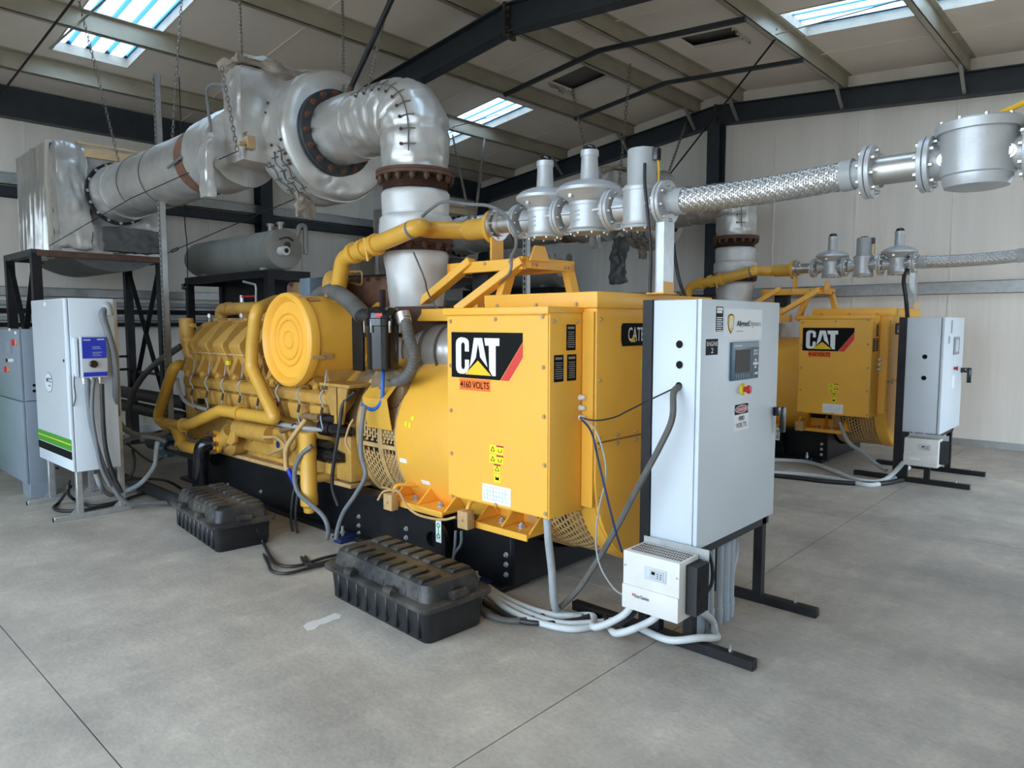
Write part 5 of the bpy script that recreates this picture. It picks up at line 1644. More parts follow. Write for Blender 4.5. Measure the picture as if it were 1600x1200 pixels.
def stand(t, x0, x1, yf, ys, z1):
    """black square tube stand with two floor rails"""
    for x in (x0, x1):
        obj('floor_rail', B().box(x, x + 0.05, yf, yf + 1.05, 0.0, 0.05), 'black_steel', t, bev=0.003, seg=1)
        for y in ys[:1] if x == x1 else ():
            obj('post', B().box(x, x + 0.05, y, y + 0.05, 0.05, z1 + 0.0), 'black_steel', t)
        for y in (yf + 0.12,):
            obj('anchor_stud', B().cyl((x + 0.025, y, 0.05), (x + 0.025, y, 0.085), 0.006, n=8).cyl((x + 0.025, y, 0.052), (x + 0.025, y, 0.064), 0.011, n=6), 'stainless', t)


CAB = thing('control_cabinet', (3.5, 1.7, 0), 'tall pale control cabinet with ENGINE 2 sign and dark screen, nearest', 'cabinet', 'engine control cabinets')
stand(CAB, 3.05, 3.85, 1.305, (1.615,), 0.51)
for y in (1.615, 1.80):
    obj('post', B().box(3.05, 3.10, y, y + 0.05, 0.05, 0.51), 'black_steel', CAB)
obj('rear_post', B().box(3.04, 3.10, 1.862, 1.915, 0.05, 1.715), 'black_steel', CAB)
obj('rear_post', B().box(3.87, 3.93, 1.862, 1.915, 0.05, 1.715), 'black_steel', CAB)
obj('cross_bar', B().box(3.05, 3.93, 1.615, 1.665, 0.46, 0.508), 'black_steel', CAB)
cbody = obj('cabinet_body', B().box(3.05, 3.955, 1.628, 1.86, 0.51, 1.712), 'cabinet_white', CAB, bev=0.004)
cdoor = obj('cabinet_door', B().box(3.048, 3.957, 1.60, 1.622, 0.508, 1.714), 'cabinet_white', CAB, bev=0.004)
fs = Face((3.05, 1.86, 0), (0, -1, 0), (0, 0, 1))
for u, v in ((1062, 538), (1062, 570), (1061, 603)):
    a, b = fs.px(u, v)
    h = obj('cable_hole', B().lathe(fs.p(a, b, -0.002), fs.n, [(0, 0.021), (0.0035, 0.021)], 22), 'black_print', cbody)
    obj('hole_rim', B().ring(fs.p(a, b, 0.0), fs.n, 0.019, 0.0225, 0.003, 24), 'cabinet_white', h)
hole3 = fs.p(*fs.px(1061, 603), 0.0)
fd = Face((3.05, 1.60, 0), (1, 0, 0), (0, 0, 1))
a0, a1, b0, b1 = rect_px(fd, 1133.6, 475, 1189, 525)
b1, b0 = 1.672, 1.513
sg = fd.rect('company_sign', a0, a1, b0, b1, 'white_print', cdoor, 0.003, 0.003)
w, h = a1 - a0, b1 - b0
# shield logo


def shield(s, cx, cy):
    top = [(cx + s * 0.36 * math.cos(t), cy + s * 0.28 + s * 0.20 * math.sin(t)) for t in [PI * i / 10 for i in range(11)]]
    lf = [(cx - s * 0.36, cy + s * 0.0), (cx - s * 0.27, cy - s * 0.28), (cx, cy - s * 0.55), (cx + s * 0.27, cy - s * 0.28), (cx + s * 0.36, cy)]
    return top + lf


cx, cy = a0 + w * 0.135, b0 + h * 0.55
fd.poly('logo_border', shield(h * 0.60, cx, cy), 'black_print', sg, 0.0045)
fd.poly('logo_shield', shield(h * 0.52, cx, cy), 'logo_yellow', sg, 0.0055)
s = h * 0.52
fd.poly('logo_chevron', [(cx - s * 0.05, cy + s * 0.38), (cx + s * 0.05, cy + s * 0.38), (cx + s * 0.22, cy - s * 0.2), (cx + s * 0.13, cy - s * 0.3), (cx, cy + s * 0.12), (cx - s * 0.13, cy - s * 0.3), (cx - s * 0.22, cy - s * 0.2)], 'white_print', sg, 0.0065)
fd.text('Aligned', a0 + w * 0.285, a0 + w * 0.62, b0 + h * 0.39, b0 + h * 0.63, 'black_print', sg, 0.0045, 0.018)
fd.text('Digesters', a0 + w * 0.625, a0 + w * 0.96, b0 + h * 0.39, b0 + h * 0.63, 'grey_print', sg, 0.0045)
fd.rect('small_print', a0 + w * 0.29, a0 + w * 0.46, b0 + h * 0.28, b0 + h * 0.305, 'grey_print', sg, 0.0045)
a0, a1, b0, b1 = rect_px(fd, 1118, 477.5, 1129.5, 519)
lb = fd.rect('notice_label', a0, a1, b0, b1, 'white_print', cdoor)
lk = fd.rect('notice_ground', a0 + 0.004, a1 - 0.004, b0 + 0.004, b1 - 0.004, 'black_print', lb, 0.002)
k = B()
for i, (t, hh) in enumerate(((0.88, 0.012), (0.77, 0.012), (0.55, 0.005), (0.47, 0.005), (0.39, 0.005), (0.31, 0.005), (0.23, 0.005), (0.15, 0.004), (0.07, 0.004))):
    z = b0 + (b1 - b0) * t
    fd.rect('', a0 + 0.012, a1 - 0.012 - 0.006 * (i % 2), z - hh / 2, z + hh / 2, '', None, 0.003, b=k)
obj('notice_print', k, 'white_print', lb)
a0, a1, b0, b1 = rect_px(fd, 1103, 530, 1121, 554)
lb = fd.rect('engine_sign', a0, a1, b0, b1, 'black_print', cdoor)
fd.text('ENGINE', a0 + 0.006, a1 - 0.006, b0 + (b1 - b0) * 0.56, b0 + (b1 - b0) * 0.84, 'white_print', lb, 0.003)
fd.text('2', (a0 + a1) / 2 - 0.012, (a0 + a1) / 2 + 0.012, b0 + (b1 - b0) * 0.12, b0 + (b1 - b0) * 0.44, 'white_print', lb, 0.003)
# genset controller
a0, a1, b0, b1 = rect_px(fd, 1141, 535, 1181.5, 590)
dp = obj('controller', fd.bx(B(), a0, a1, b0, b1, 0, 0.012), 'navy_panel', cdoor, bev=0.003)
w, h = a1 - a0, b1 - b0
fd.rect('controller_screen', a0 + w * 0.12, a0 + w * 0.65, b0 + h * 0.20, b0 + h * 0.80, 'screen', dp, 0.014, 0.003)
fd.rect('controller_header', a0 + w * 0.02, a0 + w * 0.98, b0 + h * 0.85, b0 + h * 0.985, 'slate_grey', dp, 0.0135)
fd.rect('maker_mark', a0 + w * 0.07, a0 + w * 0.32, b0 + h * 0.895, b0 + h * 0.915, 'white_print', dp, 0.015)
for i in range(2):
    for j in range(3):
        fd.rect('key', a0 + w * (0.77 + 0.06 * j), a0 + w * (0.82 + 0.06 * j), b0 + h * (0.64 + 0.085 * i), b0 + h * (0.70 + 0.085 * i), 'pvc_blue_grey', dp, 0.0145)
for z0, z1, w0, w1 in ((0.47, 0.53, 0.83, 0.89), (0.37, 0.44, 0.77, 0.95), (0.28, 0.34, 0.83, 0.89)):
    fd.rect('key', a0 + w * w0, a0 + w * w1, b0 + h * z0, b0 + h * z1, 'white_print', dp, 0.0145)
fd.rect('key', a0 + w * 0.76, a0 + w * 0.83, b0 + h * 0.11, b0 + h * 0.17, 'sign_green', dp, 0.0145)
fd.rect('key', a0 + w * 0.85, a0 + w * 0.95, b0 + h * 0.11, b0 + h * 0.17, 'off_white', dp, 0.0145)
for i in range(6):
    fd.rect('soft_key', a0 + w * (0.14 + 0.085 * i), a0 + w * (0.17 + 0.085 * i), b0 + h * 0.07, b0 + h * 0.15, 'slate_grey', dp, 0.0145)
# emergency stop
a, b = fd.px(1160, 608)
es = obj('stop_collar', B().lathe(fd.p(a, b), fd.n, [(0, 0.032), (0.006, 0.032), (0.012, 0.028)], 26), 'hazard_yellow', cdoor)
obj('stop_button', B().lathe(fd.p(a, b, 0.01), fd.n, [(0, 0.013), (0.018, 0.013), (0.02, 0.022), (0.032, 0.021), (0.036, 0.012)], 24), 'red_plastic', es)
# danger sign
a0, a1, b0, b1 = rect_px(fd, 1146.5, 632, 1168.5, 669)
ds = fd.rect('danger_sign', a0, a1, b0, b1, 'white_print', cdoor)
w, h = a1 - a0, b1 - b0
fd.rect('danger_ground', a0 + w * 0.05, a1 - w * 0.05, b0 + h * 0.60, b1 - h * 0.03, 'black_print', ds, 0.0025)
fd.poly('danger_oval', [(a0 + w * 0.5 + w * 0.42 * math.cos(2 * PI * i / 24), b0 + h * 0.785 + h * 0.145 * math.sin(2 * PI * i / 24)) for i in range(24)], 'white_print', ds, 0.0035)
fd.poly('danger_oval', [(a0 + w * 0.5 + w * 0.39 * math.cos(2 * PI * i / 24), b0 + h * 0.785 + h * 0.125 * math.sin(2 * PI * i / 24)) for i in range(24)], 'dark_red_print', ds, 0.0042)
fd.text('DANGER', a0 + w * 0.19, a1 - w * 0.19, b0 + h * 0.735, b0 + h * 0.835, 'white_print', ds, 0.0055, 0.01)
fd.text('480', a0 + w * 0.30, a1 - w * 0.30, b0 + h * 0.36, b0 + h * 0.53, 'black_print', ds, 0.0035)
fd.text('VOLTS', a0 + w * 0.15, a1 - w * 0.15, b0 + h * 0.11, b0 + h * 0.28, 'black_print', ds, 0.0035)
hd = obj('door_handle', B().box(3.905, 3.955, 1.562, 1.60, 1.08, 1.13).box(3.94, 3.962, 1.545, 1.575, 0.985, 1.13), 'black_gloss', cdoor, bev=0.005)


def charger(t, x, y0, y1, z0, z1, xb):
    """wall-box battery charger; front faces -X, heat sink on the -Y side"""
    bd = obj('charger_body', B().box(x, xb - 0.03, y0 + 0.0, y1, z0, z1), 'off_white', t, bev=0.004)
    f = Face((x, y1, z0), (0, -1, 0), (0, 0, 1))
    w, h = y1 - y0, z1 - z0
    obj('front_step', f.bx(B(), 0.0, w, 0.0, h * 0.42, 0, 0.008), 'off_white', bd, bev=0.003)
    fr = obj('display_frame', f.bx(B(), w * 0.40, w * 0.78, h * 0.60, h * 0.82, 0, 0.004), 'pale_conduit', bd)
    f.rect('display', w * 0.50, w * 0.74, h * 0.63, h * 0.79, 'cabinet_grey', fr, 0.006)
    k = B()
    for i in range(3):
        for j in range(2):
            f.bx(k, w * (0.63 + 0.055 * j), w * (0.645 + 0.055 * j), h * (0.66 + 0.035 * i), h * (0.675 + 0.035 * i), 0.005, 0.0075)
    f.bx(k, w * 0.53, w * 0.59, h * 0.71, h * 0.76, 0.005, 0.0075)
    obj('display_segments', k, 'black_print', fr)
    # ventilation slots in the top
    s = B()
    for r in range(4):
        for i in range(20):
            yy = y0 + w * (0.05 + 0.9 * i / 20)
            xx = x + (xb - 0.03 - x) * (0.18 + 0.19 * r)
            s.box(xx, xx + (xb - x) * 0.12, yy, yy + w * 0.02, z1 - 0.001, z1 + 0.0012)
    so = obj('vent_slots', s, 'grille_dark', bd)
    so['kind'] = 'stuff'
    hs = obj('heat_sink', B().box(x + 0.06, xb - 0.02, y0 - 0.012, y0, z0 + 0.03, z1 - 0.02), 'black_steel', t)
    n = 9
    for i in range(n):
        xx = x + 0.055 + (xb - 0.03 - x - 0.055) * i / n
        obj('fin', B().box(xx, xx + 0.004, y0 - 0.06, y0 - 0.01, z0 + 0.03, z1 - 0.02), 'black_rubber', hs)
    obj('mount_plate', B().box(xb - 0.025, xb - 0.02, y0 - 0.05, y1 + 0.0, z1 - 0.02, z1 + 0.03), 'galvanised', t)
    for i, (a, b) in enumerate(((0.04, 0.75), (0.96, 0.75), (0.04, 0.2), (0.96, 0.2))):
        inst('screw', BOLT_S, bd, f.p(w * a, h * b, 0.0), orient(f.n), (0.5, 0.5, 0.4))
    return f, w, h, bd


cx_ = 2.84
q0, q1 = at(974, 861, 'x', cx_), at(1062, 882.5, 'x', cx_)
qz = at(1061, 975, 'x', cx_)
CHG = thing('battery_charger', (2.93, (q0.y + q1.y) / 2, qz.z), 'dusty white battery charger with finned side below the ENGINE 2 cabinet', 'charger', 'battery chargers')
f, w, h, bd = charger(CHG, cx_, q1.y, q0.y, qz.z, q1.z + 0.003, 3.05)
lt = f.text('EnerGenius', w * 0.24, w * 0.50, h * 0.235, h * 0.30, 'black_print', bd, 0.0095, 0.012)
f.poly('maker_star', [(w * 0.21 + 0.008 * (1 if i % 2 else 0.55) * math.cos(2 * PI * i / 16), h * 0.275 + 0.008 * (1 if i % 2 else 0.55) * math.sin(2 * PI * i / 16)) for i in range(16)], 'red_print', bd, 0.0095)
for y in (q1.y + 0.015,):
    obj('hanger_bracket', B().box(3.02, 3.05, y, y + 0.05, qz.z - 0.02, qz.z + 0.05), 'black_steel', CHG)

# rigid conduits rising out of the floor into the ENGINE 2 cabinet
cpos = [(1093, 990), (1102, 984), (1108, 981), (1123, 973), (1132.5, 968), (1141, 962)]
for i, (u, v) in enumerate(cpos):
    p = at(u, v, 'z', 0.0)
    p = V((p.x, max(p.y, 1.66), 0))
    order = ('first', 'second', 'third', 'fourth', 'fifth', 'sixth')[i]
    t = thing('conduit_riser', p, 'blue-grey plastic conduit under ENGINE 2 cabinet, %s counted from the charger' % order, 'conduit', 'plastic conduits under the near cabinet')
    r = 0.021 if i % 2 == 0 else 0.017
    obj('pipe', B().cyl((p.x, p.y, 0), (p.x, p.y, 0.512), r, n=18), 'pvc_blue_grey', t)
    obj('coupling', B().lathe((p.x, p.y, 0), (0, 0, 1), [(0, r + 0.003), (0.08 + 0.012 * (i % 3), r + 0.005), (0.084 + 0.012 * (i % 3), r)], 18), 'pvc_blue_grey', t)
p = at(1150, 955, 'z', 0.0)
obj('flexible_conduit', B().tube(cr([(p.x + 0.08, 1.75, 0.512), (p.x + 0.10, 1.74, 0.40), (p.x + 0.08, 1.72, 0.31), (p.x, 1.70, 0.24), (p.x - 0.06, 1.69, 0.12), (p.x - 0.07, 1.69, 0.0)], 6), 0.02, 12), 'pvc_blue_grey', None, label='curved blue-grey flexible conduit, rightmost under the ENGINE 2 cabinet', cat='conduit')

# farther cabinet of the second genset
X2 = 7.89
CB2 = thing('control_cabinet', (X2 + 0.45, 1.7, 0), 'distant pale control cabinet with side handle against the white wall', 'cabinet', 'engine control cabinets')
stand(CB2, X2, X2 + 0.79, 1.295, (1.615,), 0.51)
for y in (1.64, 1.84):
    obj('post', B().box(X2, X2 + 0.05, y, y + 0.05, 0.05, 0.51), 'black_steel', CB2)
obj('rear_post', B().box(X2 - 0.01, X2 + 0.05, 1.90, 1.97, 0.05, 1.66), 'black_steel', CB2)
obj('rear_post', B().box(X2 + 0.82, X2 + 0.88, 1.90, 1.97, 0.05, 1.66), 'black_steel', CB2)
obj('cross_bar', B().box(X2, X2 + 0.88, 1.615, 1.665, 0.45, 0.508), 'black_steel', CB2)
cb = obj('cabinet_body', B().box(X2, X2 + 0.90, 1.60, 1.90, 0.51, 1.655), 'cabinet_white', CB2, bev=0.004)
cdd = obj('cabinet_door', B().box(X2 - 0.002, X2 + 0.902, 1.57, 1.594, 0.508, 1.657), 'cabinet_white', CB2, bev=0.004)
f2 = Face((X2, 1.90, 0), (0, -1, 0), (0, 0, 1))
for z in (1.27, 1.06):
    obj('cable_hole', B().lathe(f2.p(0.17, z, -0.002), f2.n, [(0, 0.023), (0.004, 0.023)], 20), 'black_print', cb)
f3 = Face((X2, 1.57, 0), (1, 0, 0), (0, 0, 1))
d3 = obj('controller', f3.bx(B(), 0.42, 0.66, 1.28, 1.46, 0, 0.01), 'grey_print', cdd, bev=0.002, seg=1)
f3.rect('controller_screen', 0.47, 0.60, 1.31, 1.43, 'pale_conduit', d3, 0.012)
f3.rect('maker_label', 0.27, 0.33, 1.50, 1.63, 'grey_print', cdd)
f3.rect('small_label', 0.18, 0.24, 1.40, 1.47, 'grey_print', cdd)
f3.rect('danger_sign', 0.42, 0.55, 0.94, 1.07, 'white_print', cdd)
obj('stop_button', B().lathe(f3.p(0.5, 1.14), f3.n, [(0, 0.014), (0.02, 0.014), (0.022, 0.022), (0.034, 0.02)], 18), 'dark_red_print', cdd)
obj('door_handle', B().box(X2 + 0.82, X2 + 0.89, 1.51, 1.57, 1.08, 1.13).box(X2 + 0.87, X2 + 0.90, 1.48, 1.52, 0.97, 1.13), 'black_gloss', cdd, bev=0.005)
c0, c1 = at(1413, 687, 'x', X2 - 0.2), at(1467, 689, 'x', X2 - 0.2)
cz = at(1466, 732, 'x', X2 - 0.2)
CG2 = thing('battery_charger', (X2 - 0.1, (c0.y + c1.y) / 2, cz.z), 'small distant white battery charger under the far control cabinet', 'charger', 'battery chargers')
f, w, h, bd = charger(CG2, X2 - 0.2, c1.y, c0.y, cz.z, c1.z, X2)
f.rect('maker_label', w * 0.2, w * 0.5, h * 0.22, h * 0.30, 'white_print', bd, 0.0095)

# ---- left white cabinet with green stripes and blue gas monitor
LX, LY0, LY1, LZ0, LZ1 = 1.75, 6.40, 7.36, 0.40, 1.80
LCB = thing('striped_cabinet', (1.92, 6.9, 0), 'tall pale cabinet with green and black stripes and round logo', 'cabinet')
lb = obj('cabinet_body', B().box(LX + 0.012, LX + 0.34, LY0, LY1, LZ0, LZ1), 'cabinet_white', LCB, bev=0.004)
ld = obj('cabinet_door', B().box(LX - 0.012, LX + 0.006, LY0 + 0.004, LY1 - 0.004, LZ0 + 0.004, LZ1 - 0.004), 'cabinet_white', LCB, bev=0.004)
fl_ = Face((LX - 0.012, LY1, LZ0), (0, -1, 0), (0, 0, 1))
W_ = LY1 - LY0
fl_.rect('door_face', 0.01, W_ - 0.06, 0.10, 1.39, 'cabinet_grey', ld, 0.002, 0.0015)
for z0, z1, m in ((0.10, 0.165, 'black_print'), (0.172, 0.218, 'green_print'), (0.228, 0.265, 'green_print')):
    fl_.rect('stripe', 0.004, W_ - 0.012, z0, z1, m, ld, 0.004)
fl_.rect('stripe_line', 0.004, W_ - 0.012, 0.219, 0.227, 'hazard_yellow', ld, 0.0035)
lgx, lgz = 0.42, 0.70
lo_ = fl_.poly('round_logo', [(lgx + 0.105 * math.cos(2 * PI * i / 32), lgz + 0.085 * math.sin(2 * PI * i / 32)) for i in range(32)], 'black_print', ld, 0.004)
fl_.poly('logo_disc', [(lgx + 0.101 * math.cos(2 * PI * i / 32), lgz + 0.081 * math.sin(2 * PI * i / 32)) for i in range(32)], 'cabinet_white', lo_, 0.005)
fl_.text('MTC', lgx - 0.06, lgx + 0.085, lgz + 0.0, lgz + 0.04, 'black_print', lo_, 0.006, 0.02)
fl_.rect('logo_line', lgx - 0.01, lgx + 0.06, lgz - 0.035, lgz - 0.02, 'grey_print', lo_, 0.006)
fl_.rect('maker_label', 0.40, 0.46, 1.345, 1.375, 'white_print', ld, 0.004)
obj('door_lock', B().lathe(fl_.p(W_ - 0.09, 0.90, 0.0), fl_.n, [(0, 0.012), (0.008, 0.012)], 12), 'black_gloss', ld)
obj('hole_lower', B().box(LX + 0.05, LX + 0.3, LY0 + 0.05, LY1 - 0.05, LZ0 - 0.012, LZ0), 'slate_grey', lb)
for y in (6.46, 7.24):
    obj('floor_rail', B().box(1.60, 2.18, y, y + 0.045, 0, 0.045), 'galvanised', LCB, bev=0.003, seg=1)
    obj('rail_end', B().box(1.596, 1.60, y + 0.006, y + 0.039, 0.006, 0.039), 'black_print', LCB)
    for x in (1.77, 2.09):
        obj('leg', B().box(x, x + 0.045, y, y + 0.045, 0.045, LZ0 if x < 2 else LZ1), 'galvanised', LCB, bev=0.003, seg=1)
        obj('corner_bracket', B().prism([(x - 0.05, 0.045), (x, 0.045), (x, 0.09)], 'y', y + 0.01, y + 0.035), 'galvanised', LCB)
fm = Face((LX + 0.012, LY0, LZ0), (1, 0, 0), (0, 0, 1))
a0, a1, b0, b1 = rect_px(Face((LX + 0.012, LY0 - 0.10, LZ0), (1, 0, 0), (0, 0, 1)), 126, 526, 169.5, 589)
MON = thing('gas_monitor', fm.p((a0 + a1) / 2, b0), 'blue and grey wall control box with black knob on striped cabinet', 'control box')
w, h = a1 - a0, b1 - b0
mb = obj('monitor_case', fm.bx(B(), a0, a1, b0, b1, 0.005, 0.10), 'cabinet_grey', MON, bev=0.006)
f5 = Face(fm.p(a0, b0, 0.10), (1, 0, 0), (0, 0, 1))
bp = f5.rect('blue_panel', w * 0.03, w * 0.97, h * 0.47, h * 0.98, 'blue_print', mb)
k = B()
for x0_, x1_, z_ in ((0.08, 0.36, 0.90), (0.62, 0.90, 0.91)):
    f5.rect('', w * x0_, w * x1_, h * z_, h * (z_ + 0.035), '', None, 0.003, b=k)
for i, z_ in enumerate((0.74, 0.70, 0.61, 0.57, 0.53)):
    f5.rect('', w * 0.42, w * (0.72 + 0.04 * (i % 3)), h * z_, h * (z_ + 0.012), '', None, 0.003, b=k)
obj('panel_print', k, 'pvc_blue_grey', bp)
f5.rect('blue_strip', w * 0.04, w * 0.97, h * 0.03, h * 0.135, 'blue_print', mb)
obj('knob', B().lathe(f5.p(w * 0.42, h * 0.335), f5.n, [(0, 0.03), (0.02, 0.03), (0.025, 0.025)], 20), 'black_gloss', mb)
obj('hinge_rail', fm.bx(B(), a0 - 0.035, a0 - 0.01, b0 + h * 0.03, b0 + h * 0.97, 0.0, 0.05), 'cabinet_white', MON, bev=0.003)
for x_ in (0.12, 0.42, 0.74):
    obj('cable_gland', B().lathe(fm.p(a0 + w * x_, b0, 0.05), (0, 0, -1), [(0, 0.02), (0.02, 0.02), (0.02, 0.015), (0.05, 0.015)], 12), 'stainless', MON)

# ---- grey switch cabinets at the far left
SWX = 1.68
SWC = thing('switch_cabinet', (1.78, 8.1, 0), 'slate grey two-door floor cabinet with red knobs at left edge', 'cabinet')
obj('cabinet_body', B().box(SWX + 0.012, SWX + 0.22, 7.54, 8.75, 0.13, 1.545), 'slate_grey', SWC, bev=0.005)
obj('plinth', B().box(SWX + 0.012, SWX + 0.22, 7.54, 7.80, 0, 0.13), 'slate_grey', SWC, bev=0.004, seg=1)
du = obj('upper_door', B().box(SWX - 0.012, SWX + 0.01, 7.545, 8.745, 0.90, 1.54), 'slate_grey', SWC, bev=0.004)
dl = obj('lower_door', B().box(SWX - 0.012, SWX + 0.01, 7.545, 8.745, 0.14, 0.89), 'slate_grey', SWC, bev=0.004)
f6 = Face((SWX - 0.012, 8.745, 0), (0, -1, 0), (0, 0, 1))
a, b = f6.px(15, 543)
obj('meter', f6.bx(B(), a - 0.09, a + 0.09, b - 0.05, b + 0.06, 0, 0.012), 'grey_print', du)
for u, v in ((24, 535), (12, 577)):
    a, b = f6.px(u, v)
    kn = obj('red_knob', B().lathe(f6.p(a, b), f6.n, [(0, 0.03), (0.025, 0.028), (0.03, 0.012)], 16), 'red_plastic', du)
    obj('knob_ring', B().lathe(f6.p(a + 0.04, b), f6.n, [(0, 0.03), (0.012, 0.03)], 16), 'plywood', du)
for u in (11, 16, 20):
    a, b = f6.px(u, 563)
    obj('indicator', B().lathe(f6.p(a, b), f6.n, [(0, 0.016), (0.012, 0.016)], 12), 'white_print' if u > 12 else 'black_gloss', du)
for u, v in ((24, 520), (15, 515)):
    a, b = f6.px(u, v)
    f6.rect('tag_label', a - 0.03, a + 0.03, b - 0.012, b + 0.012, 'white_print', du)
f7 = Face((SWX + 0.012, 7.54, 0), (1, 0, 0), (0, 0, 1))
for u, v in ((53.5, 602), (53.5, 611)):
    a, b = f7.px(u, v)
    obj('cable_hole', B().lathe(f7.p(a, b, -0.002), f7.n, [(0, 0.014), (0.004, 0.014)], 14), 'black_print', SWC)
obj('body_joint', f7.bx(B(), 0.0, 0.208, 0.893, 0.898, 0, 0.003), 'black_print', SWC)
GRN = thing('green_cabinet', (1.2, 9.4, 0), 'dark green machine casing cut by the left picture edge', 'machine')
obj('casing', B().box(0.9, 1.66, 9.0, 9.8, 0.08, 1.0), 'green_print', GRN, bev=0.03)
obj('casing_foot', B().box(0.95, 1.6, 9.05, 9.75, 0, 0.08), 'black_steel', GRN)


# ---- ribbed black battery boxes
def battery_box(loc, rz, label):
    x0, y0 = loc
    t = thing('battery_box', (x0, y0, 0), label, 'battery box', 'ribbed black battery boxes')

    def ringpts(hx, hy, r, z, n=6):
        out = []
        for sx, sy, a0 in ((1, 1, 0), (-1, 1, PI / 2), (-1, -1, PI), (1, -1, 1.5 * PI)):
            for i in range(n + 1):
                a = a0 + PI / 2 * i / n
                out.append((x0 + sx * (hx - r) + r * math.cos(a), y0 + sy * (hy - r) + r * math.sin(a), z))
        return out
    HX, HY = 0.235, 0.50
    bd = obj('box_body', B().rings([ringpts(HX - 0.055, HY - 0.055, 0.04, 0.0), ringpts(HX - 0.045, HY - 0.045, 0.05, 0.012), ringpts(HX - 0.03, HY - 0.03, 0.055, 0.195), ringpts(HX - 0.03, HY - 0.03, 0.055, 0.20)]), 'case_plastic', t)
    obj('box_rim', B().rings([ringpts(HX - 0.004, HY - 0.004, 0.055, 0.175), ringpts(HX, HY, 0.06, 0.18), ringpts(HX, HY, 0.06, 0.20), ringpts(HX - 0.012, HY - 0.012, 0.055, 0.208)]), 'case_lid', t)
    for s in (-1, 1):
        for i in range(9):
            y = y0 - 0.38 + 0.095 * i
            obj('wall_rib', B().box(x0 + s * (HX - 0.042) - 0.012, x0 + s * (HX - 0.042) + 0.012, y - 0.025, y + 0.025, 0.02, 0.178), 'case_plastic', bd, bev=0.006, seg=1)
    lid = obj('lid', B().rings([ringpts(HX - 0.045, HY - 0.045, 0.05, 0.205), ringpts(HX - 0.052, HY - 0.052, 0.055, 0.25), ringpts(HX - 0.062, HY - 0.064, 0.06, 0.288), ringpts(HX - 0.085, HY - 0.085, 0.05, 0.298)]), 'case_lid', t)
    for s in (-1, 1):
        for i in range(8):
            y = y0 - 0.35 + 0.1 * i
            obj('lid_rib', B().prism([(x0 + s * 0.035, 0.297), (x0 + s * 0.165, 0.297), (x0 + s * 0.165, 0.30), (x0 + s * 0.15, 0.312), (x0 + s * 0.045, 0.312)], 'y', y - 0.032, y + 0.032), 'case_lid', lid, bev=0.004, seg=1)
            obj('lid_edge_rib', B().prism([(x0 + s * 0.193, 0.205), (x0 + s * 0.187, 0.25), (x0 + s * 0.165, 0.298), (x0 + s * 0.15, 0.298), (x0 + s * 0.15, 0.205)], 'y', y - 0.03, y + 0.03), 'case_lid', lid, bev=0.004, seg=1)
    for yy in (-0.18, 0.2):
        obj('hinge_lug', B().cyl((x0 - HX + 0.015, y0 + yy - 0.035, 0.215), (x0 - HX + 0.015, y0 + yy + 0.035, 0.215), 0.024, n=14), 'case_lid', t)
    for s in (-1, 1):
        obj('rope_handle_boss', B().cyl((x0 - 0.05, y0 + s * (HY - 0.03), 0.22), (x0 + 0.05, y0 + s * (HY - 0.03), 0.22), 0.028, n=14), 'case_lid', t)
    t.rotation_euler = (0, 0, rz)
    return t


BB1 = battery_box((2.42, 3.05), math.radians(-3), 'big dusty ribbed black battery box in front of CAT box, nearest')
BB2 = battery_box((2.38, 5.20), math.radians(-6), 'ribbed black battery box farther left, beside the oil filter')

# ================================================================== SECOND GENSET (same make, farther row)
DX = V((5.32, 0, 0))
bpy.context.view_layer.update()
index_kids()


def second(root, label):
    c = copy_tree(root, DX)
    c['label'] = label
    return c


second(GEN, 'second yellow generator set, farther away behind the pale cabinet')
second(EXH, 'distant lagged exhaust riser over the farther engine by the wall')
second(MUF, 'distant grey lagged muffler behind the gas regulators')
second(DCT, 'distant lagged duct behind the silver regulators and exhaust riser')
second(HRB, 'distant lagged box at the far end of second exhaust line')
second(TRS, 'distant black trestle behind the near exhaust riser')
second(TNK, 'distant grey tank seen under the yellow platform')
second(FRM, 'distant black frame under the tank behind yellow platform')
second(POST, 'thin pale post under the distant braided hose')
second(HOSE, 'thin distant braided steel hose in front of the white wall')
TR2.location = TR2.location + DX
WL[TR2.name] = TR2.location.copy()


# ================================================================== CABLES, HOSES, LOOSE PIPES
def cable(name, pts, r, m, label, cat='cable', group=None, k=7, n=8):
    return obj(name, B().tube(cr(pts, k), r, n), m, None, label=label, cat=cat, group=group)


def G(u, v, z=0.02):
    return at(u, v, 'z', z)


def A(u, v, x):
    return at(u, v, 'x', x)


cable('power_cable', [hole3 + V((0.02, 0, 0)), hole3 + V((-0.05, 0, -0.03)), A(1050, 655, 2.96), A(1030, 700, 2.94), A(1000, 755, 2.92), A(965, 822, 2.92), A(930, 882, 2.93), A(900, 925, 2.95), G(862, 957), G(810, 970), G(768, 963), G(745, 945)], 0.0165, 'dusty_rubber', 'thick dark cable hanging from cabinet hole down to the floor')
cable('sensor_wire', [glands[2], A(930, 657, 2.80), A(960, 652, 2.84), A(985, 640, 2.90), A(1015, 625, 2.98), hole3], 0.004, 'black_rubber', 'thin black wire strung between yellow box and cabinet hole')
cable('sensor_wire', [glands[2], A(924, 675, 2.80), A(935, 720, 2.80), A(948, 775, 2.80), A(962, 830, 2.82), A(972, 862, 2.87)], 0.0055, 'blue_foot', 'thin bluish lead hanging straight from yellow box to charger')
cable('sensor_wire', [glands[2], A(928, 668, 2.80), A(944, 712, 2.80), A(946, 750, 2.82), A(936, 795, 2.84), A(931, 845, 2.86), A(938, 885, 2.86), A(958, 918, 2.88), A(974, 930, 2.9)], 0.0045, 'grey_conduit', 'thin pale lead drooping in a bow beside the yellow end cover')
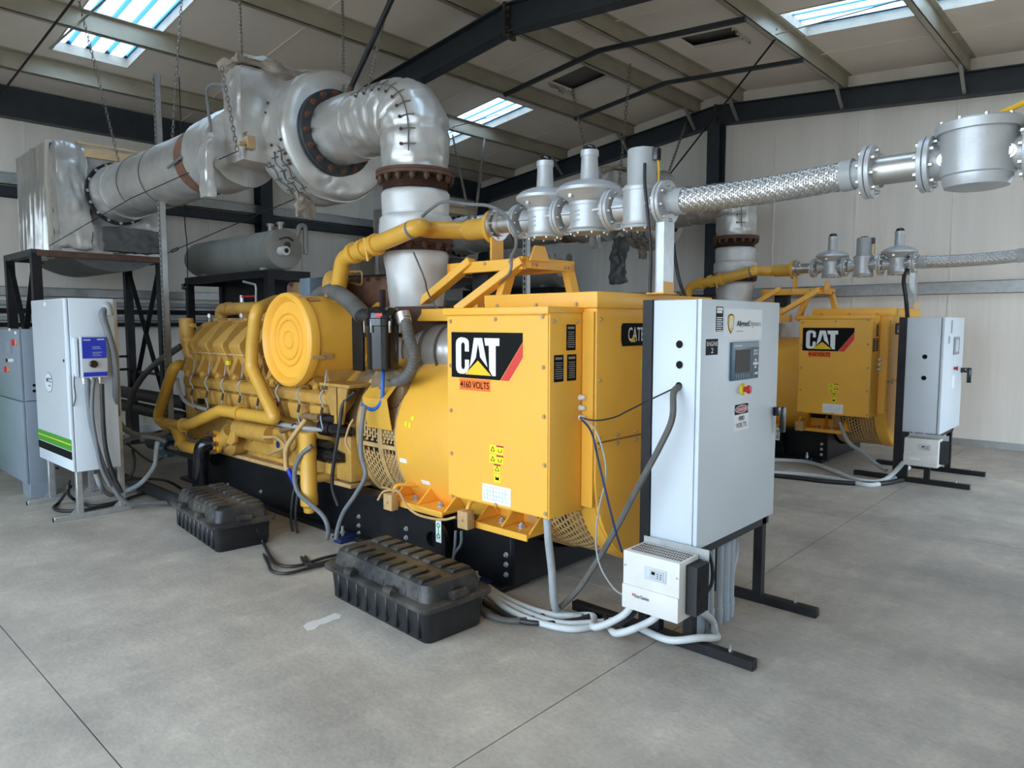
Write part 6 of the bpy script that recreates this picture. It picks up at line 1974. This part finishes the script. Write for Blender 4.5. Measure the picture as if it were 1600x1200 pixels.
cable('armoured_conduit', [V((2.80, 2.33, 0.60)), A(857, 845, 2.80), A(862, 890, 2.84), G(866, 942, 0.10), G(876, 958), G(910, 965)], 0.021, 'grey_conduit', 'grey flexible conduit dropping from terminal box corner to floor', 'conduit', n=12)
pale = [([G(735, 893), G(770, 922), G(815, 946), G(870, 962), G(925, 962), V((2.86, 2.06, 0.05)), V((2.92, 1.93, 0.13)), V((2.94, 1.86, 0.24)), V((2.94, 1.82, 0.30))], 'uppermost'),
        ([G(742, 900), G(775, 932), G(820, 956), G(875, 974), G(930, 973), G(975, 969), G(1005, 984, 0.03), V((2.99, 1.70, 0.05)), V((3.06, 1.58, 0.075)), V((3.17, 1.545, 0.05)), G(1117, 988), G(1113, 970, 0.06), A(1094, 953, 3.0)], 'longest, looping around the near rail'),
        ([G(750, 915), G(790, 950), G(840, 972), G(895, 983), G(945, 976), V((2.86, 1.92, 0.06)), V((2.93, 1.78, 0.14)), V((2.95, 1.72, 0.22)), V((2.95, 1.70, 0.30))], 'nearest the camera')]
for pts, w in pale:
    cable('floor_conduit', pts, 0.0185, 'pale_conduit', 'pale grey flexible conduit on the floor by charger, %s' % w, 'conduit', 'pale conduits lying by the near base', n=12)
cable('black_floor_cable', [G(748, 935), G(800, 966), G(850, 974), G(905, 968), G(940, 957), V((2.92, 2.0, 0.05)), V((2.98, 1.9, 0.14)), V((2.98, 1.84, 0.30))], 0.015, 'black_rubber', 'black cable lying among pale conduits in front of base')
cable('charger_lead', [A(1106, 862, 3.12), A(1113, 885, 3.12), A(1112, 912, 3.12), A(1098, 935, 3.05)], 0.009, 'black_rubber', 'short black lead bowed between cabinet underside and charger fins')

# by the battery boxes
cable('battery_cable', [A(392, 828, 2.42), A(405, 855, 2.45), G(418, 878), G(425, 892), G(445, 896), G(475, 890), G(510, 880), G(560, 868)], 0.011, 'black_rubber', 'black battery cable from left box, outer of the pair', group='battery cables by the left box')
cable('battery_cable', [A(400, 825, 2.42), A(412, 850, 2.46), G(424, 872), G(440, 884), G(470, 883), G(505, 872), G(550, 862)], 0.011, 'black_rubber', 'black battery cable from left box, inner of the pair', group='battery cables by the left box')
for i, (dx, w) in enumerate(((0, 'left strand'), (7, 'right strand'))):
    cable('starter_cable', [A(468 + dx, 742, 2.88), A(458 + dx, 775, 2.82), A(455 + dx, 815, 2.78), A(463 + dx, 850, 2.75), G(475 + dx, 878), G(492 + dx, 882), G(530 + dx, 872)], 0.011, 'black_rubber', 'glossy black starter cable looping down by oil filter, %s' % w, group='starter cables by the oil filter')
cable('oil_hose', [A(487, 697, 2.82), A(470, 712, 2.78), A(460, 740, 2.76), A(466, 770, 2.76), A(488, 790, 2.75), A(506, 808, 2.75), A(513, 828, 2.76), A(511, 842, 2.78)], 0.017, 'grey_hose', 'grey-blue hose curling off the yellow oil filter bottle', 'hose', n=12)
cable('oil_hose', [A(570, 634, 2.90), A(565, 670, 2.88), A(564, 710, 2.86), A(571, 742, 2.85), A(556, 772, 2.82), A(537, 800, 2.80), A(528, 825, 2.80), A(525, 842, 2.80)], 0.016, 'grey_hose', 'long dusty grey hose bowed before the slotted drive guard', 'hose', n=12)
cable('oil_hose', [A(555, 612, 2.96), A(536, 632, 2.92), A(530, 670, 2.88), A(522, 720, 2.86), A(519, 760, 2.86), A(528, 790, 2.88)], 0.014, 'black_rubber', 'long black hose running down past the starter motors', 'hose', n=10)
cable('oil_hose', [A(478, 655, 2.90), A(463, 675, 2.86), A(448, 700, 2.82), A(447, 728, 2.80), A(452, 737, 2.80)], 0.018, 'dusty_yellow', 'tan hose curving beside the oil filter to a blue sleeve', 'hose', n=10)
cable('blue_sleeve', [A(451, 734, 2.80), A(456, 745, 2.80), A(462, 757, 2.79), A(468, 770, 2.80)], 0.021, 'blue_print', 'short bright blue sleeve on hose beside oil filter', 'hose', n=10)
cable('drain_hose', [A(552, 655, 2.9), A(545, 668, 2.88), A(540, 690, 2.88), A(547, 705, 2.9)], 0.008, 'dusty_yellow', 'thin tan hose hooked in front of the black starter motors', 'hose')
cable('frame_lead', [A(590, 782, 2.84), A(600, 768, 2.88), A(622, 768, 2.90), A(635, 790, 2.88), A(655, 805, 2.86), A(690, 812, 2.85), A(712, 808, 2.86)], 0.008, 'dusty_yellow', 'tan lead looping between the two small junction blocks')
for i, (du, w) in enumerate(((0, 'left one'), (9, 'right one'))):
    cable('ground_lead', [A(712 + du, 830, 2.87), A(711 + du, 850, 2.88), A(709, 868, 2.89), A(708, 885, 2.90)], 0.009, 'grey_hose', 'short grey lead under the right junction block, %s' % w, group='leads under the junction block')
cable('control_cable', [A(660, 338, 3.3), A(675, 325, 3.25), A(695, 315, 3.25), A(730, 319, 3.25), A(765, 322, 3.28), A(790, 337, 3.30), A(804, 360, 3.32), A(806, 385, 3.34), A(799, 402, 3.38), A(797, 425, 3.38), A(775, 446, 3.39), A(745, 467, 3.39), A(722, 484, 3.39)], 0.011, 'grey_hose', 'dark grey cable arching from exhaust over the gas pipe flange')
cable('probe_cable', [A(646, 394, 3.2), A(655, 415, 3.2), A(664, 438, 3.22), A(668, 455, 3.3), A(680, 478, 3.35), A(695, 490, 3.35)], 0.006, 'dusty_rubber', 'thin probe cable hanging down front of the pale exhaust wrap')
cable('valve_cable', [V((GX - 0.09, 2.17, 2.48)), V((GX - 0.11, 2.155, 2.36)), V((GX - 0.10, 2.14, 2.2)), V((GX - 0.08, 2.13, 2.0)), V((GX - 0.08, 2.13, 1.77))], 0.009, 'black_rubber', 'black cable hanging from shutoff valve behind the galvanised post')
cable('slack_cable', [A(1052, 380, 4.2), A(1056, 410, 4.2), A(1062, 440, 4.2), A(1074, 470, 4.25)], 0.012, 'black_rubber', 'dark cable hanging right of the galvanised post above cabinet')

# set 2 leads
cable('valve_cable', [V((8.80, 2.16, 2.2)), A(1412, 440, 8.75), A(1416, 470, 8.6), A(1419, 520, 8.5), A(1421, 600, 8.4), A(1423, 660, 8.3), A(1420, 700, 8.2)], 0.022, 'black_rubber', 'long black cable dropping beside the distant cabinet post')
for pts, w in (([G(1195, 718), G(1260, 722), G(1300, 735), G(1340, 750), G(1375, 752), G(1395, 740, 0.08), G(1412, 722, 0.2)], 'upper'),
               ([G(1195, 738), G(1260, 742), G(1310, 750), G(1360, 758), G(1395, 748), G(1420, 730, 0.1)], 'middle'),
               ([G(1195, 742), G(1240, 746), G(1300, 753), G(1370, 756), G(1410, 750)], 'lower')):
    cable('floor_conduit', pts, 0.024, 'pale_conduit' if w != 'lower' else 'black_rubber', '%s floor conduit running to the distant charger' % w, 'conduit', 'conduits at the distant charger', n=10)
cable('drop_lead', [A(1312, 660, 8.2), A(1325, 690, 8.1), A(1345, 705, 8.1), A(1365, 722, 8.0), A(1385, 735, 7.9)], 0.02, 'grey_conduit', 'grey conduit slanting below the distant yellow terminal box', 'conduit')

# striped cabinet: conduits and tangle
cable('armoured_conduit', [V((2.03, 6.36, 1.72)), at(160, 490, 'y', 6.33), at(167, 515, 'y', 6.32), at(177, 550, 'y', 6.33), at(181, 590, 'y', 6.36), at(182, 640, 'y', 6.45), at(190, 666, 'y', 6.6), at(215, 680, 'y', 6.75), at(245, 681, 'y', 6.9), at(263, 674, 'y', 7.1)], 0.027, 'grey_hose', 'thick grey conduit curving down from striped cabinet to the engine', 'conduit', n=12)
obj('conduit_elbow', B().tube(bend([(2.03, 6.41, 1.74), (2.03, 6.35, 1.74), (2.035, 6.345, 1.66)], 0.03), 0.033, 12), 'grey_conduit', None, label='grey elbow fitting high on the striped cabinet side', cat='fitting')
gx = [fm.p(a0_, 0) for a0_ in ()]
mq = MON.location
for i, (u0, pts, m, r, w) in enumerate((
        (0, [(136, 592), (138, 625), (143, 665), (157, 715), (177, 762), (200, 786), (235, 786), (275, 800)], 'grey_hose', 0.019, 'left grey'),
        (1, [(146, 592), (144, 620), (144, 650), (150, 690), (158, 730), (172, 760)], 'grey_hose', 0.015, 'middle grey'),
        (2, [(159, 600), (160, 630), (162, 670), (166, 705), (176, 740), (190, 770)], 'black_rubber', 0.017, 'right black'))):
    pp = [at(u, v, 'y', 6.34 - (0.02 * i)) for u, v in pts]
    pp = [V((p.x, p.y, max(p.z, 0.02))) for p in pp]
    cable('monitor_cable', pp, r, m, '%s cable hanging below the blue gas monitor' % w, group='cables below the gas monitor', n=10)
cable('thin_lead', [at(117, 580, 'y', 6.385), at(116, 600, 'y', 6.38), at(118, 620, 'y', 6.385), at(115, 635, 'y', 6.385)], 0.004, 'black_rubber', 'thin loose black lead taped to the striped cabinet side')
for pts, r, m, w in (
        ([(150, 740), (158, 760), (172, 773), (195, 768), (220, 755), (240, 730), (244, 705), (246, 690)], 0.022, 'grey_conduit', 'pale tied bundle sweeping up to the blue-grey valve'),
        ([(110, 760), (92, 785), (84, 793), (95, 798), (130, 797), (170, 790), (200, 780)], 0.014, 'black_rubber', 'black cable looped on the floor under striped cabinet'),
        ([(108, 750), (106, 768), (115, 780), (140, 790), (180, 785), (230, 770), (260, 775)], 0.014, 'black_rubber', 'black cable lying straight below the striped cabinet'),
        ([(182, 705), (195, 690), (215, 683), (240, 684), (258, 690)], 0.020, 'grey_hose', 'short grey hose arching toward the blue-grey valve'),
        ([(185, 690), (200, 695), (225, 715), (240, 722), (255, 715)], 0.010, 'black_rubber', 'thin black cable crossing below the blue-grey valve'),
        ([(186, 755), (205, 742), (210, 720), (207, 702)], 0.012, 'black_rubber', 'black cable hooked upward behind the striped cabinet'),
        ([(186, 750), (230, 748), (262, 752), (285, 765), (300, 775)], 0.013, 'black_rubber', 'black cable running over the floor toward the base')):
    pp = []
    for u, v in pts:
        q = at(u, v, 'z', 0.02)
        if q.y > 7.25 or v < 752:
            q = at(u, v, 'y', 6.75)
            q.z = max(q.z, 0.02)
        pp.append(q)
    cable('loose_cable', pp, r, m, w, group='loose cables by the striped cabinet', n=10)
cable('rubber_hose', [A(202, 668, 2.9), A(201, 645, 2.9), A(206, 618, 2.9), A(222, 590, 2.9), A(245, 567, 2.92), A(268, 551, 2.95), A(283, 541, 3.0)], 0.032, 'dusty_rubber', 'dark rubber hose arching up to the oil filler end', 'hose', n=12)
obj('hose_coupling', B().lathe(A(202, 680, 2.9), (0, 0, 1), [(0, 0.04), (0.05, 0.04), (0.05, 0.034), (0.12, 0.034)], 14), 'stainless', None, label='steel coupling at the lower end of dark rubber hose', cat='fitting')
# big black pipes running to the eave wall
for u, v, x, r, w in ((225, 618, 3.35, 0.075, 'upper'), (225, 640, 3.35, 0.075, 'lower')):
    q = at(u, v, 'x', x)
    t = thing('black_pipe', (x, 9.1, q.z - r), '%s thick black pipe running behind the galvanised strut to far wall' % w, 'pipe', 'black pipes to the eave wall')
    obj('pipe', B().cyl((x, 7.45, q.z), (x, YW - 0.005, q.z), r, n=18), 'black_rubber', t)
    obj('pipe_band', B().cyl((x, 8.0, q.z), (x, 8.06, q.z), r + 0.012, n=18), 'black_steel', t)
cable('floor_pipe', [G(178, 742, 0.06), G(230, 762, 0.06), G(292, 790, 0.06)], 0.055, 'black_rubber', 'thick black pipe lying on the floor behind left battery box', 'pipe', n=14)

# slotted galvanised struts
for (x, y, z0, z1), w in (((2.90, 7.40, 0.60, 4.02), 'tall slotted galvanised strut standing before the near engine front'), ((5.0, 4.42, 0.0, 2.62), 'slotted galvanised strut behind the yellow gas train platform')):
    t = thing('slotted_strut', (x, y, z0), w, 'strut', 'slotted galvanised struts')
    obj('channel', B().box(x - 0.03, x + 0.03, y - 0.022, y - 0.019, z0, z1).box(x - 0.03, x - 0.027, y - 0.022, y + 0.022, z0, z1).box(x + 0.027, x + 0.03, y - 0.022, y + 0.022, z0, z1), 'galvanised', t)
    s = B()
    z = z0 + 0.05
    while z < z1 - 0.05:
        s.box(x - 0.0312, x - 0.0298, y - 0.006, y + 0.008, z, z + 0.03)
        z += 0.05
    so = obj('slots', s, 'black_print', t)
    so['kind'] = 'stuff'

# hanger rod at the elbow and guy wires
q0 = V((RX, 5.02, 3.42))
d = (at(598, -20, 'x', RX) - at(536, 118, 'x', RX)).normalized()
q1 = q0 + d * ((zc(5.0) - 0.22 - q0.z) / d.z)
hr = thing('hanger_rod', q0, 'black hanger rod with copper end over the exhaust elbow', 'rod')
obj('rod', B().cyl(q0, q1, 0.022, n=10), 'black_steel', hr)
obj('copper_end', B().cyl(q0 - d * 0.02, q0 + d * 0.12, 0.025, n=10), 'rust', hr)
gw = thing('guy_wire', (3.48, 8.9, 2.42), 'taut guy wire with turnbuckle between trestle and muffler', 'wire')
p0, p1 = V((3.49, 8.90, 2.42)), V((3.45, 5.62, 2.74))
obj('wire', B().tube([p0, p1], 0.005, 6), 'black_steel', gw)
d = (p1 - p0).normalized()
c = p0.lerp(p1, 0.10)
sd = d.cross(V((0, 0, 1))).normalized() * 0.014
for s in (1, -1):
    obj('turnbuckle_side', B().tube(bend([c - d * 0.11, c - d * 0.09 + V((0, 0, 0.016 * s)), c + d * 0.09 + V((0, 0, 0.016 * s)), c + d * 0.11], 0.02), 0.005, 6), 'black_steel', gw)
obj('guy_wire', B().tube([V((2.30, 8.9, 2.43)), V((2.62, 7.4, 2.80)), at(372, 236, 'x', 2.78)], 0.004, 6), 'black_steel', None, label='thin guy wire crossing in front of the lagged duct', cat='wire')
q = A(288, 448, 4.0)
ps = thing('pull_switch', q, 'thin hanging lead with small black switch left of the tank', 'switch')
lead = [V((4.0, A(288, 330, 4.0).y, zc(A(288, 330, 4.0).y) - 0.002)), A(288, 330, 4.0), A(292, 380, 4.0), A(293, 430, 4.0), A(293, 470, 4.0), A(294, 520, 4.0)]
obj('lead', B().tube(cr(lead, 7), 0.007, 8), 'black_rubber', ps)
obj('switch_box', B().box(q.x - 0.02, q.x + 0.02, q.y - 0.05, q.y + 0.05, q.z - 0.04, q.z + 0.04), 'black_gloss', ps, bev=0.006)


# ================================================================== CHAINS
def chain(p0, p1, label, pitch=0.05, r=0.0042):
    """hanging chain of real links from p0 (bottom) to p1 (top)"""
    p0, p1 = V(p0), V(p1)
    L = (p1 - p0).length
    d = (p1 - p0) / L
    a = d.cross(V((0.7, -0.7, 0.1))).normalized()
    c2 = d.cross(a)
    n = int(L / (pitch * 0.78))
    b = B()
    for i in range(n):
        c = p0 + d * (L * (i + 0.5) / n)
        s = a if i % 2 else c2
        q = []
        for j in range(10):
            t = 2 * PI * j / 10
            q.append(c + s * (0.26 * pitch * math.cos(t)) + d * (0.52 * pitch * math.sin(t)))
        o = d.cross(s)
        rs = []
        for j in range(10):
            w = (q[j] - c).normalized()
            rs.append([q[j] + w * r, q[j] + o * r, q[j] - w * r, q[j] - o * r])
        b.rings(rs, closed=True)
    return obj('hanging_chain', b, 'chain_steel', None, label=label, cat='chain', group='chains hung from the roof', smooth=80)


def rp(u, v, dz=0.2, side='L'):
    return roofpt(u, v, dz, side)


chain(at(187, 258, 'x', 2.97), rp(122, -4), 'steel chain holding the far end of the lagged duct')
chain(at(268, 236, 'x', 2.82), rp(284, -6), 'steel chain hanging to middle of the lagged duct')
chain(at(384, 236, 'x', 2.77), rp(374, -8), 'steel chain hanging in front of the muffler box corner')
chain(at(371, 236, 'x', 2.76), at(346, 104, 'x', 2.70), 'slack steel chain at the left edge of muffler box')
chain(V((RX, 5.05, 3.42)), rp(535, -8), 'thin steel chain left of the elbow hanger rod')
chain(V((RX, 4.72, 3.42)), rp(609, -8), 'steel chain right of the elbow hanger rod')
chain(at(735, 348, 'x', 4.3), rp(707, 210), 'left of two converging chains behind the yellow gas pipe')
chain(at(742, 344, 'x', 4.3), rp(757, 217), 'right of two converging chains behind the yellow gas pipe')
chain(at(916, 245, 'x', 8.0), rp(894, 138), 'dark chain hanging behind the middle regulator tower', 0.07, 0.006)
chain(at(968, 285, 'x', 8.1), rp(985, 100), 'dark chain hanging between regulator tower and grey valve coil', 0.07, 0.006)
chain(at(1037, 292, 'x', 8.8), rp(1074, 186), 'dark chain right of the grey valve coil', 0.07, 0.006)

# small marks on the floor
mk = [(474, 978), (482, 972), (496, 969), (512, 963), (524, 958), (533, 961), (531, 966), (520, 969), (509, 974), (500, 976), (492, 983), (480, 985)]
fm_ = [at(u, v, 'z', 0.0) for u, v in mk]
obj('paint_mark', B().prism([(p.x, p.y) for p in fm_], 'z', -0.001, 0.0012), 'off_white', floor)
obj('hanging_flap', padbox(7.95, 8.0, 5.30, 5.52, 2.15, 2.75, 0.05, 41.0), 'dark_lagging', None, smooth=60, label='dark torn strip of lagging dangling under the distant muffler', cat='insulation')
